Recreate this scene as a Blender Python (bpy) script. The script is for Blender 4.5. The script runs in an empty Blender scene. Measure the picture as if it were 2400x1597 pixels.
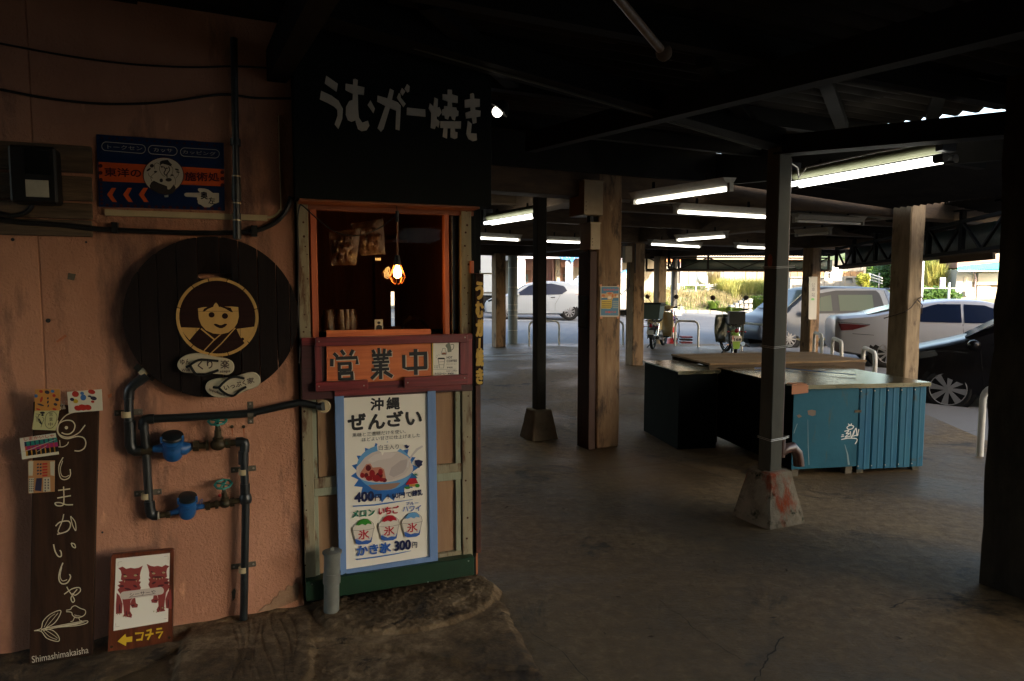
import bpy, bmesh, math, random
from math import sin, cos, pi, radians
from mathutils import Vector as V, Matrix, noise
random.seed(7)
# ------------------------------------------------------------------ camera, sky, sun, exposure
scn = bpy.context.scene
COL = scn.collection
EYE = V((0, 0, 1.5)); PITCH = .0789; ROLL = .000786; FOC = 1600.0
cam_d = bpy.data.cameras.new('camera'); cam = bpy.data.objects.new('camera', cam_d); COL.objects.link(cam)
cam_d.lens = 24.0; cam_d.sensor_width = 36; cam_d.clip_start = .05; cam_d.clip_end = 1500
cam.location = EYE
_F = V((0, cos(PITCH), -sin(PITCH))); _U = V((0, sin(PITCH), cos(PITCH))); _R = V((1, 0, 0))
_R2 = _R * cos(ROLL) + _U * sin(ROLL); _U2 = _U * cos(ROLL) - _R * sin(ROLL)
_m = Matrix((_R2, _U2, -_F)).transposed().to_4x4(); _m.translation = EYE
cam.matrix_world = _m
scn.camera = cam
SUN_EL, SUN_AZ = 25.0, 150.0
w = bpy.data.worlds.new('World'); scn.world = w; w.use_nodes = True
nt = w.node_tree; bg = nt.nodes['Background']
sky = nt.nodes.new('ShaderNodeTexSky'); sky.sky_type = 'NISHITA'; sky.sun_disc = False
sky.sun_elevation = radians(SUN_EL); sky.sun_rotation = radians(SUN_AZ); sky.dust_density = 3.0; sky.ozone_density = .6
_mx = nt.nodes.new('ShaderNodeMix'); _mx.data_type = 'RGBA'; _mx.blend_type = 'MULTIPLY'; _mx.inputs[0].default_value = 1; _mx.inputs[7].default_value = (1, .94, .85, 1)
nt.links.new(sky.outputs[0], _mx.inputs[6]); nt.links.new(_mx.outputs[2], bg.inputs[0]); bg.inputs[1].default_value = .15
sd = bpy.data.lights.new('sun', 'SUN'); sd.energy = 2.4; sd.angle = radians(.53); sd.color = (1, .93, .8)
sun = bpy.data.objects.new('sun', sd); COL.objects.link(sun)
_ts = V((sin(radians(SUN_AZ)) * cos(radians(SUN_EL)), cos(radians(SUN_AZ)) * cos(radians(SUN_EL)), sin(radians(SUN_EL))))
sun.rotation_euler = _ts.to_track_quat('Z', 'Y').to_euler(); sun.location = (20, -30, 30)
vs = scn.view_settings; vs.view_transform = 'Standard'; vs.look = 'None'; vs.gamma = 1; vs.use_curve_mapping = False
vs.exposure = 2.95
cy = scn.cycles; cy.max_bounces = 8; cy.diffuse_bounces = 5; cy.glossy_bounces = 3; cy.transmission_bounces = 6
cy.transparent_max_bounces = 8; cy.use_denoising = True; cy.sample_clamp_indirect = 6; cy.caustics_reflective = False; cy.caustics_refractive = False

# ------------------------------------------------------------------ helpers
def ray(x, y): return _F + _R2 * ((x - 1200) / FOC) - _U2 * ((y - 798.5) / FOC)
def G(x, y, z=0.0):
    d = ray(x, y); return EYE + d * ((z - EYE.z) / d.z)
def D(x, y, Y):
    d = ray(x, y); return EYE + d * (Y / d.y)
YA = 1.2012
FU = V((sin(YA), cos(YA), 0)); FN = V((cos(YA), -sin(YA), 0))
F0 = G(900, 1379, .05); F0 = V((F0.x, F0.y, 0))
FRZ = pi / 2 - YA
def P(x, y, off=0.0):
    d = ray(x, y); p = EYE + d * ((F0 + FN * off - EYE).dot(FN) / d.dot(FN))
    return V(((p - F0).dot(FU), -off, p.z))
FAC = (F0, FRZ)            # facade frame
WLD = (V((0, 0, 0)), 0.0)
ORG = {}
def T(name, label, cat, loc=(0, 0, 0), fr=WLD, group=None, rz=0.0):
    o = bpy.data.objects.new(name, None); COL.objects.link(o); o.empty_display_size = .1
    loc = V(loc); o.location = fr[0] + Matrix.Rotation(fr[1], 3, 'Z') @ loc; o.rotation_euler = (0, 0, fr[1] + rz)
    o['label'] = label; o['category'] = cat
    if group: o['group'] = group
    ORG[o.name] = loc
    return o
def tag(o, label=None, cat=None, group=None, kind=None):
    if label: o['label'] = label
    if cat: o['category'] = cat
    if group: o['group'] = group
    if kind: o['kind'] = kind
    return o
def kids(o): return [c for c in KID.get(o.name, [])]
KID = {}
def copy_tree(o, parent=None):
    c = o.copy(); COL.objects.link(c)
    if parent: c.parent = parent; KID.setdefault(parent.name, []).append(c)
    ORG[c.name] = ORG.get(o.name, V((0, 0, 0)))
    for ch in kids(o): copy_tree(ch, c)
    return c
class MB:
    def __init__(s): s.v = []; s.f = []
    def add(s, vs_, fs, M=None):
        n = len(s.v)
        s.v += [tuple(M @ V(p)) if M else tuple(p) for p in vs_]
        s.f += [tuple(i + n for i in q) for q in fs]; return s
    def box(s, x0, x1, y0, y1, z0, z1, M=None):
        if x0 > x1: x0, x1 = x1, x0
        if y0 > y1: y0, y1 = y1, y0
        if z0 > z1: z0, z1 = z1, z0
        return s.add([(x0,y0,z0),(x1,y0,z0),(x1,y1,z0),(x0,y1,z0),(x0,y0,z1),(x1,y0,z1),(x1,y1,z1),(x0,y1,z1)],
                     [(0,3,2,1),(4,5,6,7),(0,1,5,4),(1,2,6,5),(2,3,7,6),(3,0,4,7)], M)
    def bar(s, a, b, w_, h, up=(0, 0, 1)):
        a = V(a); b = V(b); d = (b - a).normalized(); u = V(up); r = d.cross(u)
        if r.length < 1e-4: r = d.cross(V((0, 1, 0)))
        r.normalize(); u = r.cross(d).normalized()
        q = []
        for p in (a, b):
            for i, j in ((-1,-1),(1,-1),(1,1),(-1,1)): q.append(p + r * (w_ / 2 * i) + u * (h / 2 * j))
        return s.add(q, [(0,1,2,3),(7,6,5,4),(0,4,5,1),(1,5,6,2),(2,6,7,3),(3,7,4,0)])
    def prism(s, pts, d):
        n = len(pts); d = V(d); pts = [V(p) for p in pts]
        nn = V((0, 0, 0))
        for i in range(n): nn += pts[i].cross(pts[(i + 1) % n])
        if nn.dot(d) > 0: pts = pts[::-1]
        return s.add(pts + [p + d for p in pts], [tuple(range(n)), tuple(range(2 * n - 1, n - 1, -1))] + [(i, i + n, (i + 1) % n + n, (i + 1) % n) for i in range(n)])
    def tube(s, pts, r, seg=10, caps=True):
        pts = [V(p) for p in pts]; n = len(pts); rr = r if isinstance(r, (list, tuple)) else [r] * n
        base = len(s.v); up = None
        for i, p in enumerate(pts):
            d = (pts[min(i + 1, n - 1)] - pts[max(i - 1, 0)])
            if d.length < 1e-9: d = V((0, 0, 1))
            d.normalize()
            if up is None: up = d.cross(V((0, 0, 1)) if abs(d.z) < .9 else V((1, 0, 0))).normalized()
            else:
                up = up - d * up.dot(d)
                up = up.normalized() if up.length > 1e-6 else d.orthogonal().normalized()
            q = d.cross(up)
            for k in range(seg):
                a = 2 * pi * k / seg; s.v.append(tuple(p + (up * cos(a) + q * sin(a)) * rr[i]))
        for i in range(n - 1):
            for k in range(seg):
                a = base + i * seg + k; b = base + i * seg + (k + 1) % seg; s.f.append((a, b, b + seg, a + seg))
        if caps:
            s.f.append(tuple(base + k for k in range(seg))[::-1]); s.f.append(tuple(base + (n - 1) * seg + k for k in range(seg)))
        return s
    def lathe(s, prof, o=(0, 0, 0), ax=(0, 0, 1), seg=20):
        o = V(o); ax = V(ax).normalized(); e = ax.orthogonal().normalized(); g = ax.cross(e); b = len(s.v)
        for r, h in prof:
            for k in range(seg):
                a = 2 * pi * k / seg; s.v.append(tuple(o + ax * h + (e * cos(a) + g * sin(a)) * max(r, 1e-5)))
        for i in range(len(prof) - 1):
            for k in range(seg):
                a = b + i * seg + k; c = b + i * seg + (k + 1) % seg; s.f.append((a, c, c + seg, a + seg))
        s.f.append(tuple(b + k for k in range(seg))[::-1]); s.f.append(tuple(b + (len(prof) - 1) * seg + k for k in range(seg)))
        return s
    def ball(s, c, r, seg=14, rings=8, sc=(1, 1, 1)):
        c = V(c); b = len(s.v)
        for i in range(1, rings):
            t = pi * i / rings
            for k in range(seg):
                a = 2 * pi * k / seg; s.v.append((c.x + r * sc[0] * sin(t) * cos(a), c.y + r * sc[1] * sin(t) * sin(a), c.z + r * sc[2] * cos(t)))
        s.v.append((c.x, c.y, c.z + r * sc[2])); s.v.append((c.x, c.y, c.z - r * sc[2])); tp = len(s.v) - 2
        for i in range(rings - 2):
            for k in range(seg):
                a = b + i * seg + k; d = b + i * seg + (k + 1) % seg; s.f.append((a, a + seg, d + seg, d))
        for k in range(seg):
            s.f.append((tp, b + k, b + (k + 1) % seg)); e = b + (rings - 2) * seg; s.f.append((tp + 1, e + (k + 1) % seg, e + k))
        return s
    def mesh(s, name, m, org=V((0, 0, 0)), smooth=35, bev=0):
        me = bpy.data.meshes.new(name); me.from_pydata([(a - org.x, b - org.y, c - org.z) for a, b, c in s.v], [], s.f)
        if bev:
            bm = bmesh.new(); bm.from_mesh(me)
            ed = [e for e in bm.edges if len(e.link_faces) == 2 and e.calc_face_angle(0) > .6]
            bmesh.ops.bevel(bm, geom=ed, offset=bev, segments=1, affect='EDGES', clamp_overlap=True); bm.to_mesh(me); bm.free()
        if smooth:
            me.shade_smooth(); me.set_sharp_from_angle(angle=radians(smooth))
        if m: me.materials.append(m)
        return me
    def build(s, name, m, parent=None, smooth=35, bev=0, label=None):
        root = parent
        while root is not None and root.parent is not None: root = root.parent
        org = ORG.get(root.name, V((0, 0, 0))) if root else V((0, 0, 0))
        o = bpy.data.objects.new(name, s.mesh(name, m, org, smooth, bev)); COL.objects.link(o)
        if parent: o.parent = parent; KID.setdefault(parent.name, []).append(o)
        if label: o['label'] = label
        return o
def single(name, mb, m, label, cat, loc=(0, 0, 0), fr=WLD, group=None, smooth=35, bev=0, kind=None):
    loc = V(loc); o = bpy.data.objects.new(name, mb.mesh(name, m, loc, smooth, bev)); COL.objects.link(o)
    o.location = fr[0] + Matrix.Rotation(fr[1], 3, 'Z') @ loc; o.rotation_euler = (0, 0, fr[1])
    return tag(o, label, cat, group, kind)
# ---- materials
def mat(nm, c, c2=None, sc=6, st=(1, 1, 1), rough=.7, bump=0, bsc=60, bst=None, metal=0, stain=None, rvar=0, spec=.5, emit=None, es=1, sp2=None, coat=0, world=False, wear=None):
    m = bpy.data.materials.new(nm); m.use_nodes = True; t = m.node_tree; N = t.nodes; L = t.links; b = N['Principled BSDF']
    b.inputs['Roughness'].default_value = rough; b.inputs['Metallic'].default_value = metal; b.inputs['Specular IOR Level'].default_value = spec
    b.inputs['Coat Weight'].default_value = coat
    if emit:
        b.inputs['Emission Color'].default_value = (*emit, 1); b.inputs['Emission Strength'].default_value = es
    b.inputs['Base Color'].default_value = (*c, 1)
    if not (c2 or bump or stain or rvar or sp2): return m
    tc = N.new('ShaderNodeTexCoord'); oi = N.new('ShaderNodeObjectInfo')
    add = N.new('ShaderNodeVectorMath'); add.operation = 'ADD'
    vm = N.new('ShaderNodeVectorMath'); vm.operation = 'SCALE'; vm.inputs[0].default_value = (7, 13, 5)
    L.new(oi.outputs['Random'], vm.inputs['Scale'])
    if world:
        gg = N.new('ShaderNodeNewGeometry'); src = gg.outputs['Position']
    else:
        L.new(tc.outputs['Object'], add.inputs[0]); L.new(vm.outputs[0], add.inputs[1]); src = add.outputs[0]
    def nz(scale, stt, det=5, rg=.6):
        mp = N.new('ShaderNodeMapping'); mp.inputs['Scale'].default_value = stt; L.new(src, mp.inputs[0])
        n = N.new('ShaderNodeTexNoise'); n.inputs['Scale'].default_value = scale; n.inputs['Detail'].default_value = det; n.inputs['Roughness'].default_value = rg
        L.new(mp.outputs[0], n.inputs[0]); return n.outputs[0]
    def ramp(s, a, b_):
        r = N.new('ShaderNodeMapRange'); r.inputs[1].default_value = a; r.inputs[2].default_value = b_; L.new(s, r.inputs[0]); return r.outputs[0]
    def mix(f, a, b_):
        x = N.new('ShaderNodeMix'); x.data_type = 'RGBA'; L.new(f, x.inputs[0])
        for i, q in ((6, a), (7, b_)):
            if isinstance(q, tuple): x.inputs[i].default_value = (*q, 1)
            else: L.new(q, x.inputs[i])
        return x.outputs[2]
    col = c
    if c2: col = mix(ramp(nz(sc, st), .32, .68), c, c2)
    if sp2: col = mix(ramp(nz(sp2[1], sp2[3] if len(sp2) > 3 else (1, 1, 1), 6, .7), sp2[2], sp2[2] + .12), col, sp2[0])
    if stain: col = mix(ramp(nz(stain[1], stain[3] if len(stain) > 3 else (1, 1, 1), 7, .65), stain[2], stain[2] + .1), col, stain[0])
    if not isinstance(col, tuple): L.new(col, b.inputs['Base Color'])
    if rvar:
        r = N.new('ShaderNodeMapRange'); r.inputs[1].default_value = .3; r.inputs[2].default_value = .7; r.inputs[3].default_value = rough - rvar; r.inputs[4].default_value = min(1, rough + rvar)
        L.new(nz(sc * .7, st), r.inputs[0]); L.new(r.outputs[0], b.inputs['Roughness'])
    if bump:
        bp = N.new('ShaderNodeBump'); bp.inputs['Strength'].default_value = 1; bp.inputs['Distance'].default_value = bump
        L.new(nz(bsc, bst or st, 8, .65), bp.inputs['Height']); L.new(bp.outputs[0], b.inputs['Normal'])
    return m
def flat(nm, c, rough=.6, **k): return mat(nm, c, rough=rough, **k)
def emis(nm, c, s):
    m = bpy.data.materials.new(nm); m.use_nodes = True; b = m.node_tree.nodes['Principled BSDF']
    b.inputs['Base Color'].default_value = (.8, .8, .8, 1); b.inputs['Emission Color'].default_value = (*c, 1); b.inputs['Emission Strength'].default_value = s
    return m
def glass(nm, tint=(1, 1, 1), dark=.0, rough=.02):
    # thin pane: mostly transparent with a mirror film; dark = share of opaque tint
    m = bpy.data.materials.new(nm); m.use_nodes = True; t = m.node_tree; N = t.nodes; L = t.links
    for n in list(N):
        if n.type != 'OUTPUT_MATERIAL': N.remove(n)
    out = [n for n in N if n.type == 'OUTPUT_MATERIAL'][0]
    tr = N.new('ShaderNodeBsdfTransparent'); tr.inputs[0].default_value = (*[q * (1 - dark) for q in tint], 1)
    gl = N.new('ShaderNodeBsdfGlossy'); gl.inputs['Roughness'].default_value = rough
    fr = N.new('ShaderNodeFresnel'); fr.inputs[0].default_value = 1.18
    mx = N.new('ShaderNodeMixShader'); L.new(fr.outputs[0], mx.inputs[0]); L.new(tr.outputs[0], mx.inputs[1]); L.new(gl.outputs[0], mx.inputs[2]); L.new(mx.outputs[0], out.inputs[0])
    return m
def ground_mat(nm, dark, mid, light, s1, s2, patch, patchcol, bump, rough=.7):
    m = bpy.data.materials.new(nm); m.use_nodes = True; t = m.node_tree; N = t.nodes; L = t.links; b = N['Principled BSDF']; b.inputs['Specular IOR Level'].default_value = .25
    g = N.new('ShaderNodeNewGeometry')
    def nz(sc, det, rg, dist=0):
        n = N.new('ShaderNodeTexNoise'); n.inputs['Scale'].default_value = sc; n.inputs['Detail'].default_value = det; n.inputs['Roughness'].default_value = rg; n.inputs['Distortion'].default_value = dist; L.new(g.outputs['Position'], n.inputs[0]); return n.outputs[0]
    def mr(s, a, b_, c=0.0, d=1.0):
        r = N.new('ShaderNodeMapRange'); 
        for i, v in enumerate((a, b_, c, d)): r.inputs[i + 1].default_value = v
        L.new(s, r.inputs[0]); return r.outputs[0]
    cr = N.new('ShaderNodeValToRGB'); e = cr.color_ramp.elements; e[0].position = .36; e[0].color = (*dark, 1); e[1].position = .66; e[1].color = (*light, 1); x = e.new(.5); x.color = (*mid, 1)
    fine = nz(s1, 12, .78); big = nz(s2, 6, .6, .6)
    ad = N.new('ShaderNodeMath'); ad.operation = 'MULTIPLY_ADD'; ad.inputs[1].default_value = .5; L.new(fine, ad.inputs[0]); sc = N.new('ShaderNodeMath'); sc.operation = 'MULTIPLY'; sc.inputs[1].default_value = .5; L.new(big, sc.inputs[0]); L.new(sc.outputs[0], ad.inputs[2]); L.new(ad.outputs[0], cr.inputs[0])
    mx = N.new('ShaderNodeMix'); mx.data_type = 'RGBA'; L.new(mr(nz(patch[0], 9, .7, .8), patch[1], patch[1] + .07, 0, .85), mx.inputs[0]); L.new(cr.outputs[0], mx.inputs[6]); mx.inputs[7].default_value = (*patchcol, 1)
    L.new(mx.outputs[2], b.inputs['Base Color']); L.new(mr(big, .35, .65, rough - .2, rough + .15), b.inputs['Roughness'])
    bp = N.new('ShaderNodeBump'); bp.inputs['Distance'].default_value = bump; L.new(fine, bp.inputs['Height']); L.new(bp.outputs[0], b.inputs['Normal']); return m
M = {}
M['concrete'] = mat('board_formed_concrete', (.24, .15, .075), (.15, .085, .04), 3, (6, 6, 1), .85, .004, 14, (5, 5, 1), stain=((.05, .028, .013), 2.2, .53, (3, 3, 1)), sp2=((.42, .3, .17), 5, .62, (2, 2, .7)))
M['concrete_pale'] = mat('pale_concrete', (.28, .2, .11), (.15, .1, .05), 3, (5, 5, 1), .85, .004, 14, (5, 5, 1), stain=((.08, .05, .025), 3, .57, (2, 2, .8)))
M['concrete_dark'] = mat('dark_concrete', (.03, .023, .016), (.014, .011, .008), 4, (3, 3, 1), .95, spec=.08, bump=.004, bsc=30, stain=((.12, .1, .075), 6, .68))  # near-black concrete with paler blotches
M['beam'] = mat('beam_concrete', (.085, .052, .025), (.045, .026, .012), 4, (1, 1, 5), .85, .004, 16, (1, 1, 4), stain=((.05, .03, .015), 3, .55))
M['footing'] = mat('footing_concrete', (.13, .115, .085), (.07, .06, .045), 8, spec=.1, rough=.9, bump=.004, bsc=50)
M['steel'] = mat('grey_painted_steel', (.07, .067, .05), (.05, .048, .036), 5, (2, 2, .6), .6, .0008, 60, metal=.0, spec=.15, stain=((.2, .1, .04), 8, .72))
M['steel_dark'] = mat('dark_roof_steel', (.01, .0095, .008), (.006, .0055, .005), 5, rough=.8, spec=.1)
M['roofsheet'] = mat('dark_roof_sheet', (.02, .016, .012), (.01, .008, .006), 3, rough=.9, spec=.1)  # plain near-black brown for the roof sheets
M['plaster'] = mat('pink_plaster', (.58, .285, .175), (.42, .193, .115), 1.6, (1.6, 1, .6), .92, .007, 95, (1, 1, .8), stain=((.2, .1, .07), 2.0, .55, (1.8, 1, .4)), sp2=((.72, .37, .22), 6, .62, (2, 1, .6)))
M['white'] = flat('white_paint', (.75, .73, .68), .5)
M['black'] = flat('black_plastic', (.008, .008, .008), .5, spec=.3)
M['blackrub'] = flat('black_rubber', (.01, .01, .01), .8, spec=.2)
M['ink'] = flat('black_ink', (.01, .01, .012), .6)
# ------------------------------------------------------------------ ground, road, floor
def sstep(a, b, x):
    t = min(1, max(0, (x - a) / (b - a))); return t * t * (3 - 2 * t)
def zr(x, y):
    pl = -.22 - .024 * (x - 6.5) + .0175 * (min(y, 40) - 9.75)
    pl = max(-.5, min(.35, pl))
    inside = 1 - sstep(17.9, 23, y)
    lim = min(pl, -.12 if x > 2 else -.06)
    return pl * (1 - inside) + lim * inside
mb = MB(); xs = [-160, -90, -50, -30, -22] + list(range(-16, 31, 1)) + [34, 40, 50, 70, 110, 200]; ys = [-120, -60, -30, -18] + list(range(-10, 46, 1)) + [50, 60, 80, 120, 200, 400, 900]
for y in ys:
    for x in xs: mb.v.append((x, y, zr(x, y)))
nx = len(xs)
for j in range(len(ys) - 1):
    for i in range(nx - 1): a = j * nx + i; mb.f.append((a, a + 1, a + nx + 1, a + nx))
M['asphalt'] = mat('grey_asphalt', (.115, .118, .122), (.09, .093, .1), .5, rough=.85, bump=.004, bsc=60, world=True, sp2=((.14, .142, .14), 1.3, .6))
single('road', mb, M['asphalt'], None, None, kind='structure')
M['floor'] = ground_mat('stained_concrete_floor', (.034, .022, .011), (.085, .055, .025), (.19, .135, .07), 13, .7, (1.5, .565), (.012, .009, .006), .016, .6)
mb = MB()
SLAB = [(-9, -5.4), (3.7, -5.4), (4.2, 4), (4.55, 6.0), (5.05, 8.9), (5.5, 10.6), (5.95, 12.1), (6.95, 14.2), (6.7, 15.6), (5.3, 17.9), (-9, 18.1)]
mb.prism([(x, y, -.45) for x, y in SLAB], (0, 0, .45))
floor = single('market_floor', mb, M['floor'], None, None, kind='structure', smooth=0)
ORG[floor.name] = V((0, 0, 0))
def ribbon(mb, pts, w_, z=None, nrm=None):
    pts = [V(p) for p in pts]; n = len(pts); b = len(mb.v)
    for i, p in enumerate(pts):
        d = (pts[min(i + 1, n - 1)] - pts[max(i - 1, 0)]).normalized(); s = d.cross(nrm or V((0, 0, 1))).normalized()
        ww = (w_[i] if isinstance(w_, list) else w_) / 2
        mb.v.append(tuple(p - s * ww)); mb.v.append(tuple(p + s * ww))
    for i in range(n - 1): a = b + 2 * i; mb.f.append((a, a + 1, a + 3, a + 2))
    return mb
def jag(pts, n=6, amp=.012):
    out = []
    for i in range(len(pts) - 1):
        for k in range(n):
            p = pts[i].lerp(pts[i + 1], k / n); out.append(p + V((random.uniform(-amp, amp), random.uniform(-amp, amp), 0)))
    return out + [pts[-1]]
M['crack'] = flat('crack_grime', (.012, .01, .008), .95)
for k, cr in enumerate([[(1836,1490),(1822,1510),(1800,1540),(1788,1565),(1768,1597)], [(2085,1425),(2130,1405),(2200,1403),(2280,1407),(2345,1407)], [(1540,1405),(1590,1440),(1660,1500),(1735,1545)], [(1240,1480),(1320,1530),(1380,1597)]]):
    pp = jag([G(x, y, .004) for x, y in cr], 7, .007); mb = MB(); ribbon(mb, pp, [random.uniform(.002, .008) * (1 if k < 2 else .45) for _ in pp]); mb.build('crack', M['crack'], floor)
# stripe of sunlight on the floor drawn as a pale ribbon, then road marking
M['sunstripe_roadline'] = flat('sunstripe_road_paint', (.6, .58, .52), .7)
mb = MB(); a = G(1130, 834, .005); b = G(1368, 828, .005); ribbon(mb, [a, b], .07); mb.build('sun_stripe', M['sunstripe_roadline'], floor)
mb = MB()
for x in (-12,): ribbon(mb, [(x + i * 1.0, 25.9 - .02 * i, zr(x + i, 25.9) + .012) for i in range(19)], .12)
ln = single('road_marking', mb, M['sunstripe_roadline'], None, None, kind='structure')
# near apron of mortar along the shop wall, built as a height field in the facade frame
M['apron'] = ground_mat('rough_mortar', (.022, .014, .008), (.1, .063, .03), (.3, .21, .12), 14, 2.2, (3.2, .575), (.015, .011, .007), .02, .85)
def fz(u, w_):
    n1 = noise.noise(V((u * 3, w_ * 3, 1))); n2 = noise.noise(V((u * 11, w_ * 11, 4))); n3 = noise.noise(V((u * 34, w_ * 34, 9))); n4 = noise.noise(V((u * 80, w_ * 80, 2)))
    h = -.02
    ub = .56 - .12 * max(0, w_ - .3) - .25 * max(0, .12 - w_) + .012 * n2 + .006 * n3
    base = sstep(ub + .012, ub - .07, u) * sstep(1.3, 1.15, w_) * sstep(-.98, -.86, u + .25 * w_ - .06 + .02 * n2)
    h = max(h, -.02 + base * (.026 + .003 * n1 + .003 * n2 + .003 * n3 + .002 * n4))
    edge = .13 + .20 * sstep(-.8, -1.15, u) + .03 * n1 + .012 * n2
    A = sstep(edge + .02, edge - .02, w_) * sstep(-.72 + .03 * n2, -.86 + .03 * n2, u)
    h = max(h, -.02 + A * (.034 + .007 * n2 + .003 * n3))
    # smooth patch with finger grooves
    Bm = sstep(1.25, 1.1, w_) * sstep(-.9 - .06 * w_ , -.84 - .06 * w_, u + .012 * n2) * sstep(-.31 + .03 * n2, -.37 + .03 * n2, u + .15 * max(0, w_ - .3))
    g = 0
    for gu in (-.67, -.655, -.61, -.575, -.54, -.5, -.47, -.44, -.59, -.63):
        c = gu + .02 * sin(w_ * 9 + gu * 30); g -= .0035 * math.exp(-((u - c) / .004) ** 2) * sstep(.05, .12, w_) * sstep(.75, .3, w_)
    h = max(h, -.02 + Bm * (.048 + .003 * n1 + .0012 * n2 + g)) if Bm > 0 else h
    # smooth crescent
    cw = .30 + .55 * sstep(-.45, .5, u) + .02 * n2
    Cm = sstep(cw + .012, cw - .012, w_) * sstep(ub, ub - .09, u) * sstep(-.42, -.36, u)
    h = max(h, -.02 + Cm * (.040 + .003 * n1 + .001 * n2))
    cx, cw = .1, .1; r = math.hypot((u - cx) / .45, (w_ - cw) / .33)
    D_ = sstep(1.06 + .05 * n2, .9, r)
    h = max(h, -.02 + D_ * (.058 + .006 * n2 + .006 * n3 + .005 * n4))
    Rm = sstep(.06, .02, w_) * sstep(.56, .5, u)
    h = max(h, -.02 + Rm * (.05 + .01 * n2))
    return h
mb = MB(); NU, NW = 520, 260
for j in range(NW):
    w_ = -.02 + 1.34 * (j / (NW - 1))
    for i in range(NU):
        u = -2.1 + 3.1 * i / (NU - 1); mb.v.append((u, -w_, fz(u, w_)))
for j in range(NW - 1):
    for i in range(NU - 1):
        a = j * NU + i
        if max(mb.v[a][2], mb.v[a + 1][2], mb.v[a + NU][2], mb.v[a + NU + 1][2]) > -.0195: mb.f.append((a, a + NU, a + NU + 1, a + 1))
single('mortar_apron', mb, M['apron'], None, None, fr=FAC, kind='structure', smooth=60)
# ------------------------------------------------------------------ the hall: grid of columns, beams, roofs
GA = radians(25); ga = V((cos(GA), sin(GA), 0)); gb = V((-sin(GA), cos(GA), 0)); C1 = V((.84, 6.38, 0))
def gp(a, b, z=0): return C1 + ga * a + gb * b + V((0, 0, z))
def col_mesh(name, p, s, h, m, seed=0, z0=0):
    mb = MB(); rr = random.Random(seed); n = 9; b = 0
    for k in range(n):
        z = z0 + (h - z0) * k / (n - 1)
        for i, j in ((-1,-1),(1,-1),(1,1),(-1,1)):
            q = p + ga * (i * s / 2) + gb * (j * s / 2); mb.v.append((q.x + rr.uniform(-.004, .004), q.y + rr.uniform(-.004, .004), z))
    for k in range(n - 1):
        for i in range(4): a = k * 4 + i; c = k * 4 + (i + 1) % 4; mb.f.append((a, c, c + 4, a + 4))
    mb.f.append((0, 3, 2, 1)); e = (n - 1) * 4; mb.f.append((e, e + 1, e + 2, e + 3)); return mb
cols = {
 'c1': (gp(.0, .0), .25, 'brown board-formed concrete column carrying the blue and yellow poster', 'concrete'),
 'c4': (V((4.46, 7.76, 0)), .235, 'pale cracked concrete column behind the blue box with a wire tied round it', 'concrete_pale'),
 'c2': (V((2.34, 13.0, 0)), .25, 'brown concrete column just left of the cream motorcycle', 'concrete'),
 'c5': (V((6.33, 14.5, 0)), .26, 'concrete column with the white bus stop sheet, beside the silver van', 'concrete'),
 'c3': (V((-.33, 16.95, 0)), .27, 'far concrete column with a pale left face, next to the banded grey pole', 'concrete'),
 'c6': (V((3.95, 18.3, 0)), .24, 'narrow concrete column behind the cream motorcycle with a whitish band', 'concrete_pale')}
CO = {}
for i, (k, (p, s, lb, mm)) in enumerate(cols.items()):
    zz = -.0 if k != 'c6' else -.3
    CO[k] = single('concrete_column', col_mesh(k, p, s, 2.6 if k in ('c1', 'c4') else 2.31, M[mm], i, zz), M[mm], lb, 'pillar', (p.x, p.y, max(zz, -.3)), bev=.012)
    ORG[CO[k].name] = V((p.x, p.y, max(zz, -.3)))
# extra columns hidden behind the shop but holding the roof
q = V((2.745, 3.2, 0)); mb = MB()
pts = [(-.27,-.3),(.3,-.3),(.3,.3),(-.27,.3)]; rr = random.Random(3)
n = 26
for k in range(n):
    z = 2.5 * k / (n - 1)
    for i, j in pts:
        e = .012 * noise.noise(V((i * 9, z * 5, j * 7))) + (.0 * z)
        p = q + ga * (i + (e if i > 0 else -e)) + gb * (j + (e if j > 0 else -e)); mb.v.append((p.x, p.y, z))
for k in range(n - 1):
    for i in range(4): a = k * 4 + i; c = k * 4 + (i + 1) % 4; mb.f.append((a, c, c + 4, a + 4))
mb.f.append((0, 3, 2, 1)); e = (n - 1) * 4; mb.f.append((e, e + 1, e + 2, e + 3))
single('concrete_pillar', mb, M['concrete_dark'], 'massive dark pillar at the right edge with crumbling plaster', 'pillar', (q.x, q.y, 0), smooth=40)
# footed steel posts
def footing(mb, c, b0, b1, h, seed=1, z0=-.02):
    rr = random.Random(seed); n = 5
    st = len(mb.v)
    for k in range(n):
        t = k / (n - 1); s = b0 + (b1 - b0) * t
        ring = []
        for i, j in ((-1,-1),(0,-1),(1,-1),(1,0),(1,1),(0,1),(-1,1),(-1,0)):
            f = .96 if i and j else 1
            p = c + ga * (i * s * f) + gb * (j * s * f); ring.append((p.x + rr.uniform(-.004, .004), p.y + rr.uniform(-.004, .004), z0 + (h - z0) * t + rr.uniform(-.003, .003) * (k > 0)))
        mb.v += ring
    for k in range(n - 1):
        for i in range(8): a = st + k * 8 + i; b = st + k * 8 + (i + 1) % 8; mb.f.append((a, b, b + 8, a + 8))
    mb.f.append(tuple(st + i for i in range(8))[::-1]); mb.f.append(tuple(st + (n - 1) * 8 + i for i in range(8)))
    return mb
M['footing_b'] = mat('stained_footing', (.24, .2, .145), (.13, .105, .07), 7, rough=.95, spec=.1, bump=.008, bsc=50, stain=((.2, .04, .015), 5, .55, (1, 1, .5)), sp2=((.012, .018, .008), 9, .54))
PA = V((.27, 6.72, 0)); PB = V((1.665, 4.33, 0))
tA = T('steel_post', 'slim dark steel post on a small tapered concrete block, left of the poster column', 'post', PA)
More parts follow.
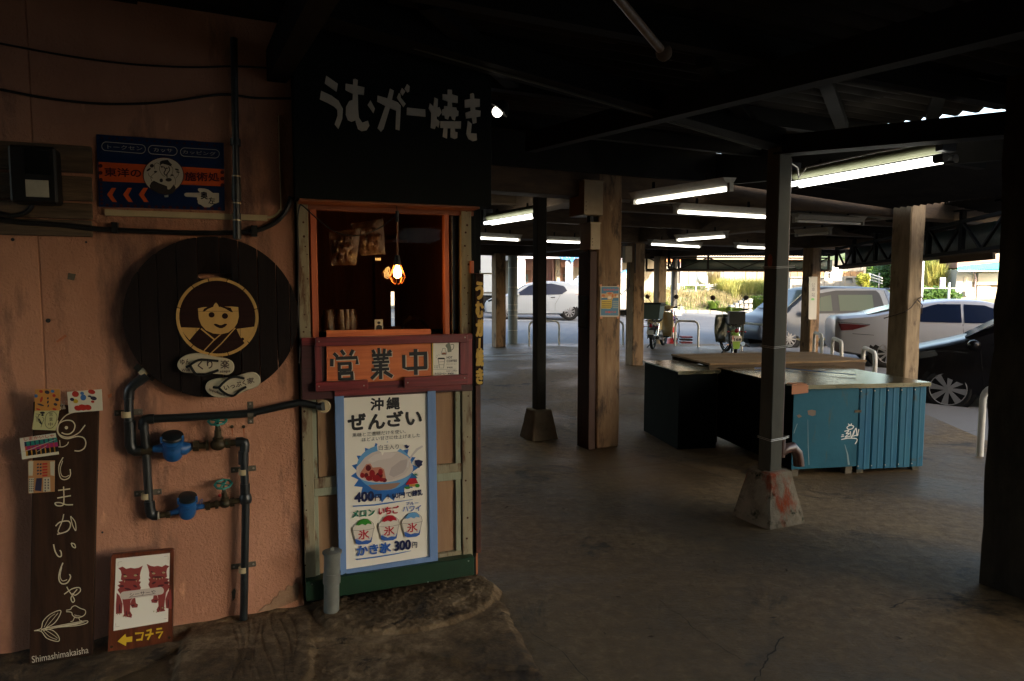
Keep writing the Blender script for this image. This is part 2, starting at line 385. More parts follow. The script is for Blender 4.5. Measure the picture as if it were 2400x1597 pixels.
footing(MB(), PA, .155, .1, .29, 2).build('footing', mat('pale_footing', (.3, .26, .18), (.2, .17, .12), 8, rough=.9, spec=.1, bump=.004, bsc=50), tA, smooth=25, bev=.01)
mb = MB(); s = .052
mb.prism([PA + ga * (i * s) + gb * (j * s) + V((0, 0, .285)) for i, j in ((-1,-1),(1,-1),(1,1),(-1,1))], (0, 0, 2.2)); mb.build('square_tube', M['steel'], tA, bev=.006)
tB = T('steel_post', 'grey square steel post with a brown downpipe on a rust-stained mossy concrete block', 'post', PB)
footing(MB(), PB, .172, .1, .33, 5).build('footing', M['footing_b'], tB, smooth=25, bev=.012)
mb = MB(); s = .052; mb.prism([PB + ga * (i * s) + gb * (j * s) + V((0, 0, .325)) for i, j in ((-1,-1),(1,-1),(1,1),(-1,1))], (0, 0, 2.06)); mb.build('square_tube', M['steel'], tB, bev=.006)
M['brownpvc'] = flat('brown_pvc', (.05, .02, .014), .35)
pp = PB + ga * .078 - gb * .01
mb = MB(); mb.tube([pp + V((0, 0, z)) for z in (2.3, 1.5, .8, .5)], .014, 10); mb.build('downpipe', M['brownpvc'], tB)
mb = MB(); arc = [pp + V((0, 0, .42))] + [pp + ga * (.11 * (1 - cos(t))) + V((0, 0, .42 - .0 + .035 * sin(t))) for t in (.5, 1, 1.5)] + [pp + ga * .15 + V((0, 0, .41)), pp + ga * .165 + V((0, 0, .36)), pp + ga * .168 + V((0, 0, .325))]
mb.tube(arc, [.03, .033, .034, .034, .034, .034, .036], 14); mb.tube([pp + V((0, 0, .52)), pp + V((0, 0, .4))], .03, 12); mb.build('pipe_shoe', M['brownpvc'], tB)
M['wire'] = mat('galvanised_wire', (.35, .33, .28), rough=.4, metal=.6)
for z in (.53, 1.12, 1.62):
    mb = MB(); lp = [PB + (ga * i + gb * j) * 1.12 + V((0, 0, z + .006 * (i + j) * 8)) for i, j in ((-.052,-.052),(.052,-.052),(.1,-.04),(.052,.052),(-.052,.052),(-.052,-.052))]; mb.tube(lp, .0022, 6); mb.tube([p + V((0, 0, .009)) for p in lp], .0018, 6); mb.build('tie_wire', M['wire'], tB)
# hall building
hall = T('market_hall', 'dark market hall roof of soot-brown concrete beams and corrugated sheets overhead', 'roof', (0, 0, 2.3))
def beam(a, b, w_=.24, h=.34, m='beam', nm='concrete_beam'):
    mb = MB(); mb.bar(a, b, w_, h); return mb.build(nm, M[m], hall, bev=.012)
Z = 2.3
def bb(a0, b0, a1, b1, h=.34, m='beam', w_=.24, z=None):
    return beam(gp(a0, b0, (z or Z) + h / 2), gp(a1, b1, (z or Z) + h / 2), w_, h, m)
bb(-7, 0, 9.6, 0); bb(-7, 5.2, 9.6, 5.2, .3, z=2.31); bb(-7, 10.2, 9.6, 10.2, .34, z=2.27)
bb(0, .13, 0, 5.0, .32, z=2.32); bb(0, 5.4, 0, 10, .3, z=2.32); bb(4.1, .13, 4.1, 5.0, .32, z=2.31); bb(4.1, 5.4, 4.1, 10.1, .3, z=2.3); bb(8.4, .13, 8.4, 5.0, .32, z=2.31); bb(8.4, 5.4, 8.4, 10, .3, z=2.3)
bb(-4, .13, -4, 5.0, .32, z=2.31); bb(-4, 5.4, -4, 10, .3, z=2.3)
for b_ in (1.7, 3.4, 6.9, 8.5):   # secondary beams
    bb(-7, b_, 9.4, b_, .2, w_=.14, z=2.42)
# flat hall roof
mb = MB(); mb.prism([gp(-8, -.2, 2.66), gp(9.8, -.2, 2.66), gp(9.8, 10.6, 2.66), gp(-8, 10.6, 2.66)], (0, 0, .12)); mb.build('roof_slab', M['roofsheet'], hall)
def corr(mb, p0, du, dv, lu, lv, amp=.018, pitch=.076, seg=4):
    # corrugated sheet, waves run along dv, repeated along du
    n = int(lu / pitch * seg); p0 = V(p0); b = len(mb.v); up = du.cross(dv).normalized()
    if up.z < 0: up = -up
    for i in range(n + 1):
        q = p0 + du * (lu * i / n) + up * (amp * sin(2 * pi * i / seg)); mb.v.append(tuple(q)); mb.v.append(tuple(q + dv * lv))
    for i in range(n): a = b + 2 * i; mb.f.append((a, a + 2, a + 3, a + 1))
    return mb
# near roof: corrugated sheets on steel purlins, sheets side by side across the alley
g0 = gp(-7.5, -11.6, 0)
sl_ = (-gb + V((0, 0, -.07))).normalized()
for k in range(9):
    mb = MB(); aa = -7.5 + k * .95
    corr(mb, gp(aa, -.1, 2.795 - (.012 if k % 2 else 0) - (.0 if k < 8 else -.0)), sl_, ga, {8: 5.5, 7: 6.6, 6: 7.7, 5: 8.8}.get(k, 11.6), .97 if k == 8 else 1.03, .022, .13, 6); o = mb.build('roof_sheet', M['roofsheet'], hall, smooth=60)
zs = lambda b_: 2.795 + .07 * (b_ + .1)
for b_ in (-1.0, -2.1, -3.2, -4.3, -5.4):
    mb = MB(); mb.bar(gp(-7.5, b_, zs(b_) - .09), gp(.9, b_, zs(b_) - .09), .06, .1); mb.build('purlin', M['steel_dark'], hall)
for a_ in (-5.2, -3.1, -1.2):
    mb = MB(); mb.bar(gp(a_, -.9, zs(-.9) - .2), gp(a_, -9, zs(-9) - .2), .08, .13); mb.build('rafter', M['steel_dark'], hall)
# slanting steel struts overhead
for (x0, y0, Y0, x1, y1, Y1) in ((1650, 145, 3.0, 1760, 290, 4.3), (1900, 90, 3.2, 1975, 300, 4.6), (2270, 20, 3.0, 2185, 270, 4.4)):
    mb = MB(); mb.bar(D(x0, y0, Y0), D(x1, y1, Y1), .07, .05); mb.build('strut', M['steel_dark'], hall)
mb = MB(); mb.bar(gp(.97, -.2, zs(-.2) - .2), gp(.97, -6.2, zs(-6.2) - .2), .05, .28); mb.build('edge_beam', M['steel_dark'], hall)
mb = MB(); mb.bar(gp(1.03, -3.5, zs(-3.5) - .05), gp(1.03, -6.2, zs(-6.2) - .05), .06, .3); mb.build('edge_beam', M['steel_dark'], hall)
mb = MB(); mb.bar(gp(-8, -.45, 2.6), gp(.9, -.45, 2.6), .06, .3); mb.build('fascia_board', M['steel_dark'], hall)
mb = MB(); corr(mb, gp(1.1, -.15, 2.52), -gb, (ga + V((0, 0, -.05))).normalized(), 2.3, 2.6); mb.build('roof_sheet', M['roofsheet'], hall, smooth=60)
mb = MB(); corr(mb, gp(1.1, -2.45, 2.52), -gb, (ga + V((0, 0, -.05))).normalized(), 3.7, 1.0); mb.build('roof_sheet', M['roofsheet'], hall, smooth=60)
for b_ in (-.9, -2.1, -3.3, -4.5):
    mb = MB(); mb.bar(gp(1.05, b_, 2.46), gp(2.1, b_, 2.44), .06, .07); mb.build('purlin', M['steel_dark'], hall)
def dp(x, y, z): return V((x, y, z))
mb = MB(); mb.bar(dp(1.66, 4.33, 2.42), dp(-.9, 2.5, 2.56), .09, .1); mb.bar(dp(1.66, 4.33, 2.36), dp(-.9, 2.5, 2.5), .13, .012); mb.build('steel_beam', M['steel_dark'], hall)
mb = MB(); mb.bar(dp(1.66, 4.33, 2.38), dp(2.75, 3.05, 2.27), .09, .1); mb.bar(dp(1.66, 4.33, 2.32), dp(2.75, 3.05, 2.21), .13, .012); mb.build('steel_beam', M['steel_dark'], hall)
mb = MB(); mb.bar(D(1000, 0, 2.6), D(1200, 190, 3.6), .07, .07); mb.build('steel_beam', M['steel_dark'], hall)
# canopy trusses on the street side
def truss(label, pts, z0, z1, step, tarp=None, seed=0):
    t = T('canopy_truss', label, 'truss', (pts[0][0], pts[0][1], z0), group=None)
    for i in range(len(pts) - 1):
        a = V((*pts[i], 0)); b = V((*pts[i + 1], 0)); L_ = (b - a).length; d = (b - a) / L_; n = max(1, round(L_ / step))
        for z, nm in ((z0, 'chord'), (z1, 'chord')):
            mb = MB(); mb.bar(a + V((0, 0, z)), b + V((0, 0, z)), .05, .04); mb.build(nm, M['steel_dark'], t)
        for k in range(n + 1):
            p = a + d * (L_ * k / n)
            mb = MB(); mb.bar(p + V((0, 0, z0)), p + V((0, 0, z1 + .12)), .06, .05, (1, 0, 0)); mb.bar(p + V((0, 0, z1 + .12)), p + V((0, 0, z1 + .135)), .16, .14, (1, 0, 0)); mb.build('post', M['steel_dark'], t)
            if k < n:
                m_ = a + d * (L_ * (k + .5) / n); p2 = a + d * (L_ * (k + 1) / n)
                mb = MB(); mb.bar(p + V((0, 0, z1)), m_ + V((0, 0, z0)), .03, .03); mb.build('diagonal', M['steel_dark'], t)
                mb = MB(); mb.bar(m_ + V((0, 0, z0)), p2 + V((0, 0, z1)), .03, .03); mb.build('diagonal', M['steel_dark'], t)
    return t
TR1 = [(3.7, 18.9), (8.9, 19.3)]
truss('dark lattice truss with a green tarp behind it, above the motorcycles', TR1, 1.97, 2.3, 1.5)
TR0 = [(.6, 18.8), (3.7, 18.9)]
TR2 = [(6.75, 14.3), (5.9, 10.4), (5.15, 7.2), (4.8, 5.6)]
truss('dark lattice truss along the parking side, above the white sedan', TR2, 1.92, 2.28, 1.15)
truss('thin lattice truss end bay right of the narrow far column', [(4.15, 18.2), (4.95, 20.4)], 2.0, 2.42, 1.2)
M['tarp'] = mat('dark_green_tarp', (.012, .03, .024), (.008, .02, .016), 3, rough=.6, bump=.02, bsc=3)
def tarp(label, pts, z0, z1, off):
    mb = MB(); P_ = []
    for i in range(len(pts) - 1):
        a = V((*pts[i], 0)); b = V((*pts[i + 1], 0)); d = (b - a).normalized(); nn = V((-d.y, d.x, 0)) * off
        for k in range(13): P_.append(a.lerp(b, k / 12) + nn * (1 + .15 * sin(k * 2.1 + i)))
    for p in P_: mb.v += [(p.x, p.y, z0), (p.x, p.y, (z0 + z1) / 2), (p.x, p.y, z1)]
    for i in range(len(P_) - 1):
        for j in range(2): a = i * 3 + j; mb.f.append((a, a + 3, a + 4, a + 1))
    o = single('tarp', mb, M['tarp'], label, 'tarpaulin', (pts[0][0], pts[0][1], z0), smooth=60)
    sm = o.modifiers.new('thick', 'SOLIDIFY'); sm.thickness = .006
    return o
tarp('dark green tarp strip hung behind the truss over the motorcycles', [(4.75, 19.2), (9.2, 19.6)], 1.95, 2.27, .1)
tarp('dark sheet hung behind the truss above the white sedan', [(6.95, 14.35), (6.15, 10.4), (5.4, 7.2), (5.05, 5.6)], 1.96, 2.26, .0)
# canopy roof beyond the slab edge, in two sheets runs with daylight slits
mb = MB(); corr(mb, V((-3, 17.0, 2.62)), V((1, .05, 0)).normalized(), V((0, 2.9, -.22)).normalized(), 12.5, 2.75); mb.build('roof_sheet', M['roofsheet'], hall, smooth=60)
d2 = V((1.9, 8.9, 0)).normalized()
mb = MB(); corr(mb, V((4.3, 4.2, 2.5)), d2, V((d2.y, -d2.x, -.1)).normalized(), 11, 1.05); mb.build('roof_sheet', M['roofsheet'], hall, smooth=60)
mb = MB(); mb.bar((6.9, 14.4, 1.9), (5.2, 7.2, 1.9), .1, .07); mb.bar((5.2, 7.2, 1.9), (4.8, 5.5, 1.9), .1, .07); mb.build('timber_plate', M['beam'], hall)
mb = MB(); mb.bar((3.7, 18.95, 1.94), (9.0, 19.35, 1.94), .09, .05); mb.build('timber_plate', M['beam'], hall)
# loose timber seen at far right opening
mb = MB(); mb.bar(D(2205, 611, 6.4), D(2330, 600, 6.0), .05, .06); tm = single('timber_batten', mb, M['beam'], 'loose weathered batten slung under the eave above the white sedan', 'timber', D(2205, 611, 6.4))
# unseen block added behind the camera to shade the street and bounce light
M['offwall'] = mat('pale_bounce_render', (.42, .38, .32), (.36, .32, .27), .6, rough=.9, world=True)
bk = T('warehouse', 'tall plain warehouse behind the viewpoint that shades the street', 'building', (3, -30, 0))
mb = MB(); mb.box(-40, 45, -44, -30, -.5, 36); mb.build('wall', M['offwall'], bk)

blk_ = T('shop_block', 'dark rear part of the shop building running back behind the shop front', 'building', (0, 4, 0), FAC)
mb = MB(); mb.box(-7, .42, 2.05, 9.0, 0, 2.6); mb.build('wall', M['concrete_dark'], blk_)

sw0 = T('reflection_blocker', 'dark shuttered stall row behind the viewpoint facing the shop', 'building', (-2, -4.6, 0))
mb = MB(); mb.box(-9, 5.6, -5.2, -4.6, -.3, 2.3); mb.build('wall', M['concrete_dark'], sw0)  # added unseen wall: keeps bright reflections off the window and frontal fill out

mb = MB(); ribbon(mb, [(9.5, -28, zr(9.5, -10) + .02), (9.5, 6.5, zr(9.5, 3) + .03)], 9.0)
single('bounce_ground', mb, mat('bounce_ground_pale', (.34, .31, .26), (.27, .25, .21), 1, rough=.9, world=True), None, None, kind='structure')  # unseen pale ground added to bounce light onto the shop wall
# ------------------------------------------------------------------ pictures and writing on flat things
_tc = {}
def tmesh(body, bold=0.0):
    k = (body, bold)
    if k not in _tc:
        c = bpy.data.curves.new('txt', 'FONT'); c.body = body; c.offset = bold; c.resolution_u = 3
        o = bpy.data.objects.new('txt', c); COL.objects.link(o)
        dg = bpy.context.evaluated_depsgraph_get(); dg.update()
        m = o.evaluated_get(dg).to_mesh(); vv = [tuple(v.co) for v in m.vertices]; ff = [tuple(p.vertices) for p in m.polygons]
        o.evaluated_get(dg).to_mesh_clear(); bpy.data.objects.remove(o); bpy.data.curves.remove(c)
        _tc[k] = (vv, ff)
    return _tc[k]
def text(mb, body, bl, br, h, pl, bold=0.0, dn=None):
    """writing between pixel points bl and br (bottom corners), h pixels tall at the left, on plane pl(px,py)->point"""
    if bold > .012 and dn is not None:
        for k, (dx, dy) in enumerate(((0, 0), (1, 0), (-1, 0), (0, 1), (0, -1), (.7, .7), (-.7, .7), (.7, -.7), (-.7, -.7))):
            r = h * bold * .9; text(mb, body, (bl[0] + dx * r, bl[1] + dy * r), (br[0] + dx * r, br[1] + dy * r), h, (lambda x, y, k=k: pl(x, y) + dn * (k * .00002)), 0)
        return
    vv, ff = tmesh(body, 0)
    if not vv: return
    x0 = min(v[0] for v in vv); x1 = max(v[0] for v in vv); y0 = min(v[1] for v in vv); y1 = max(v[1] for v in vv)
    a = pl(*bl); b = pl(*br); t = pl(bl[0], bl[1] - h); ux = b - a; up = V((0, 0, 1))
    hh = (t - a).length; nrm = ux.cross(up).normalized(); up = nrm.cross(ux).normalized() * -1
    if up.z < 0: up = -up
    mb.add([a + ux * ((v[0] - x0) / (x1 - x0)) + up * (hh * (v[1] - y0) / (y1 - y0)) for v in vv], ff)
def zt(s, ox, oy): return lambda x, y: (ox + x * s, oy + y * s)
class Pic:
    """flat artwork on a plane: every colour is a mesh child of the thing; each shape sits a hair in front of the last"""
    def __init__(s, parent, pl_off, off, z=None, step=.00004): s.par = parent; s.pf = pl_off; s.off = off; s.z = z or (lambda x, y: (x, y)); s.st = step; s.cur = None; s.mb = None
    def P(s, x, y): return s.pf(*s.z(x, y), s.off)
    def nrm(s):
        a = s.P(0, 0); b = s.P(100, 0); c = s.P(0, 100); n = (b - a).cross(c - a).normalized(); t = s.pf(*s.z(0, 0), s.off + .01) - a
        return n if n.dot(t) > 0 else -n
    def lay(s, name, m):
        s.flush(); s.nm = name; s.m = m; s.mb = MB(); s.cuts = [0]; s.fcuts = [0]; return s
    def mark(s):
        if len(s.mb.v) > s.cuts[-1]: s.cuts.append(len(s.mb.v)); s.fcuts.append(len(s.mb.f))
    def flush(s):
        if s.mb and s.mb.v:
            s.mark(); n = len(s.cuts) - 1; bx = []
            for i in range(n):
                q = s.mb.v[s.cuts[i]:s.cuts[i + 1]]; lo = [min(p[k] for p in q) for k in range(3)]; hi = [max(p[k] for p in q) for k in range(3)]
                e = .35 * max(hi[0] - lo[0], hi[1] - lo[1], hi[2] - lo[2]); bx.append((lo, hi, e))
            par = list(range(n))
            def fd(i):
                while par[i] != i: i = par[i]
                return i
            if n <= 400:
                for i in range(n):
                    for j in range(i):
                        (a0, a1, e1), (b0, b1, e2) = bx[i], bx[j]; e = min(e1, e2) + .002
                        if all(a0[k] - e <= b1[k] and b0[k] - e <= a1[k] for k in range(3)): par[fd(i)] = fd(j)
            grp = {}
            for i in range(n): grp.setdefault(fd(i), []).append(i)
            if 1 < len(grp) <= 60:
                for g in grp.values():
                    m_ = MB()
                    for i in g:
                        o = s.cuts[i]; m_.add(s.mb.v[o:s.cuts[i + 1]], [tuple(x - o for x in f) for f in s.mb.f[s.fcuts[i]:s.fcuts[i + 1]]])
                    m_.build(s.nm, s.m, s.par, smooth=0)
            else:
                o = s.mb.build(s.nm, s.m, s.par, smooth=0)
                if len(grp) > 60: o['kind'] = 'stuff'
        s.mb = None
    def up(s):
        s.off += s.st
        if s.mb is not None and hasattr(s, 'cuts') and s.mb.v: s.mark()
    def poly(s, pts): s.up(); n = len(s.mb.v); q = [s.P(*p) for p in pts]; s.mb.add(q, [tuple(range(len(q)))]); return s
    def ell(s, cx, cy, rx, ry, n=28, rot=0): return s.poly([(cx + rx * cos(t) * cos(rot) - ry * sin(t) * sin(rot), cy + rx * cos(t) * sin(rot) + ry * sin(t) * cos(rot)) for t in [2 * pi * k / n for k in range(n)]])
    def line(s, pts, w_, closed=False):
        s.up(); pts = list(pts)
        if closed: pts = pts + [pts[0]]
        n = len(pts); L = []; Rr = []
        for i, p in enumerate(pts):
            a = pts[max(i - 1, 0)]; b = pts[min(i + 1, n - 1)]
            if closed and i in (0, n - 1): a = pts[-2]; b = pts[1]
            dx, dy = b[0] - a[0], b[1] - a[1]; l = math.hypot(dx, dy) or 1
            ww = (w_[i] if isinstance(w_, (list, tuple)) else w_) / 2
            L.append((p[0] + dy / l * ww, p[1] - dx / l * ww)); Rr.append((p[0] - dy / l * ww, p[1] + dx / l * ww))
        vs_ = [s.P(*p) for p in L] + [s.P(*p) for p in Rr]
        s.mb.add(vs_, [(i, i + 1, n + i + 1, n + i) for i in range(n - 1)]); return s
    def curve(s, pts, w_, k=5):
        out = []; n = len(pts)
        for i in range(n - 1):
            p0 = pts[max(i - 1, 0)]; p1 = pts[i]; p2 = pts[i + 1]; p3 = pts[min(i + 2, n - 1)]
            for j in range(k):
                t = j / k; out.append(tuple(.5 * (2 * p1[d] + (p2[d] - p0[d]) * t + (2 * p0[d] - 5 * p1[d] + 4 * p2[d] - p3[d]) * t * t + (3 * p1[d] - p0[d] - 3 * p2[d] + p3[d]) * t ** 3) for d in (0, 1)))
        return s.line(out + [pts[-1]], w_)
    def text(s, body, bl, br, h, bold=0.0):
        s.up(); f = lambda x, y: s.pf(x, y, s.off)
        b0 = s.z(*bl); b1 = s.z(*br); h0 = s.z(bl[0], bl[1] - h); s.up(); text(s.mb, body, b0, b1, b0[1] - h0[1], f, bold, (s.pf(b0[0], b0[1], s.off + .01) - s.pf(b0[0], b0[1], s.off)) * 100 if False else s.nrm()); s.off += .00018 if bold > .012 else 0; return s
def rect(mb, tl, br, off0, off1):
    ym = (tl[1] + br[1]) / 2; a = P(*tl, off1); b = P(*br, off1); a.x = P(tl[0], ym, off1).x; b.x = P(br[0], ym, off1).x; return mb.box(a.x, b.x, -off1, -off0, b.z, a.z)
def fthing(name, label, cat, px, off=0, group=None):
    return T(name, label, cat, P(*px, off), FAC, group)
def boolean(o, cutter):
    md = o.modifiers.new('b', 'BOOLEAN'); md.operation = 'DIFFERENCE'; md.object = cutter; md.solver = 'EXACT'
    dg = bpy.context.evaluated_depsgraph_get(); dg.update(); me = bpy.data.meshes.new_from_object(o.evaluated_get(dg))
    o.modifiers.remove(md); o.data = me
# materials for the front
M['oldpaint'] = mat('flaking_cream_paint', (.3, .26, .16), (.22, .19, .12), 8, (2, 1, .4), .75, .002, 40, (3, 1, .5), stain=((.1, .045, .02), 7, .52, (2, 1, .5)))
M['oldgreen'] = mat('flaking_pale_green_paint', (.3, .32, .22), (.25, .26, .18), 8, (2, 1, .4), .75, .002, 40, stain=((.14, .075, .035), 9, .57, (2, 1, .6)))
M['orangewood'] = mat('orange_stained_wood', (.5, .13, .045), (.38, .085, .03), 6, (12, 1, .6), .55, .0008, 60, (10, 1, .6))
M['signwood'] = mat('orange_sign_board', (.72, .2, .055), (.55, .12, .035), 5, (.7, 1, 12), .5, .001, 40, (.6, 1, 14))
M['lintel'] = mat('reddish_lintel_wood', (.26, .085, .03), (.18, .05, .02), 6, (.6, 1, 10), .6, .001, 50, (.6, 1, 10))
M['purple'] = mat('maroon_stained_wood', (.24, .028, .03), (.1, .014, .016), 9, (.5, 1, 9), .35, .0008, 50, (.5, 1, 10))
M['purple_v'] = mat('maroon_stained_upright', (.24, .028, .03), (.1, .014, .016), 9, (9, 1, .5), .35, .0008, 50, (10, 1, .5))
M['purpled'] = mat('dark_maroon_wood', (.06, .011, .013), (.03, .007, .008), 9, (.5, 1, 9), .5)
M['ply'] = mat('weathered_plywood', (.36, .22, .12), (.28, .16, .085), 4, (5, 1, .5), .8, .001, 50, (6, 1, .5), stain=((.17, .1, .05), 4, .62, (4, 1, .6)))
M['blueframe'] = mat('sky_blue_paint', (.16, .27, .5), (.13, .23, .44), 9, (3, 1, .5), .55, .0005, 60)
M['greenpaint'] = mat('dark_green_paint', (.004, .035, .014), (.003, .025, .01), 9, rough=.45, bump=.0006, bsc=40, bst=(1, 1, 6))
M['redboard'] = mat('reddish_dark_board', (.09, .02, .01), (.03, .01, .006), 12, (3, 1, 1), .6, stain=((.3, .07, .02), 25, .6, (2, 1, .5)))
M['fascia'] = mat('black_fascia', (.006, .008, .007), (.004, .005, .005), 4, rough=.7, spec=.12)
M['poster'] = mat('poster_white', (.84, .8, .7), rough=.35, coat=.2)
M['letterw'] = mat('cream_letter', (.62, .55, .44), (.55, .48, .38), 20, rough=.6)
def dyn(k, c, r=.6):
    if k not in M: M[k] = flat(k, c, r)
    return M[k]
# ---- the plaster wall
wall = T('plaster_wall', 'salmon pink plastered shop wall with stains and a vertical panel seam at left', 'wall', (-1.5, .02, 0), FAC)
us = P(107, 900).x; ue = P(700, 900).x
for (a, b, y) in ((-2.6, us - .0008, .0015), (us + .0008, ue, 0)):
    mb = MB(); mb.box(a, b, y, .16, -.1, 2.7); mb.build('plaster_panel', M['plaster'], wall, bev=.004)
# crumbled patch at the foot of the corner
M['patch'] = mat('bare_mortar_patch', (.3, .17, .1), (.42, .27, .17), 14, rough=.95, bump=.006, bsc=60)
mb = MB()
def blob(mb, pts, off, t=.006):
    q = [P(x, y, off) for x, y in pts]; mb.prism(q, (0, -t, 0)); return mb
blob(mb, [(606,1432),(622,1418),(634,1415),(641,1401),(650,1397),(655,1385),(668,1384),(674,1372),(686,1374),(693,1364),(699,1370),(699,1404),(668,1418),(632,1430)], 0, .006); mb.build('mortar_patch', M['patch'], wall)
mb = MB(); blob(mb, [(543,1388),(549,1378),(553,1385),(551,1402),(545,1410)], 0, .0016); mb.build('mortar_patch', M['footing'], wall)
mb = MB()
for x, y, r in ((30,562,3),(202,568,2),(113,752,4),(352,1046,1.5),(700,940,2),(240,1248,2)): mb.lathe([(r * .0022, 0), (r * .0022, .002)], P(x, y, 0), (0, -1, 0), 8)
tag(mb.build('nail_hole', M['ink'], wall), kind='stuff')
mb = MB(); blob(mb, [(160,640),(178,643),(174,658),(158,655)], 0, .001); single('sticker', mb, mat('grimy_sticker', (.12, .1, .07), (.06, .05, .035), 60), 'tiny grimy square sticker on the pink wall, above left of the boards', 'sticker', P(168, 650), FAC)
mb = MB(); blob(mb, [(131,800),(153,784),(157,789),(135,803)], 0, .001); blob(mb, [(252,926),(262,922),(262,930),(254,934)], 0, .001); mb.build('orange_scrape', mat('scraped_paint', (.5, .16, .07), (.4, .12, .05), 60), wall)
# ---- wiring and small fittings on the wall
def cable(name, label, pts, r, m, off=.02, cat='cable', seg=8, par=None, group=None):
    pp = [P(p[0], p[1], p[2] if len(p) > 2 else off) for p in pts]; out = []; n = len(pp)
    for i in range(n - 1):
        a, b, c, d = pp[max(i - 1, 0)], pp[i], pp[i + 1], pp[min(i + 2, n - 1)]
        for k in range(6):
            t = k / 6; out.append(.5 * (2 * b + (c - a) * t + (2 * a - 5 * b + 4 * c - d) * t * t + (3 * b - a - 3 * c + d) * t ** 3))
    out.append(pp[-1]); mb = MB(); mb.tube(out, r, seg)
    if par: return mb.build(name, m, par)
    return single(name, mb, m, label, cat, pp[0], FAC, group)
cable('sagging_cable', 'upper thin black cable sagging across the top of the pink wall', [(0,102),(150,130),(300,150),(450,158),(560,156),(700,165)], .004, M['black'], .03)
cable('sagging_cable', 'second thin black cable sagging just above the blue and orange sign', [(0,210),(120,232),(250,244),(380,240),(520,222),(600,230),(700,231)], .005, M['black'], .03)
cnd = fthing('conduit', 'black flexible conduit curving up to the shop corner under the blue sign', 'conduit', (0, 530), .02)
cable('pipe', None, [(0,515),(60,522),(150,528),(230,537),(330,542),(450,546),(560,545),(610,538),(650,518),(672,490),(683,462)], .0105, M['black'], .025, par=cnd)
for x, y in ((268,533),(596,541)):
    mb = MB(); rect(mb, (x - 7, y - 12), (x + 7, y + 13), .0, .04); mb.build('clip', M['black'], cnd)
cable('loose_cable', 'thinner black cable looping at the left under the meter box', [(0,500),(30,506),(60,498),(75,480),(62,470)], .009, M['black'], .03)
mb = MB(); rect(mb, (0, 545), (217, 556), 0, .03)
mb2 = MB()
M['oldboard'] = mat('grey_weathered_board', (.16, .105, .06), (.06, .04, .025), 8, (.6, 1, 7), .85, .003, 30, (.6, 1, 9))
bd = fthing('backing_board', 'weathered plank board behind the electricity meter at upper left', 'board', (100, 556), 0)
for y0, y1, o in ((330,404,.022),(405,470,.02),(471,512,.023),(513,553,.02)):
    mb = MB(); a = P(-60, y0 - 4, o); b = P(216, y1 + 3, o); mb.box(a.x, b.x, -o, 0, b.z + .001, a.z); mb.build('plank', M['oldboard'], bd, bev=.002)
mt = fthing('electricity_meter', 'black electricity meter box with a blank white label, upper left of the wall', 'meter box', (85, 480), .02)
mb = MB(); rect(mb, (20, 338), (132, 478), .022, .11); mb.build('case', M['black'], mt, bev=.008)
mb = MB(); rect(mb, (58, 350), (115, 410), .11, .114); mb.build('window', flat('smoked_window', (.01, .012, .012), .15), mt)
mb = MB(); rect(mb, (60, 421), (114, 463), .11, .1125); mb.build('label', mat('yellowed_label', (.5, .48, .38), (.42, .4, .31), 30), mt)
trk = fthing('cable_trunking', 'cream cable trunking strip under the blue and orange sign', 'trunking', (245, 500), 0)
M['cream'] = mat('cream_plastic', (.5, .4, .23), (.44, .35, .2), 20, rough=.5)
mb = MB(); a = P(245, 491, .018); b = P(627, 518, .018); mb.box(a.x, b.x, -.018, 0, a.z - .024, a.z); mb.build('duct', M['cream'], trk, bev=.001)
mb = MB(); a = P(652, 270, .018); b = P(660, 494, .018); mb.box(a.x, b.x, -.018, 0, b.z, a.z); mb.build('duct', M['cream'], trk, bev=.001)
cable('link', None, [(627,510),(640,508),(652,500),(656,492)], .005, M['cream'], .01, par=trk)
vp = fthing('conduit', 'dark jointed vertical pipe running down the wall to the top of the round plaque', 'pipe', (553, 560), .03)
M['pipe'] = mat('sooty_black_pvc', (.022, .024, .023), (.012, .013, .013), 20, rough=.45, stain=((.25, .2, .13), 14, .68, (1, 1, .4)))
mb = MB(); mb.tube([P(548, 90, .045), P(552, 330, .045), P(556, 562, .045)], .014, 12); mb.build('pipe', M['pipe'], vp)
for y0, y1, r in ((326,342,.021),(415,432,.017),(432,470,.019),(500,560,.0165)):
    mb = MB(); mb.tube([P(552 + (y0 - 330) * .017, y0, .045), P(552 + (y1 - 330) * .017, y1, .045)], r, 12); mb.build('coupling', M['pipe'], vp)
for y in (412,433,475,515): 
    mb = MB(); mb.tube([P(552 + (y - 330) * .017, y, .045), P(552 + (y - 330) * .017, y + 3, .045)], .0185, 12); mb.build('joint_ring', M['cream'], vp)
# ---- blue and orange sign
sg = fthing('signboard', 'dark blue and orange treatment-room sign with elephant-headed figure and pointing hand', 'sign', (380, 495), 0)
z1 = zt(340 / 2357, 220, 310)
def quad(name, par, m, c4, off0, off1, bev=0):   # corners TL TR BR BL in pixels
    q = [P(x, y, off1) for x, y in c4]; mb = MB(); mb.prism(q, (0, off1 - off0, 0)); return mb.build(name, m, par, bev=bev)
M['navy'] = flat('navy_print', (.006, .02, .075), .3); M['orng'] = flat('orange_print', (.62, .1, .02), .35); M['maroon'] = flat('maroon_print', (.075, .006, .012), .4); M['greyw'] = flat('offwhite_print', (.5, .45, .36), .4)
quad('panel', sg, M['navy'], [z1(38, 35), z1(2108, 178), z1(2128, 1275), z1(82, 1210)], 0, .012)
pc = Pic(sg, P, .0125, z1)
pc.lay('orange_band', M['orng']); pc.poly([(76,483),(2110,603),(2116,884),(84,795)])
for x in (214, 474, 728): pc.poly([(x,1015),(x+78,905),(x+150,908),(x+84,1022),(x+162,1138),(x+88,1134)])
pc.lay('dots', M['maroon'])
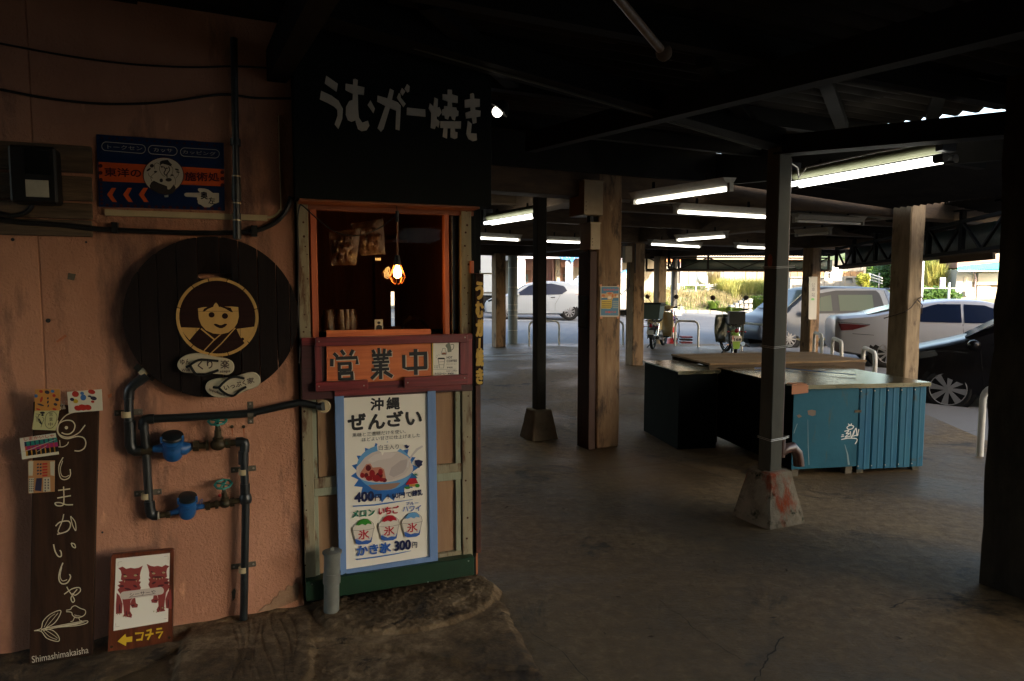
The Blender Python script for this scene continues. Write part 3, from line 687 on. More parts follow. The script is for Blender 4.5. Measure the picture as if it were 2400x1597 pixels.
for x, y in ((108,548),(108,662),(112,775),(2086,652),(2086,756),(2088,862)): pc.ell(x, y, 33, 32, 14)
for i in range(17): pc.ell(215 + i * 114, 1188 + i * 3.6, 27, 26, 12)
for i in range(6): pc.ell(118 + i * 2, 850 + i * 62, 24, 22, 10)
for i in range(16): pc.ell(130 + i * 122, 92 + i * 8.4, 22, 17, 10)
pc.lay('print_writing', M['maroon'])
pc.text('東洋の', (176,715), (770,738), 140, .03); pc.text('施術処', (1485,790), (2040,800), 140, .03)
pc.lay('outline', M['greyw'])
def pill(x0, y0, x1, y1, r, w_):
    pts = []; a0 = math.atan2(y1 - y0, x1 - x0)
    for k in range(11): t = a0 + pi / 2 + pi * k / 10; pts.append((x0 + r * cos(t), y0 + r * sin(t)))
    for k in range(11): t = a0 - pi / 2 + pi * k / 10; pts.append((x1 + r * cos(t), y1 + r * sin(t)))
    pc.line(pts, w_, True)
pill(198, 230, 768, 276, 70, 10); pill(954, 286, 1284, 310, 69, 10); pill(1475, 324, 1970, 354, 68, 10)
pc.text('トークセン', (222,270), (790,300), 66); pc.text('カッサ', (970,316), (1278,334), 60); pc.text('カッピング', (1442,350), (1978,385), 60)
pc.lay('disc_rim', M['maroon']); pc.ell(1130, 700, 334, 292, 40)
pc.lay('disc', M['greyw']); pc.ell(1130, 700, 322, 281, 40)
pc.poly([(1468,1015),(1478,995),(1505,986),(1700,985),(1725,980),(1690,945),(1690,920),(1715,912),(1800,918),(1860,935),(1935,990),(2032,990),(2034,1140),(1960,1165),(1880,1222),(1800,1222),(1750,1190),(1745,1182),(1700,1170),(1684,1140),(1690,1120),(1676,1090),(1680,1060),(1505,1050),(1478,1040)])
pc.lay('figure', dyn('brown_black_print', (.02, .012, .008)))
pc.poly([(905,870),(935,815),(975,790),(1060,830),(1190,880),(1195,930),(1240,925),(1300,850),(1330,900),(1318,960),(1270,1000),(1180,1018),(1080,1005),(960,950),(915,910)])
pc.poly([(1070,535),(1075,480),(1110,462),(1200,450),(1235,495),(1268,525),(1255,555),(1200,535),(1120,515)])
for cv in ([(1085,530),(1065,600),(1100,680),(1150,725)],[(990,600),(985,530),(1020,500),(1065,520)],[(1225,545),(1260,560),(1285,610),(1270,680),(1245,720)],[(945,800),(925,740),(960,690),(1030,640)],[(1320,860),(1325,780),(1300,720),(1280,690)],[(880,660),(900,710),(960,750)],[(1380,640),(1370,700),(1330,750)]): pc.curve(cv, 7)
for cv in ([(1130,560),(1165,610),(1140,660),(1165,700),(1195,680)],[(1215,560),(1230,620),(1190,680),(1190,740)]): pc.curve(cv, 16)
for a in ((890,610,42,16,-.6),(942,548,34,30,0),(1350,610,36,15,.3),(1365,650,30,12,.2),(1095,785,28,32,0),(1215,775,52,30,0),(1000,645,24,16,0),(1270,700,26,14,0),(1105,565,18,14,0),(1185,588,18,12,0)): pc.ell(*a[:4], 12, a[4])
pc.lay('foot', M['greyw']); pc.poly([(1145,1030),(1210,1020),(1212,1055),(1150,1060)]); pc.poly([(1200,885),(1232,890),(1225,935),(1195,925)])
pc.lay('hand_writing', M['ink']); pc.text('奥', (1738,1088), (1850,1092), 120, .03); pc.text('左', (1862,1165), (1968,1172), 110, .02)
pc.flush()
# ---- round wooden plaque with a carved logo
M['plank'] = mat('dark_stained_plank', (.011, .006, .005), (.005, .0028, .0024), 7, (10, 1, .5), .7, spec=.15, bump=.0012, bsc=50, bst=(12, 1, .6))
M['plankh'] = mat('inlay_dark_wood', (.024, .008, .006), (.016, .005, .004), 7, (.5, 1, 10), .7, spec=.15)
M['inlay'] = mat('golden_pine_inlay', (.62, .38, .12), (.5, .28, .08), 6, (3, 1, .6), .5)
pq = fthing('round_plaque', 'large round dark plank plaque with a carved child in kimono inside a pine ring', 'sign', (510, 925), .07)
cu = P(699, 742, .07); ct = P(556, 556, .07); cb_ = P(556, 929, .07); RR = (ct.z - cb_.z) / 2; cc = V((cu.x - RR, -.07, (ct.z + cb_.z) / 2))
seams = [-1, -.82, -.62, -.4, -.17, .08, .3, .52, .74, .9, 1]
zE = zt(260 / 1699, 380, 620)
a = P(*zE(545, 175), .07); b = P(*zE(1070, 160), .07); mbc = MB()
sl = []
for k in range(9): t = pi / 2 + pi * k / 8; sl.append((a.x + .012 + .011 * cos(t), .1, a.z + .011 * sin(t)))
for k in range(9): t = -pi / 2 + pi * k / 8; sl.append((b.x - .012 + .011 * cos(t), .1, a.z + .011 * sin(t)))
mbc.prism([(x, .05, z) for x, y, z in sl], (0, -.3, 0)); cut = mbc.build('cutter', None, pq)
for i in range(len(seams) - 1):
    x0, x1 = seams[i] * RR + .0012, seams[i + 1] * RR - .0012; pts = []
    n = 8
    for k in range(n + 1): x = x0 + (x1 - x0) * k / n; pts.append((cc.x + x, -.07 + random.uniform(0, .0015) * 0, cc.z + math.sqrt(max(RR * RR - x * x, 0))))
    for k in range(n + 1): x = x1 + (x0 - x1) * k / n; pts.append((cc.x + x, -.07, cc.z - math.sqrt(max(RR * RR - x * x, 0))))
    dy = .0015 * (i % 3); mb = MB(); mb.prism([(p[0], -.07 + dy, p[2]) for p in pts], (0, .028 - dy, 0)); o = mb.build('plank', M['plank'], pq, bev=.0015)
    if x0 < b.x - cc.x + .02 and x1 > a.x - cc.x - .02: boolean(o, cut)
bpy.data.objects.remove(cut); KID[pq.name] = []
for du in (-.15, .15):
    mb = MB(); mb.box(cc.x + du - .02, cc.x + du + .02, -.042, 0, cc.z - .24, cc.z + .24); mb.build('batten', M['plank'], pq)
cR = P(*zE(1475, 810), .071); cL = P(*zE(210, 790), .071); cT = P(*zE(840, 205), .071); cB = P(*zE(880, 1412), .071)
rc = V(((cR.x + cL.x) / 2, 0, (cT.z + cB.z) / 2)); rx = (cR.x - cL.x) / 2; rz_ = (cT.z - cB.z) / 2
for k in range(9):
    gaps = [12, 47, 75, 102, 127, 165, 228, 255, 283, 318, 372]
for k in range(len(gaps) - 1):
    t0 = radians(gaps[k] + .6); t1 = radians(gaps[k + 1] - .6) ; n = 8; mb = MB(); out = []
    for j in range(n + 1): t = t0 + (t1 - t0) * j / n; out.append((rc.x + rx * cos(t), -.074, rc.z + rz_ * sin(t)))
    for j in range(n + 1): t = t1 + (t0 - t1) * j / n; out.append((rc.x + rx * .925 * cos(t), -.074, rc.z + rz_ * .925 * sin(t)))
    mb.prism(out, (0, .006, 0)); mb.build('ring_segment', M['inlay'], pq, bev=.0008)
pc = Pic(pq, P, .0712, zE, .00006)
pc.lay('hair_field', M['plankh']); pc.ell(858, 808, 592, 553, 48)
pc.lay('pine_side', M['inlay'])
pc.poly([(285,965),(580,975),(520,1040),(420,1160),(350,1080),(305,1020)]); pc.poly([(1140,990),(1430,952),(1410,1050),(1340,1160),(1262,1205),(1190,1100)])
pc.lay('neck_line', M['inlay'])
pc.line([(595,985),(810,1160)], 22); pc.line([(1120,975),(905,1215),(755,1355)], 16); pc.line([(900,1070),(790,1165),(640,1325)], 16)
pc.lay('face', M['inlay'])
fp = [(548,675),(640,655),(780,652),(800,610),(825,586),(850,610),(870,652),(1050,645),(1165,655),(1175,800),(1150,900),(1100,980),(1010,1045),(900,1072),(780,1058),(670,1010),(600,930),(560,830)]
pc.poly(fp)
pc.lay('fringe', M['plankh'])
pc.poly([(620,725),(640,680),(690,655),(790,640),(770,655),(700,685),(650,722)]); pc.poly([(865,640),(960,650),(1050,665),(1085,735),(1050,728),(970,680)])
pc.ell(757, 773, 46, 42, 20); pc.ell(962, 791, 47, 44, 20)
pc.poly([(790,925),(800,910),(830,910),(880,930),(910,930),(960,908),(990,910),(994,925),(960,958),(920,978),(880,978),(830,955)])
pc.line([(545,722),(1172,716)], 4); pc.curve([(600,965),(680,1030),(780,1066),(900,1078),(1010,1054),(1090,1000)], 5)
pc.line([(520,975),(520,1035)], 6); pc.line([(1195,985),(1198,1100)], 6); pc.ell(1232, 1145, 24, 24, 12)
pc.flush()
# ---- flip-flops nailed to the plaque
M['sole'] = mat('pale_foam_sole', (.52, .46, .33), (.46, .4, .28), 40, (1, 1, 12), .8, .0004, 200, (1, 1, 8))
zS = zt(260 / 2357, 380, 820)
def sandal(outline, strap, label, words, h):
    t = fthing('flip_flop', label, 'sandal', zS(*outline[0]), .075, 'flip-flops nailed to the round plaque')
    n = len(outline); sm = []
    for i in range(n):
        p0, p1, p2, p3 = outline[(i - 1) % n], outline[i], outline[(i + 1) % n], outline[(i + 2) % n]
        for k in range(4):
            q = k / 4; sm.append(tuple(.5 * (2 * p1[d] + (p2[d] - p0[d]) * q + (2 * p0[d] - 5 * p1[d] + 4 * p2[d] - p3[d]) * q * q + (3 * p1[d] - p0[d] - 3 * p2[d] + p3[d]) * q ** 3) for d in (0, 1)))
    mb = MB(); q = [P(*zS(x, y), .1) for x, y in sm]; mb.prism(q, (0, .024, 0)); mb.build('sole', M['sole'], t, bev=.003)
    p = Pic(t, P, .1003, zS); p.lay('burnt_writing', dyn('burnt_brown', (.035, .014, .014)))
    for w_ in words: p.text(*w_)
    p.flush()
    for st in strap:
        pp = [P(*zS(x, y), .1 + o) for x, y, o in st]; out = []
        for i in range(len(pp) - 1):
            a, b, c, d = pp[max(i - 1, 0)], pp[i], pp[i + 1], pp[min(i + 2, len(pp) - 1)]
            for k in range(5):
                q = k / 5; out.append(.5 * (2 * b + (c - a) * q + (2 * a - 5 * b + 4 * c - d) * q * q + (3 * b - a - 3 * c + d) * q ** 3))
        out.append(pp[-1]); mb = MB(); mb.tube(out, .0052, 8); mb.build('strap', M['blackrub'], t)
    return t
sandal([(320,330),(370,210),(520,115),(730,80),(900,100),(1120,155),(1350,190),(1490,260),(1532,370),(1500,470),(1390,535),(1250,525),(1000,510),(700,500),(480,490),(370,430)],
       [[(520,370,0),(590,330,.012),(640,290,.02),(780,220,.02),(930,215,.016),(1190,240,.0)], [(590,330,.012),(640,420,.018),(720,520,.02),(850,545,.02),(1020,500,.016),(1190,435,0)]],
       'flip-flop nailed flat above the other, with Walk and steps burnt into it', [('ゆん', (395,320),(600,300),110,.03), ('くり', (770,430),(1080,395),180,.03), ('楽', (1240,400),(1425,400),175,.02), ('Walk', (415,465),(600,460),60,.03), ('steps', (1230,500),(1445,490),55,.03)], 0)
sandal([(918,800),(960,700),(1080,640),(1250,610),(1420,600),(1560,575),(1700,530),(1830,492),(1960,490),(2060,560),(2092,670),(2040,770),(1920,830),(1780,870),(1620,950),(1450,1010),(1200,1020),(1040,970),(950,890)],
       [[(1090,800,0),(1200,800,.014),(1290,710,.02),(1420,610,.02),(1560,575,.018),(1740,610,0)], [(1200,800,.014),(1270,880,.02),(1400,960,.02),(1520,975,.018),(1640,880,.014),(1780,790,0)]],
       'lower tilted flip-flop with Ippukuya burnt into its toe', [('いっぷく', (1335,870),(1790,745),110,.04), ('家', (1820,730),(1965,700),120,.03), ('Ippukuya', (985,875),(1320,990),62,.03)], 0)
# ------------------------------------------------------------------ water pipework
zW = zt(280 / 1463, 320, 950); zL = zt(560 / 1254, 240, 820)
pw = fthing('water_pipework', 'black water pipework with two blue meters and two green-wheeled valves on the pink wall', 'pipework', (572, 1452), .04)
M['pvc'] = mat('black_pvc', (.014, .018, .02), (.009, .011, .012), 12, rough=.35, stain=((.12, .12, .1), 16, .7, (1, 1, .3)))
M['brass'] = mat('grimy_brass', (.055, .04, .016), (.03, .02, .01), 30, rough=.55, metal=.4, stain=((.02, .05, .035), 25, .6))
M['meterblue'] = mat('blue_enamel', (.015, .1, .3), (.01, .075, .23), 20, rough=.4, stain=((.01, .05, .14), 14, .66))
M['wheelgreen'] = mat('green_valve_paint', (.01, .22, .18), (.008, .15, .12), 30, rough=.5, stain=((.02, .03, .02), 30, .62))
M['ptape'] = flat('white_pipe_tape', (.55, .5, .4), .7)
HO = .05
def pt(name, pts, r, m='pvc', z=zW, off=HO, seg=14, par=pw):
    mb = MB(); rr = r if not isinstance(r, (int, float)) else r
    mb.tube([P(*z(p[0], p[1]), p[2] if len(p) > 2 else off) for p in pts], rr, seg); return mb.build(name, M[m], par)
s0 = .0172
def bend(c, r, a0, a1, n=6): return [(c[0] + r * cos(radians(a0 + (a1 - a0) * k / n)), c[1] + r * sin(radians(a0 + (a1 - a0) * k / n))) for k in range(n + 1)]
# feed from the top left, behind the plaque
pt('pipe', [(245,125),(215,150),(150,200)], .0175, z=zL, off=.035)
pt('elbow', [(235,133),(165,183),(143,210),(138,240),(138,262)], .0205, z=zL, off=.04)
pt('pipe', [(138,255),(140,380),(148,470)], .0175, z=zL, off=.045)
pt('elbow', [(143,375),(147,500),(158,525),(175,532),(205,532)], .0215, z=zL, off=.05)
pt('tee', [(190,532),(262,530)], .02, 'brass', z=zL)
# outgoing long run
pt('pipe', [(130,170),(600,150),(1463,97)], .0165)
mbx = [(1380,102),(2235,55)]
mb = MB(); mb.tube([P(*zW(1380,102), HO), P(700,944, HO), P(752,953, HO)], .0165, 14); mb.build('pipe', M['pvc'], pw)
pt('elbow', [(215,166),(150,168),(110,178),(90,205),(85,250),(85,290)], .0205)
pt('pipe', [(92,280),(115,520),(130,800),(145,1040),(155,1200)], .0165, 'pipe')
pt('elbow', [(158,1175),(168,1290),(182,1335),(215,1352),(262,1352)], .0205)
pt('reducer_ring', [(266,1352),(282,1350)], .0155, 'ptape')
pt('nipple', [(282,1350),(420,1330)], .0125, 'brass'); pt('union_nut', [(362,1338),(412,1332)], .0165, 'brass', seg=6)
# lower meter
def meter(c, r, h, tilt, ports, lab):
    t = MB(); p = P(*zW(*c), HO + .01); ax = V((tilt, -.45, 1)).normalized()
    t.lathe([(r * .8, -.05), (r * .95, -.035), (r * .97, 0), (r * .93, .002), (r * .93, h * .4), (r, h * .42), (r, h * .62), (r * .96, h * .63), (r * .96, h), (r * .8, h + .003)], p, ax, 28)
    b = t.build('water_meter', M['meterblue'], pw, smooth=40)
    l = MB(); q = p + ax * (h + .003); l.lathe([(r * 1.05, -.006), (r * 1.08, 0), (r * 1.02, .005), (r * .8, .008), (0, .008)], q, ax, 28); l.build('lid', M['pvc'], b)
    l = MB()
    for s_ in (-1, 1): l.box(q.x + s_ * r * 1.0 - .004, q.x + s_ * r * 1.0 + .004, q.y - r * .5, q.y - r * .3, q.z - .022, q.z + .004)
    l.build('catch', M['meterblue'], b)
    for pp, rr in ports: mb = MB(); mb.tube([P(*zW(*a_), HO) for a_ in pp], rr, 14); mb.build('port', M['meterblue'], b)
    pc = Pic(b, lambda x, y, o: P(x, y, o), HO + .01 + r + .0005, zW); pc.lay('cast_mark', dyn('dark_blue_cast', (.006, .04, .12)))
    pc.line([(c[0] - 20, c[1] + 30), (c[0], c[1] + 5), (c[0] + 20, c[1] + 30), (c[0], c[1] + 52)], 4, True); pc.line([(c[0] - 22, c[1] + 12), (c[0] + 22, c[1] + 48)], 3); pc.line([(c[0] + 22, c[1] + 12), (c[0] - 22, c[1] + 48)], 3); pc.flush()
meter((445, 520), .040, .055, .05, [([(200,535),(300,530),(380,520)], [.0145, .018, .03]), ([(500,525),(600,530),(690,495)], [.034, .026, .013])], 0)
meter((625, 1240), .035, .047, .08, [([(415,1325),(500,1300),(570,1270)], [.011, .013, .02]), ([(680,1250),(760,1245),(835,1240)], [.016, .012, .010])], 1)
pt('union_nut', [(690,500),(765,498)], .0235, 'brass', seg=6); pt('nipple', [(760,498),(870,492)], .0135, 'brass'); pt('flange', [(848,494),(880,491)], .022, 'brass')
def valve(c, r, stem_top, wr, ports):
    p = P(*zW(*c), HO); q = P(*zW(*stem_top), HO + .01)
    mb = MB(); mb.ball(p, r, 16, 10, (1.15, 1, .95)); d = (q - p).normalized(); L_ = (q - p).length
    mb.lathe([(r * .75, r * .5), (r * .8, r * 1.0), (r * .55, r * 1.2), (r * .5, L_ * .6), (r * .42, L_ * .62), (r * .35, L_ * .8), (r * .2, L_ * .82), (r * .2, L_)], p, d, 14)
    v = mb.build('valve', M['brass'], pw, smooth=40)
    mb = MB(); n = 24; ax = V((0, -.35, 1)).normalized(); e = ax.orthogonal().normalized(); g = ax.cross(e)
    for k in range(n):
        a = 2 * pi * k / n; rr = wr * (1 + .05 * cos(8 * a)); c_ = q + (e * cos(a) + g * sin(a)) * rr
        for j in range(6):
            b_ = 2 * pi * j / 6; mb.v.append(tuple(c_ + (e * cos(a) + g * sin(a)) * (.005 * cos(b_)) + ax * (.005 * sin(b_))))
    for k in range(n):
        for j in range(6): a_ = k * 6 + j; b_ = k * 6 + (j + 1) % 6; c_ = ((k + 1) % n) * 6 + j; d_ = ((k + 1) % n) * 6 + (j + 1) % 6; mb.f.append((a_, c_, d_, b_))
    for k in range(4): a = pi * k / 2 + .3; mb.bar(q, q + (e * cos(a) + g * sin(a)) * wr, .006, .005)
    mb.lathe([(.009, -.006), (.009, .006)], q, ax, 10); mb.build('hand_wheel', M['wheelgreen'], v)
    return v
valve((1000, 480), .028, (992, 192), .035, None); valve((1085, 1200), .022, (1062, 968), .033, None)
pt('union_nut', [(1085,470),(1145,464)], .022, 'brass', seg=6); pt('nipple', [(1030,475),(1240,455)], .0135, 'brass')
pt('elbow', [(1215,452),(1290,447),(1318,455),(1325,490),(1322,570)], .0205)
pt('pipe', [(1320,560),(1318,760),(1325,960)], .0175); pt('sleeve', [(1310,560),(1308,720)], .0215)
pt('sleeve', [(1328,960),(1332,1110)], .0205); pt('tee', [(1332,1090),(1334,1130),(1336,1170),(1338,1200)], [.022, .027, .027, .0225])
pt('branch', [(1334,1148),(1262,1160)], .0165); pt('reducer_ring', [(1262,1160),(1276,1158)], .0145, 'ptape')
pt('nipple', [(1262,1168),(835,1240)], .0115, 'brass'); 
for a, b, r in (((845,1238),(900,1230),.0185), ((960,1222),(1000,1214),.0185), ((1145,1192),(1195,1184),.0195)): pt('union_nut', [a, b], r, 'brass', seg=6)
mb = MB(); mb.tube([P(*zW(1338,1195), HO), P(574,1300,HO), P(571,1452,HO)], .017, 14); mb.build('pipe', M['pvc'], pw)
mb = MB(); mb.ball(P(*zW(1018,1106), HO + .01), .0075, 10, 6); mb.build('red_tag', flat('red_plastic', (.3, .015, .01), .4), pw)
cable('seal_wire', None, [(463,1196,.06),(468,1178,.065),(474,1170,.06),(472,1184,.06)], .0013, M['meterblue'], par=pw)
def clamp(c, horiz, m='cream', w_=26):   # zoomL coordinates
    x, y = c; mb = MB(); p = P(*zL(x, y), 0)
    hx, hz = (.052, .0125) if horiz else (.0125, .05)
    mb.box(p.x - hx, p.x + hx, -.004, 0, p.z - hz, p.z + hz); k = mb.build('clamp', M['clampsteel'], pw, bev=.002)
    mb = MB(); ax = V((0, 0, 1)) if horiz else V((1, 0, 0)); q = P(*zL(x, y), HO - .003) ; q = V((p.x, -HO + .002, p.z))
    mb.tube([q - ax * .012, q + ax * .012], .0205, 16); mb.build('strap', M['cream'] if m == 'cream' else M['clampsteel'], k)
    mb = MB()
    for s_ in (-1, 1):
        o = V((s_ * hx * .78, -.004, 0)) if horiz else V((0, -.004, s_ * hz * .78)); mb.lathe([(.0048, 0), (.004, .0025)], V((p.x, 0, p.z)) + o, (0, -1, 0), 8)
    mb.build('screw', M['wire'], k)
M['clampsteel'] = mat('grey_clamp_plate', (.16, .14, .11), (.1, .085, .06), 30, rough=.5, metal=.3)
clamp((138, 329), True); clamp((240, 750), True); clamp((741, 626), True); clamp((741, 1131), True); clamp((777, 330), False, 's')
# diagonal clamp at top left
mb = MB(); c0 = P(*zL(222, 120), .0); mb.bar(c0 + V((-.034, -.003, .03)), c0 + V((.036, -.003, -.028)), .004, .026, (1, 0, 1)); k = mb.build('clamp', M['clampsteel'], pw, bev=.001)
mb = MB(); mb.tube([c0 + V((-.004, -.035, -.008)), c0 + V((.014, -.035, .012))], .0208, 14); mb.build('strap', M['cream'], k)
# rust-weeping bolt holes
bt = []
for i, x in enumerate((680, 741)):
    mb = MB(); p = P(*zL(x, 403), 0); mb.lathe([(.0075, 0), (.007, .008), (.004, .009)], p, (0, -1, 0), 9)
    t = single('bolt_stub', mb, M['brass'], ['left of two rusty bolt stubs weeping rust right of the upper valve', 'right of two rusty bolt stubs weeping rust right of the upper valve'][i], 'bolt', p, FAC, 'rusty bolt stubs')
    mb = MB(); mb.prism([p + V((-.0025, 0, -.004)), p + V((.003, 0, -.004)), p + V((.002, 0, -.03)), p + V((.0006, 0, -.05 - .01 * i)), p + V((-.001, 0, -.032))], (0, -.0006, 0)); mb.build('rust_run', dyn('rust_streak', (.42, .1, .03), .9), wall)
# cream collar where the long pipe enters the front
cl = fthing('pipe_collar', 'cream plastic collar where the black pipe enters the shop front', 'collar', (757, 953), .06)
mb = MB(); mb.lathe([(.03, 0), (.03, .004), (.025, .012), (.018, .012)], P(759, 953, .06), (0, -1, 0), 24); mb.build('flange', M['cream'], cl)
mb = MB(); mb.tube([P(745, 953, HO), P(757, 953, .075), P(759, 953, .078)], [.0165, .0195, .0195], 14); mb.build('elbow_end', M['pvc'], cl)
# grey standpipe at the foot of the front
M['greypvc'] = mat('grey_pvc', (.14, .145, .125), (.1, .1, .085), 14, rough=.55, stain=((.05, .04, .03), 10, .6))
gd = fthing('standpipe', 'short grey PVC drain pipe standing before the green base board', 'pipe', (777, 1415), .12)
zG = zt(500 / 1307, 680, 860)
b0 = P(*zG(252, 1455), .12); t0_ = P(*zG(258, 1140), .12)
mb = MB(); mb.tube([b0 + V((0, 0, -.03)), b0.lerp(t0_, .5)], .034, 22); mb.build('pipe', M['greypvc'], gd)
mb = MB(); mb.tube([b0.lerp(t0_, .42), b0.lerp(t0_, .62)], [.0385, .0385], 22); mb.build('coupling', M['greypvc'], gd)
mb = MB(); mb.tube([b0.lerp(t0_, .6), b0.lerp(t0_, .9), t0_], [.036, .036, .0375], 22); mb.build('sleeve', M['greypvc'], gd)
mb = MB(); mb.lathe([(.043, 0), (.043, .008), (.03, .012), (0, .012)], t0_, (0, 0, 1), 22); mb.lathe([(.012, 0), (.01, .016)], t0_ + V((0, 0, .01)), (0, 0, 1), 4); mb.build('cap', M['greypvc'], gd)
# ------------------------------------------------------------------ leaning boards
M['darkboard'] = mat('dark_brown_board', (.04, .017, .008), (.016, .007, .004), 5, (8, 1, .5), .75, spec=.2, bump=.001, bsc=50, bst=(12, 1, .6), stain=((.09, .05, .025), 3, .62, (3, 1, .3)))
lb = fthing('name_board', 'tall narrow dark board with white brushed hiragana and a bird drawing, leaning on the wall', 'board', (140, 1548), .12)
zB = zt(420 / 894, 0, 860)
quad('board', lb, M['darkboard'], [(78, 942), zB(489, 220), zB(460, 1437), zB(145, 1483)], .085, .115, bev=.002)
pc = Pic(lb, P, .1155, zB); pc.lay('chalk_lettering', mat('cream_paint_marker', (.62, .54, .38), (.52, .45, .3), 60, rough=.8))
zC = zt(240 / 1344, 30, 900)
pc.z = zC
pc.curve([(870,360),(760,385),(680,430),(610,520),(590,610),(620,670),(700,700),(780,690),(870,640),(920,580),(950,540)], 14)
pc.curve([(610,520),(660,490),(720,478),(780,490),(815,540),(800,610),(750,655),(690,660),(640,640)], 15)
pc.curve([(590,480),(580,560),(590,640),(640,700),(720,720),(800,700),(860,690),(930,710),(958,770),(940,840),(880,880),(810,878)], 15)
pc.ell(703, 575, 22, 22, 14); pc.curve([(600,828),(660,826),(710,800),(732,762)], 12); pc.line([(615,740),(622,825)], 10)
pc.curve([(660,965),(610,1060),(605,1150),(625,1230),(670,1258),(730,1240),(757,1190),(752,1120)], 13); pc.curve([(655,1010),(625,1110),(640,1200),(690,1222),(740,1200)], 9)
pc.z = zB
for a in ([(290,617),(350,609)],[(286,655),(354,643)]): pc.line(a, 6)
pc.curve([(317,598),(319,660),(314,690),(285,693),(275,680),(300,678),(330,688),(364,688)], 6)
pc.curve([(277,795),(300,775),(340,770),(352,790),(335,820),(285,836)], 6); pc.curve([(318,735),(310,770),(290,820),(300,830)], 5); pc.curve([(352,745),(375,775),(378,818),(362,790),(352,748)], 4)
pc.curve([(267,886),(275,920),(290,945),(305,945),(305,925),(298,915)], 6); pc.curve([(355,880),(372,885),(376,903),(362,897),(355,880)], 5)
pc.curve([(314,978),(298,1020),(294,1060),(308,1082),(335,1078),(352,1050),(346,1035)], 6); pc.curve([(308,1000),(300,1045),(312,1068),(335,1062)], 4)
pc.curve([(320,1135),(360,1108),(395,1102),(400,1120),(375,1140),(360,1130)], 5); pc.curve([(333,1098),(345,1120),(360,1140),(372,1165),(362,1175),(355,1150),(385,1110)], 5)
# bird
pc.curve([(330,1215),(352,1210),(358,1200),(375,1192),(400,1205),(425,1215),(424,1235),(405,1248),(380,1252),(362,1240),(356,1225),(330,1222)], 4)
for k in range(6): pc.line([(372 + k * 6, 1236 + k * 1.5), (377 + k * 6, 1246)], 2.5)
pc.line([(372,1250),(364,1268),(352,1272)], 3.5); pc.line([(392,1250),(398,1266),(410,1268)], 3.5)
pc.curve([(205,1310),(300,1290),(400,1272),(436,1268),(430,1280),(380,1292),(290,1300),(215,1316)], 4)
pc.poly([(250,1302),(400,1275),(425,1275),(380,1288),(300,1298)])
pc.curve([(170,1317),(205,1305),(215,1270),(250,1235),(300,1215),(298,1240),(270,1280),(225,1305),(205,1316)], 4); pc.curve([(230,1300),(262,1262),(290,1228)], 2.5); pc.curve([(220,1300),(245,1255),(275,1232)], 2.5)
pc.curve([(170,1317),(205,1320),(235,1355),(290,1370),(292,1345),(262,1315),(215,1308)], 4); pc.curve([(215,1315),(245,1345),(285,1362)], 2.5); pc.curve([(225,1312),(262,1335),(288,1355)], 2.5)
pc.flush(); pc.lay('small_writing', M['greyw']); pc.text('Shimashimakaisha', (160,1478), (442,1428), 34, -.012); pc.text('shi', (298,215), (326,212), 44, -.012); pc.flush()
# the little cards pinned over the board top
def card(lb_, c4, m, off=.125, th=.003, grp='postcard packs'):
    t = fthing('postcard', lb_, 'card', c4[3], off, grp)
    quad('sheet', t, m, c4, off - th, off); return t
cO = card('orange patterned postcard pinned at top left of the tall board', [zC(290,72), zC(620,68), zC(620,350), zC(288,352)], dyn('orange_card', (.52, .24, .06), .3))
pc = Pic(cO, P, .1253, zC)
for nm, c, sh in (('red_print', (.4,.03,.02), [(370,100,26,20),(375,205,16,40),(541,155,22,20),(335,335,30,12),(545,332,28,14)]), ('blue_print', (.05,.15,.4), [(522,98,24,20),(305,160,24,24)]), ('dark_print', (.03,.03,.06), [(450,110,34,24),(365,275,48,12),(580,208,28,20),(560,270,26,18),(460,190,12,16),(460,240,12,22),(465,290,9,20)])):
    pc.lay(nm, dyn('card_' + nm, c, .3))
    for a in sh: pc.ell(*a, 10, .3)
pc.flush()
cY = card('pale yellow open-sign card with an ink figure under the orange postcard', [zC(286,355), zC(608,352), zC(560,612), zC(255,602)], dyn('pale_yellow_card', (.5, .48, .24), .4), .124)
pc = Pic(cY, P, .1243, zC); pc.lay('ink_drawing', M['ink'])
for b_, y in (('営', 425), ('業', 492), ('中', 558)): pc.text(b_, (478 if y < 500 else 468, y), (525, y - 3), 50, 0)
pc.curve([(440,405),(480,372),(540,368),(580,420),(565,510),(520,575),(460,580),(425,530),(430,450),(440,405)], 6)
pc.ell(388, 380, 34, 16, 12); pc.ell(390, 410, 18, 14, 10); pc.curve([(350,400),(330,440),(345,500),(385,535)], 9); pc.curve([(300,420),(315,450),(318,500)], 6); pc.curve([(385,440),(410,460),(390,510),(370,570)], 6); pc.poly([(335,460),(350,455),(385,520),(370,535)]); pc.line([(400,420),(350,400),(300,395)], 5); pc.flush()
cW = card('white card of red and blue creatures pinned at the top right of the board', [zC(712,108), zC(1165,72), zC(1180,350), zC(735,382)], dyn('white_card', (.6, .57, .46), .3), .126)
pc = Pic(cW, P, .1263, zC)
for nm, c, sh in (('red_print', (.4,.03,.04), [(822,135,48,40),(1035,105,50,30),(855,320,50,34),(915,310,60,40),(985,310,50,36),(1048,235,24,16)]), ('blue_print', (.05,.15,.4), [(925,180,40,40),(910,125,26,22)]), ('yellow_print', (.5,.35,.03), [(825,228,34,28)]), ('dark_print', (.06,.06,.07), [(778,205,30,22),(1060,190,44,26),(1010,165,28,14)])):
    pc.lay(nm, dyn('card_' + nm, c, .3))
    for a in sh: pc.ell(*a, 10, .2)
pc.flush()
cD = card('tilted card of dark and many-coloured figures in a shiny sleeve', [zC(90,715), zC(560,648), zC(604,925), zC(122,992)], dyn('white_card', (.6, .57, .46)), .127)
pc = Pic(cD, P, .1273, zC)
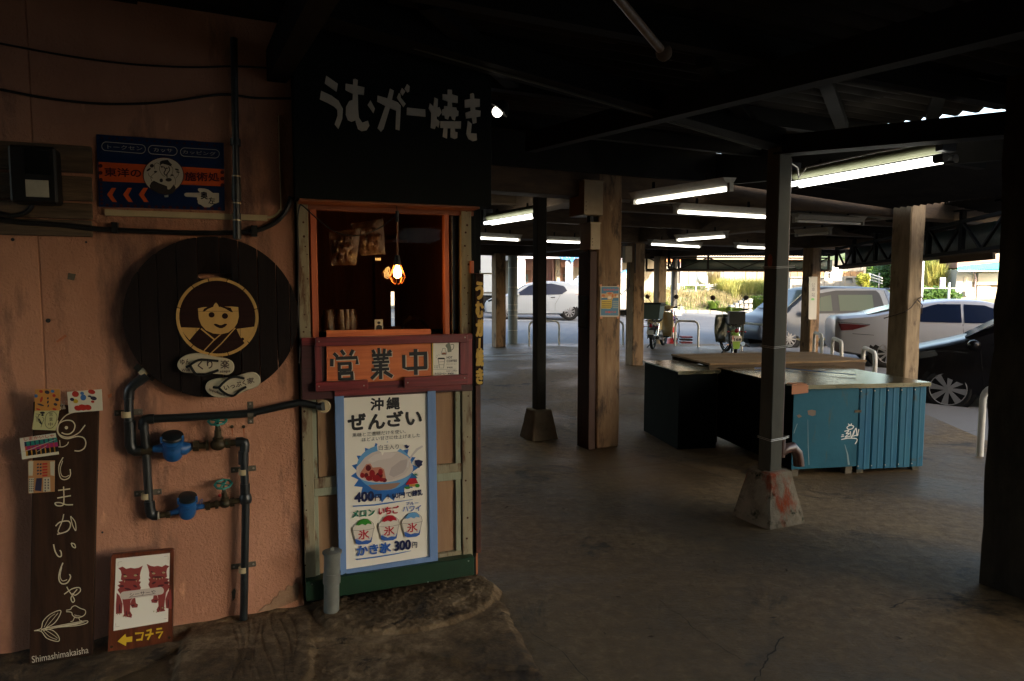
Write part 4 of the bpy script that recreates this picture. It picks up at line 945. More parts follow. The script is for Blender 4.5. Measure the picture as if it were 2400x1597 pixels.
rr = random.Random(4); cc_ = [(.02,.03,.08), (.45,.06,.03), (.5,.25,.03), (.02,.2,.16), (.3,.02,.12), (.01,.01,.01)]
for i, c in enumerate(cc_):
    pc.lay('figure_print', dyn('fig%d_print' % i, c, .3))
    for k in range(7):
        x = 150 + k * 60 + i * 9; y0 = 765 - (x - 130) * .14
        h0 = (i % 3) * 60; pc.poly([(x, y0 + h0), (x + 40, y0 + h0 - 5), (x + 52, y0 + h0 + 62), (x + 6, y0 + h0 + 70)])
pc.lay('card_writing', dyn('card_red_print', (.4,.03,.02))); pc.text('しまかいしゃ', (150,750), (540,695), 40, .02)
pc.lay('sleeve_glint', M['greyw']); pc.line([(75,915),(240,855),(560,730)], 7); pc.line([(320,890),(450,810)], 6); pc.line([(110,900),(300,840)], 4); pc.flush()
cP = card('square card of small striped and dotted patterns, lowest of the cards', [zC(200,1012), zC(552,1008), zC(546,1415), zC(205,1440)], dyn('tan_card', (.42, .2, .08), .4), .127)
pc = Pic(cP, P, .1273, zC); pc.lay('pale_strips', dyn('pale_card_print', (.5, .46, .34), .4))
for a in ([(205,1015),(270,1015),(262,1205),(208,1205)], [(400,1230),(490,1225),(495,1412),(400,1418)], [(210,1240),(278,1235),(270,1430),(210,1436)], [(490,1020),(548,1018),(545,1210),(495,1200)]): pc.poly(a)
pc.lay('dark_pattern', dyn('card_dark_print', (.03,.03,.06)))
for i in range(8): pc.ell(330 + (i % 2) * 36, 1055 + (i // 2) * 42, 16, 12, 8, -.6)
for i in range(18): pc.ell(222 + (i % 3) * 22, 1255 + (i // 3) * 30, 7, 9, 6)
for i in range(9): pc.ell(425 + (i % 2) * 40, 1260 + (i // 2) * 36, 9, 14, 6)
pc.poly([(310,1240),(385,1235),(375,1410),(290,1400)]); pc.lay('red_pattern', dyn('card_red_print', (.4,.03,.02)))
for i in range(5): pc.poly([(388, 1040 + i * 38), (455, 1036 + i * 38), (455, 1060 + i * 38), (388, 1066 + i * 38)])
pc.flush()
# ---- guardian-lion board
zH = zt(180 / 1045, 240, 1270)
M['redwood'] = mat('varnished_red_wood', (.16, .04, .015), (.07, .018, .008), 6, (8, 1, .6), .4, .0006, 50, (10, 1, .6))
hb = fthing('lion_board', 'small red wooden board with a guardian-lion poster and yellow arrow, leaning on the wall', 'board', (330, 1525), .12)
q = []
for cx, cy, a0 in ((143, 205, 180), (945, 135, 270)):
    for k in range(7): t = radians(a0 + 90 * k / 6); q.append((cx + 30 * cos(t), cy + 26 * sin(t)))
q += [(952, 1368), (70, 1520)]
mb = MB(); mb.prism([P(*zH(x, y), .115) for x, y in q], (0, .025, 0)); mb.build('board', M['redwood'], hb, bev=.002)
mb = MB(); mb.prism([P(*zH(x, y), .117) for x, y in ((185,232),(918,155),(893,1088),(150,1215))], (0, .0015, 0)); mb.build('poster', M['poster'], hb)
pc = Pic(hb, P, .1174, zH); pc.lay('lion_print', dyn('red_clay_print', (.27, .05, .045), .4))
def lion(f, dx, dy, sc=1):
    g = lambda x, y: (dx + (x if not f else -x) * sc, dy + y * sc)
    def pl(pts): pc.poly([g(*p) for p in pts])
    pl([(-170,-185),(-110,-205),(-60,-175),(0,-190),(50,-180),(110,-190),(165,-220),(140,-150),(125,-90),(130,-40),(100,0),(0,20),(-90,0),(-135,-30),(-125,-100),(-135,-150)])
    pl([(-120,-10),(-170,0),(-140,30),(-180,50),(-150,80),(-180,110),(-120,200),(-100,330),(-90,440),(-110,470),(10,490),(20,450),(-10,400),(0,250),(60,200),(110,150),(140,80),(120,40),(140,0),(100,-10)])
    pl([(10,250),(60,200),(70,290),(100,310),(90,350),(20,355),(-5,310)])
    pl([(-190,150),(-200,300),(-200,440),(-120,430),(-110,300),(-150,190)])
lion(False, 385, 545, 1.0); lion(True, 755, 505, .93)
pc.lay('lion_shade', dyn('dark_clay_print', (.07, .015, .02), .4))
for dx, dy, s_ in ((385, 545, 1), (755, 505, -.93)):
    for a in ((-80, -95, 34, 9, .4), (75, -95, 34, 9, -.4), (0, -25, 90, 12, 0), (-120, 60, 30, 16, 0), (60, 60, 30, 14, .5), (-40, 100, 46, 14, .2), (-150, 360, 8, 60, 0), (-60, 430, 6, 36, 0), (-20, 440, 6, 36, 0), (30, 320, 26, 10, 0)): pc.ell(dx + a[0] * s_, dy + a[1] * abs(s_), a[2], a[3], 12, a[4] * (1 if s_ > 0 else -1))
pc.lay('lion_light', dyn('pale_clay_print', (.42, .38, .2), .4))
for x, y in ((312,470),(450,458),(697,432),(832,420)): pc.ell(x, y, 24, 13, 10)
for x, y in ((300,545),(462,538),(700,505),(735,512),(780,510),(815,498)): pc.poly([(x - 9, y - 14), (x + 9, y - 14), (x + 2, y + 14)])
for x, y in ((285,1018),(320,1020),(360,1000),(700,950),(735,958),(780,950),(205,985),(235,985),(815,900),(850,900)): pc.ell(x, y, 7, 12, 8)
pc.lay('name_strip', dyn('strip_white', (.6, .52, .45), .4))
pl_ = []
for k in range(9): t = radians(90 + 180 * k / 8); pl_.append((295 + 52 * cos(t), 732 + 54 * sin(t)))
for k in range(9): t = radians(-90 + 180 * k / 8); pl_.append((790 + 48 * cos(t), 668 + 52 * sin(t)))
pc.poly(pl_); pc.lay('name_writing', M['ink']); pc.text('シーサーや', (370,750), (722,705), 52, 0); pc.line([(360,758),(722,706)], 5)
pc.lay('corner_marks', dyn('strip_white', (.6, .52, .45)))
for a in ([(212,330),(214,280),(268,268)], [(840,202),(895,195),(896,245)], [(180,1110),(182,1160),(232,1150)], [(835,1050),(878,1044)]): pc.line(a, 7)
pc.lay('yellow_lettering', dyn('yellow_sign_paint', (.68, .44, .03), .5))
pc.poly([(205,1358),(312,1255),(325,1300),(408,1288),(405,1360),(328,1368),(320,1420)])
pc.line([(445,1250),(555,1240),(530,1345)], 26); pc.line([(460,1340),(540,1328)], 24)
pc.line([(600,1215),(670,1195)], 22); pc.line([(582,1275),(695,1250)], 24); pc.line([(660,1190),(650,1270),(615,1335)], 24)
pc.line([(735,1192),(812,1180)], 22); pc.line([(728,1240),(818,1226),(765,1315)], 24)
pc.flush(); mb = MB()
for x, y in ((125,1432),(910,1305)): mb.lathe([(.006, 0), (.005, .002)], P(*zH(x, y), .115), (0, -1, 0), 10)
mb.build('screw', M['brass'], hb)
# ------------------------------------------------------------------ the shop front
sf = fthing('shop_facade', 'old timber shop front with window, flaking posts and green base board', 'shop front', (915, 1379), 0)
def R_(name, m, tl, br, o0, o1, bev=.002, par=None):
    mb = MB(); rect(mb, tl, br, o0, o1); return mb.build(name, M[m] if isinstance(m, str) else m, par or sf, bev=bev)
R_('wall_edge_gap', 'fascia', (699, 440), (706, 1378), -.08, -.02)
R_('corner_post', 'oldpaint', (706, 455), (731, 1376), -.04, .03)
R_('window_frame', 'orangewood', (729, 455), (744, 800), -.03, .018)
R_('window_frame', 'orangewood', (1042, 455), (1053, 800), -.03, .018)
R_('sliding_door_edge', flat('dark_door_glass', (.012, .014, .012), .2), (1053, 455), (1083, 800), -.05, -.03)
R_('door_stile', 'oldpaint', (1058, 455), (1062, 800), -.03, -.01)
R_('corner_post', 'oldpaint', (1083, 455), (1106, 1306), -.04, .03)
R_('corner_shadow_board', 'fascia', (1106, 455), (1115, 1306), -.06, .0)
R_('side_board', 'redboard', (1115, 640), (1127, 1296), -.06, .012)
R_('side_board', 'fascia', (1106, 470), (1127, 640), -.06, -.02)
R_('side_bracket', 'orangewood', (1103, 612), (1111, 641), .0, .045)
# window pane
mb = MB(); a = P(744, 470, -.02); b = P(1042, 800, -.02); mb.box(a.x, b.x, .018, .022, b.z, a.z); mb.build('window_pane', glass('window_glass', (.95, .93, .88)), sf)
# lower cladding left and right of the poster
R_('stile', 'oldgreen', (730, 905), (745, 1362), -.02, .02); R_('stile', 'oldgreen', (1068, 895), (1080, 1310), -.02, .02)
R_('panel', 'ply', (745, 905), (800, 1150), -.02, .005); R_('panel', 'ply', (745, 1165), (800, 1362), -.02, .005)
R_('panel', 'ply', (1015, 895), (1069, 1096), -.02, .005); R_('panel', 'ply', (1015, 1122), (1069, 1312), -.02, .005)
R_('rail', 'oldgreen', (730, 915), (800, 934), -.02, .022); R_('rail', 'oldpaint', (736, 1122), (800, 1140), -.02, .024); R_('rail', 'oldgreen', (736, 1142), (800, 1158), -.02, .022)
R_('rail', 'oldgreen', (1015, 902), (1082, 917), -.02, .022); R_('rail', 'oldpaint', (1015, 1092), (1082, 1106), -.02, .024); R_('rail', 'oldgreen', (1015, 1110), (1082, 1124), -.02, .022)
R_('rail', 'oldpaint', (736, 1352), (800, 1366), -.02, .024); R_('rail', 'oldpaint', (1015, 1300), (1082, 1312), -.02, .024)
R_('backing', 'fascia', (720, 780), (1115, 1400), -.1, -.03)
mb = MB(); a = P(717, 1364, .075); b = P(1112, 1344, .075); c = P(1112, 1306, .075); mb.box(a.x, b.x, -.075, 0, b.z - .01, (a.z + c.z) / 2); mb.build('base_board', M['greenpaint'], sf, bev=.003)
mb = MB()
for x, y in ((731,1370),(1098,1315),(1003,1365)): mb.lathe([(.004, 0), (.0035, .002)], P(x, y, .075), (0, -1, 0), 8)
mb.build('screw', flat('bright_screw', (.7, .7, .7), .3, metal=1), sf)
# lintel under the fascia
mb = MB(); a = P(742, 474, .14); b = P(1106, 489, .14); zl = (a.z + b.z) / 2; mb.box(P(724, 470, .0).x - .05, P(1125, 470, .14).x, -.14, .03, zl, zl + .012); mb.build('lintel', M['lintel'], sf, bev=.003)
mb = MB(); mb.box(P(720, 470, .02).x, P(1110, 470, .02).x, -.02, .03, zl - .02, zl); mb.build('head_rail', M['lintel'], sf)
# nails in the posts
rr = random.Random(8); mb = MB()
for x, ys_ in ((716, range(500, 790, 26)), (1094, range(500, 790, 24)), (717, range(960, 1360, 60)), (1095, range(920, 1290, 50))):
    for y in ys_: mb.lathe([(.0022 + rr.random() * .0035, 0), (.002, .0012)], P(x + rr.uniform(-6, 6), y + rr.uniform(-9, 9), .03), (0, -1, 0), 7)
tag(mb.build('nail_heads', dyn('rust_dark', (.06, .02, .008), .9), sf), kind='stuff')
# room behind: real depth, dark timber, a bright slot onto the street
rm = T('shop_room', 'dim brown shop interior seen through the window', 'room', (0, 1.2, 0), FAC)
M['room'] = mat('dim_brown_boards', (.4, .13, .05), (.24, .075, .03), 4, (6, 1, .6), .7, .001, 40)
fx = P(720, 600, 0).x; ex = P(1110, 600, 0).x
def F2(x, y, o): return P(x, y, o)
BW = 1.9
sl0 = P(915, 600, -BW).x; sl1 = P(926, 600, -BW).x; st = P(915, 684, -BW).z; sb_ = P(915, 780, -BW).z
mb = MB(); x0, x1 = fx - 1.2, ex + .02
mb.box(x0, sl0, BW, BW + .05, 0, 2.6); mb.box(sl1, ex + .02, BW, BW + .05, 0, 2.6); mb.box(sl0, sl1, BW, BW + .05, 0, sb_); mb.box(sl0, sl1, BW, BW + .05, st, 2.6); mb.build('back_wall', M['room'], rm)
mb = MB(); mb.box(x0 - .05, x0, .1, BW, 0, 2.6); mb.build('side_wall', M['room'], rm)
mb = MB(); mb.box(ex + .02, ex + .05, .1, BW + .05, 0, 2.6); mb.build('side_wall', M['room'], rm)
mb = MB(); mb.box(x0, ex, .1, BW, 2.5, 2.55); mb.build('ceiling', M['room'], rm)
mb = MB(); mb.box(x0, ex, .1, BW, .3, .35); mb.build('floor', M['room'], rm)
for (tl, br, o) in (((880,575),(893,785),-1.6), ((955,575),(962,790),-1.6), ((930,560),(940,790),-1.85), ((975,580),(1025,590),-1.5), ((880,560),(970,570),-1.55)):
    mb = MB(); rect(mb, tl, br, o - .03, o); mb.build('interior_post', M['lintel'], rm)
def bag(label, c4, off, seed, m):
    rr = random.Random(seed); n = 14; t = []
    A = [P(x, y, off) for x, y in c4]; mb = MB()
    for s_ in (-1, 1):
        b = len(mb.v)
        for j in range(n + 1):
            for i in range(n + 1):
                u = i / n; v = j / n; p = (A[0] * (1 - u) + A[1] * u) * (1 - v) + (A[3] * (1 - u) + A[2] * u) * v
                e = sin(pi * u) * sin(pi * v); p = p + V((0, s_ * (.03 * e + .02 * e * noise.noise(V((u * 7 + seed, v * 7, s_)))), .004 * noise.noise(V((u * 9, v * 9, seed))))); mb.v.append(tuple(p))
        for j in range(n):
            for i in range(n): a = b + j * (n + 1) + i; mb.f.append((a, a + 1, a + n + 2, a + n + 1))
    return single('plastic_bag', mb, m, label, 'bag', A[0].lerp(A[2], .5), FAC, 'plastic bags hung in the window', smooth=20)
M['bag'] = mat('crinkled_clear_bag', (.1, .045, .02), (.05, .02, .01), 8, rough=.12, bump=.01, bsc=25, spec=.9)
bag('crumpled brown plastic bag hanging at the left of the window', [(770,545),(845,535),(835,622),(776,622)], -.12, 1, M['bag'])
bag('shiny plastic bag hanging higher, between the other bag and the lamp', [(822,525),(898,512),(903,596),(845,600)], -.16, 5, M['bag'])
mb = MB(); rect(mb, (879, 605), (893, 611), -.028, -.026); single('price_tag', mb, M['white'], 'tiny white tag stuck on the window glass left of the lamp', 'tag', P(886, 608, -.026), FAC)
t = fthing('portrait_card', 'small card with a drawn person behind the sign, at the bottom of the window', 'card', (887, 770), -.01)
quad('sheet', t, dyn('pale_card_print', (.5, .46, .34)), [(878,750),(897,749),(898,774),(878,774)], -.02, -.017)
pc = Pic(t, P, -.0168); pc.lay('figure_print', M['ink']); pc.ell(888, 757, 4, 3.4, 10); pc.poly([(881,774),(882,764),(888,761),(895,764),(896,774)]); pc.flush()
cl_ = MB(); n = 16
for j in range(n):
    for i in range(n):
        u = i / (n - 1); v = j / (n - 1); p = P(935 + 80 * u, 790, -.5 - .3 * v); h = .10 * sin(pi * min(1, u * 1.1)) ** .6 + .03 * noise.noise(V((u * 5, v * 5, 3))); cl_.v.append((p.x, p.y, P(960, 790, -.5).z + h))
for j in range(n - 1):
    for i in range(n - 1): a = j * n + i; cl_.f.append((a, a + 1, a + n + 1, a + n))
o = single('folded_cloth', cl_, mat('brown_cloth', (.11, .06, .03), (.07, .035, .02), 9, rough=.9, bump=.01, bsc=18), 'pile of folded brown cloth on the counter behind the window', 'cloth', P(970, 790, -.6), FAC)
mb = MB(); a = P(745, 790, -.06); b = P(1040, 790, -.06); mb.box(a.x - .3, b.x, .06, 1.0, P(900, 792, -.06).z - .03, P(900, 792, -.06).z); single('window_counter', mb, M['room'], 'dark counter shelf inside the window', 'shelf', a, FAC)
for i, (x, y) in enumerate(((800, 745), (823, 752), (812, 690), (770, 715))):
    mb = MB(); p = P(x, 789, -.3); mb.lathe([(.03, 0), (.034, .01), (.034, .09), (.024, .11), (.024, .13), (0, .13)], V((p.x, p.y, P(900, 792, -.06).z)), seg=16)
    single('jar', mb, M['bag'], ['glinting jar on the window counter, leftmost by the frame', 'glinting jar on the window counter, second from the left', 'glinting jar on the window counter, third from the left', 'glinting jar on the window counter, rightmost of the group'][[1, 3, 2, 0][i]], 'jar', p, FAC, 'jars on the window counter')
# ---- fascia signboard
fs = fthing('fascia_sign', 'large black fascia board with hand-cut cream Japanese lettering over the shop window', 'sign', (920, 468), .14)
a = P(694, 150, .14); b = P(1152, 477, .14); a2 = P(715, 458, .14)
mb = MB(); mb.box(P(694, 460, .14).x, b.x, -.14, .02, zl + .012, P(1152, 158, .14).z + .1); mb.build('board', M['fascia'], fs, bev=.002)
zF = zt(580 / 1977, 660, 100)
pc = Pic(fs, P, .147, zF)
def letter(shapes):
    out = []
    base = pc.off; mb = MB()
    for s_ in shapes:
        pc.off += .0002; q = [pc.P(*p) for p in s_]; mb.prism(q, (0, .0065, 0))
    mb.build('letter', M['letterw'], fs, bev=0, smooth=0); pc.off = base
letter([[(357,265),(450,330),(440,392),(345,325)], [(316,385),(400,425),(455,465),(490,530),(485,610),(455,690),(425,652),(448,580),(445,535),(420,510),(370,482),(306,452)]])
letter([[(572,292),(590,290),(610,300),(606,345),(662,358),(658,418),(610,412),(612,540),(618,600),(645,640),(690,624),(702,665),(680,700),(640,707),(612,690),(595,640),(592,620),(560,632),(530,618),(514,575),(516,510),(540,468),(568,458),(570,408),(511,378),(513,328),(572,338)], [(710,462),(746,528),(735,564),(688,497)]])
letter([[(866,368),(898,384),(882,458),(930,478),(953,505),(943,700),(912,692),(916,545),(866,522),(815,690),(796,712),(768,682),(830,505),(765,470),(768,424),(846,446)], [(938,402),(950,412),(952,440),(992,490),(975,516),(922,440)], [(962,362),(990,390),(968,424),(948,395)], [(1003,331),(1024,350),(1020,392),(1006,398),(984,368)]])
letter([[(1003,520),(1148,535),(1150,592),(1001,577)]])
letter([[(1222,440),(1250,452),(1246,520),(1262,515),(1280,560),(1256,592),(1240,585),(1240,610),(1264,632),(1256,680),(1236,662),(1225,690),(1192,680),(1196,560),(1176,525),(1186,485),(1214,512)],
        [(1328,375),(1362,378),(1362,414),(1408,428),(1408,482),(1360,476),(1364,512),(1328,518),(1330,470),(1288,455),(1288,412),(1328,416)],
        [(1300,506),(1396,520),(1400,540),(1414,548),(1412,585),(1392,590),(1386,622),(1364,612),(1358,588),(1340,586),(1332,614),(1308,606),(1304,582),(1284,578),(1284,535),(1300,528)],
        [(1270,628),(1434,630),(1432,688),(1385,686),(1386,712),(1406,718),(1404,762),(1385,770),(1350,756),(1352,684),(1326,684),(1322,766),(1288,752),(1296,682),(1270,680)]])
letter([[(1508,410),(1530,403),(1538,415),(1540,448),(1584,452),(1584,512),(1546,516),(1548,538),(1590,545),(1588,590),(1556,594),(1558,640),(1530,648),(1522,600),(1476,606),(1470,560),(1512,545),(1510,516),(1466,520),(1464,458),(1508,452)], [(1490,625),(1520,650),(1512,725),(1558,728),(1562,780),(1530,788),(1495,770),(1476,730)]])
# ---- pendant lamp
M['copper'] = mat('copper_wire', (.35, .1, .03), rough=.3, metal=.9)
pl = fthing('pendant_lamp', 'lit bulb in a copper wire cage hanging before the shop window', 'lamp', (930, 640), .1)
zP = zt(500 / 1668, 680, 450)
def pp_(x, y, o=.1): return P(*zP(x, y), o)
mb = MB(); mb.tube([pp_(835, 70), pp_(828, 85), pp_(848, 95), pp_(845, 108), pp_(832, 112), pp_(838, 160)], .002, 6); mb.build('hook', M['black'], pl)
mb = MB(); mb.tube([pp_(838, 150), pp_(838, 235)], [.009, .007], 10); mb.build('cord_grip', M['black'], pl)
for s_ in (0, pi):
    mb = MB(); mb.tube([pp_(838 + 6 * sin(k * .55 + s_), 232 + k * 15.5, .1 + .002 * cos(k * .55 + s_)) for k in range(19)], .0013, 6); mb.build('cord', mat('pale_cord', (.55, .35, .2), rough=.6) if s_ == 0 else M['copper'], pl)
c_ = pp_(838, 560); tp = pp_(838, 500)
mb = MB(); mb.lathe([(.004, .03), (.011, .028), (.0135, .012), (.0155, .0), (.017, -.01), (.017, -.016), (.01, -.017)], V((c_.x, c_.y, c_.z + .008)), seg=16); mb.build('socket', M['black'], pl)
bz = c_.z - .003
mb = MB(); mb.lathe([(.006, 0), (.008, -.008), (.0165, -.028), (.0185, -.04), (.0155, -.054), (.008, -.062), (.0, -.0635)], V((c_.x, c_.y, bz)), seg=18)
bulb = mb.build('bulb', emis('lit_bulb', (1, .5, .14), 12), pl)
for k in range(8):
    a = 2 * pi * k / 8; mb = MB(); d = V((cos(a), sin(a), 0)); mb.tube([V((c_.x, c_.y, bz + h)) + d * r for r, h in ((.014, .0), (.031, -.045), (.0365, -.058), (.024, -.083), (.006, -.092))], .0011, 5); mb.build('cage_wire', M['copper'], pl)
mb = MB()
mb.tube([V((c_.x + .0365 * cos(2 * pi * k / 24), c_.y + .0365 * sin(2 * pi * k / 24), bz - .058)) for k in range(25)], .0012, 5); mb.build('cage_ring', M['copper'], pl)
cable('lamp_cable', 'thin black lamp cable swagging across the top left of the window', [zP(75,95), zP(110,118), zP(200,200), zP(330,300), zP(470,342), zP(600,325), zP(720,270), zP(800,205), zP(832,170)], .0028, M['black'], .07)
cable('loose_cable', 'short black cable hanging down the left post of the shop front', [zP(80,100), zP(68,140), zP(60,250), zP(66,500), zP(62,900), zP(75,1130), zP(70,1340)], .0032, M['black'], .045)
# ---- maroon shelf frame
fr_ = fthing('sign_frame', 'maroon stained timber frame holding the open sign under the window', 'frame', (905, 915), .03)
def S_(name, m, tl, br, o0, o1, bev=.002):
    mb = MB(); rect(mb, zP(*tl), zP(*br), o0, o1); return mb.build(name, M[m], fr_, bev=bev)
S_('back_board', 'purpled', (88, 1150), (1425, 1555), .032, .045)
S_('top_rail', 'purple', (200, 1140), (1390, 1175), .065, .09); S_('top_edge', 'purple', (88, 1143), (1425, 1165), .045, .062)
S_('left_stile', 'purple_v', (195, 1190), (247, 1500), .045, .064); S_('right_stile', 'purple_v', (1330, 1160), (1425, 1505), .045, .066)
S_('lower_rail', 'purple', (200, 1490), (610, 1543), .062, .085); S_('lower_rail', 'purple', (895, 1452), (1390, 1505), .062, .088); S_('bottom_edge', 'purple', (345, 1500), (1340, 1545), .045, .06)
for x, y in ((226,1170),(1367,1138),(226,1522),(577,1515),(920,1492),(1365,1455)): mb = MB(); mb.lathe([(.0035, 0), (.003, .0015)], P(*zP(x, y), .0905), (0, -1, 0), 8); mb.build('screw', M['wire'], fr_)
os_ = fthing('open_sign', 'orange wooden open-for-business sign with three black painted characters', 'sign', (890, 900), .055)
quad('board', os_, M['signwood'], [zP(285,1085), zP(1102,1072), zP(1105,1480), zP(285,1497)], .047, .058, bev=.001)
pc = Pic(os_, P, .0583, zP)
GL = {0: [[(345,1255),(385,1290),(368,1305),(332,1272)], [(408,1230),(440,1270),(415,1285),(388,1245)], [(482,1232),(505,1240),(480,1283),(452,1272)]],
}
def seg_(pts, w_): return (pts, w_)
strokes = [
 # eigyou-chuu drawn as heavy brush bars
 [([(340,1262),(372,1292)],26), ([(398,1238),(425,1275)],26), ([(492,1235),(470,1280)],26), ([(325,1365),(327,1305)],28), ([(355,1302),(520,1296),(523,1348)],[26,26,26]), ([(385,1335),(385,1402)],22), ([(372,1345),(480,1340)],24), ([(468,1335),(470,1390)],26), ([(385,1396),(480,1390)],24), ([(425,1395),(428,1425)],24), ([(388,1412),(388,1475)],26), ([(375,1422),(495,1415)],26), ([(482,1415),(485,1470)],26), ([(385,1468),(488,1462)],26)],
 [([(645,1235),(660,1268)],24), ([(692,1220),(696,1285)],22), ([(738,1225),(732,1285)],22), ([(790,1240),(762,1262)],24), ([(640,1280),(795,1272)],24), ([(650,1308),(770,1300)],22), ([(685,1285),(692,1320)],20), ([(735,1285),(725,1320)],20), ([(640,1335),(775,1328)],20), ([(655,1362),(765,1356)],20), ([(635,1392),(775,1384)],22), ([(706,1320),(708,1465)],26), ([(690,1405),(635,1462)],26), ([(735,1405),(800,1445)],28)],
 [([(888,1275),(890,1375),(930,1385)],[26,26,24]), ([(930,1268),(1072,1262)],28), ([(1058,1262),(1060,1378)],28), ([(915,1382),(1070,1374)],26), ([(980,1228),(983,1432)],30)]]
for g in strokes:
    pc.lay('brush_outline', M['letterw'])
    for pts, w_ in g: pc.off = .05835; pc.line([(x + 5, y + 4) for x, y in pts], [(q if not isinstance(w_, int) else w_) + 7 for q in (w_ if isinstance(w_, list) else [w_] * len(pts))])
    pc.flush()
    pc.lay('character', M['ink']); mb = MB(); o_ = .0596
    for pts, w_ in g:
        o_ += .0001; pc.off = o_; pc.mb = MB(); pc.cuts = [0]; pc.fcuts = [0]; pc.st = 0; pc.line(pts, w_); mb.add(pc.mb.v, pc.mb.f); pc.st = .00004
    pc.mb = mb; pc.cuts = [0]; pc.fcuts = [0]; pc.flush()
cf = fthing('coffee_notice', 'white hot coffee price notice beside the open sign', 'notice', (1043, 882), .06)
quad('sheet', cf, M['poster'], [zP(1110,1175), zP(1318,1168), zP(1318,1436), zP(1112,1442)], .05, .0605)
pc = Pic(cf, P, .0608, zP); pc.lay('yellow_edge', dyn('yellow_print', (.6, .42, .05))); pc.poly([(1108,1178),(1118,1178),(1118,1440),(1110,1440)])
pc.lay('pot_print', dyn('grey_green_print', (.2, .22, .17))); pc.poly([(1222,1190),(1250,1188),(1258,1215),(1262,1250),(1232,1255),(1228,1225),(1214,1205)]); pc.curve([(1255,1195),(1278,1195),(1276,1225),(1260,1238)], 5); pc.ell(1240, 1186, 10, 6, 10)
pc.lay('brown_print', dyn('coffee_print', (.25, .1, .04))); pc.poly([(1186,1258),(1218,1256),(1220,1270),(1188,1272)])
pc.lay('black_print', M['ink']); pc.curve([(1192,1225),(1190,1240),(1182,1258),(1186,1272),(1218,1272),(1222,1256),(1212,1240),(1212,1224),(1192,1225)], 2.5)
pc.poly([(1152,1310),(1158,1298),(1205,1297),(1214,1309)]); pc.line([(1158,1312),(1168,1378),(1200,1378),(1208,1310)], 3); pc.line([(1160,1330),(1205,1328)], 2); pc.line([(1163,1352),(1202,1352)], 2)
for a in ([(1138,1290),(1148,1296)], [(1145,1275),(1155,1286)], [(1160,1268),(1166,1280)]): pc.line(a, 2)
for i in range(6): pc.ell(1130 + (i % 3) * 12, 1362 + (i // 3) * 14, 4, 3, 6)
pc.text('HOT', (1224,1304), (1268,1303), 17, .03); pc.text('COFFEE', (1224,1332), (1304,1330), 18, .03); pc.text('ホットコーヒー', (1222,1353), (1304,1351), 11, 0); pc.text('¥400', (1226,1380), (1270,1379), 12, .03)
pc.text('iced coffee', (1222,1406), (1304,1404), 12, 0); pc.text('アイスコーヒー', (1130,1432), (1222,1428), 16, .03); pc.text('¥400', (1232,1428), (1278,1426), 14, .03)
pc.lay('rule', dyn('grey_print', (.3, .3, .28))); pc.line([(1120,1390),(1300,1386)], 2.5); pc.flush()
# ---- vertical sign
M['yellowp'] = mat('yellow_lettering', (.62, .4, .06), (.5, .3, .04), 40, rough=.5)
vs_ = fthing('hanging_sign', 'narrow dark board with yellow vertical Japanese lettering at the shop corner', 'sign', (1125, 905), .06)
quad('board', vs_, M['darkboard'], [zP(1453,640), zP(1513,642), zP(1510,1505), zP(1450,1520)], .03, .06, bev=.001)
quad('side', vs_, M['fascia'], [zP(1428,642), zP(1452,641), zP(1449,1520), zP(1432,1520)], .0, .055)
pc = Pic(vs_, P, .0604, zP); pc.lay('lettering', M['yellowp'])
for ch, y0, y1 in (('う', 708, 838), ('む', 862, 980), ('ガ', 1000, 1128)): pc.text(ch, (1458, y1), (1508, y1 - 2), y1 - y0, .07)
pc.line([(1482,1145),(1480,1225)], 16); pc.text('焼', (1458, 1360), (1508, 1358), 130, .06); pc.text('き', (1460, 1500), (1506, 1497), 112, .07); pc.flush()
mb = MB(); mb.tube([P(*zP(1483,640), .05), P(*zP(1480,622), .05), P(*zP(1486,612), .045)], .0012, 6); mb.build('wire_loop', M['wire'], vs_)
# ---- the dessert poster
ps = fthing('menu_poster', 'tall white shaved-ice poster with prices in a sky blue wooden frame', 'poster', (905, 1335), .05)
def frq(name, c4, o0=.03, o1=.055, m='blueframe'): return quad(name, ps, M[m], [zG(*p) for p in c4], o0, o1, bev=.0012)
frq('frame_side', [(272,152),(329,150),(345,1262),(305,1283)]); frq('frame_side', [(842,124),(892,122),(906,1190),(858,1200)]); frq('frame_bottom', [(341,1248),(860,1166),(860,1200),(345,1270)], .03, .0545)
frq('sheet', [(326,140),(846,118),(864,1172),(342,1250)], .03, .042, 'poster')
zQ = zt(280 / 998, 760, 900)
pc = Pic(ps, P, .0424, zQ, .00004)
blue = dyn('poster_blue', (.02, .13, .42), .4); lblue = dyn('poster_lightblue', (.12, .33, .6), .4); nav = dyn('poster_navy', (.008, .015, .07), .4); red = dyn('poster_red', (.4, .008, .02), .4); grn = dyn('poster_green', (.03, .22, .02), .4); dgr = dyn('poster_darkgreen', (.005, .16, .09), .4)
cx, cy_ = 505, 735; rr = random.Random(2); star = []
for k in range(36):
    a = 2 * pi * k / 36 + .08; r = (1.0 if k % 2 else .8); ex_ = 285 * r; ey = 255 * r
    star.append((cx + ex_ * cos(a), cy_ + ey * sin(a) - 12 * cos(a)))
pc.lay('burst', blue); pc.poly(star)
pc.lay('burst_glow', lblue); pc.ell(505, 700, 235, 190, 30)
pc.lay('bowl', dyn('bowl_brown', (.3, .19, .14), .4)); pc.poly([(365,845),(400,880),(450,890),(550,885),(600,865),(640,825),(500,835)])
pc.lay('bowl_rim', dyn('bowl_white', (.62, .55, .5), .4)); 
pts = [(505 + 238 * cos(t) , 725 + 100 * sin(t) - 18 * cos(t)) for t in [pi * k / 16 for k in range(17)]]
pc.poly(pts + [(270,690),(268,720)][::-1] + [(745,640)][:0]); pc.ell(505, 712, 238, 110, 40, -.06)
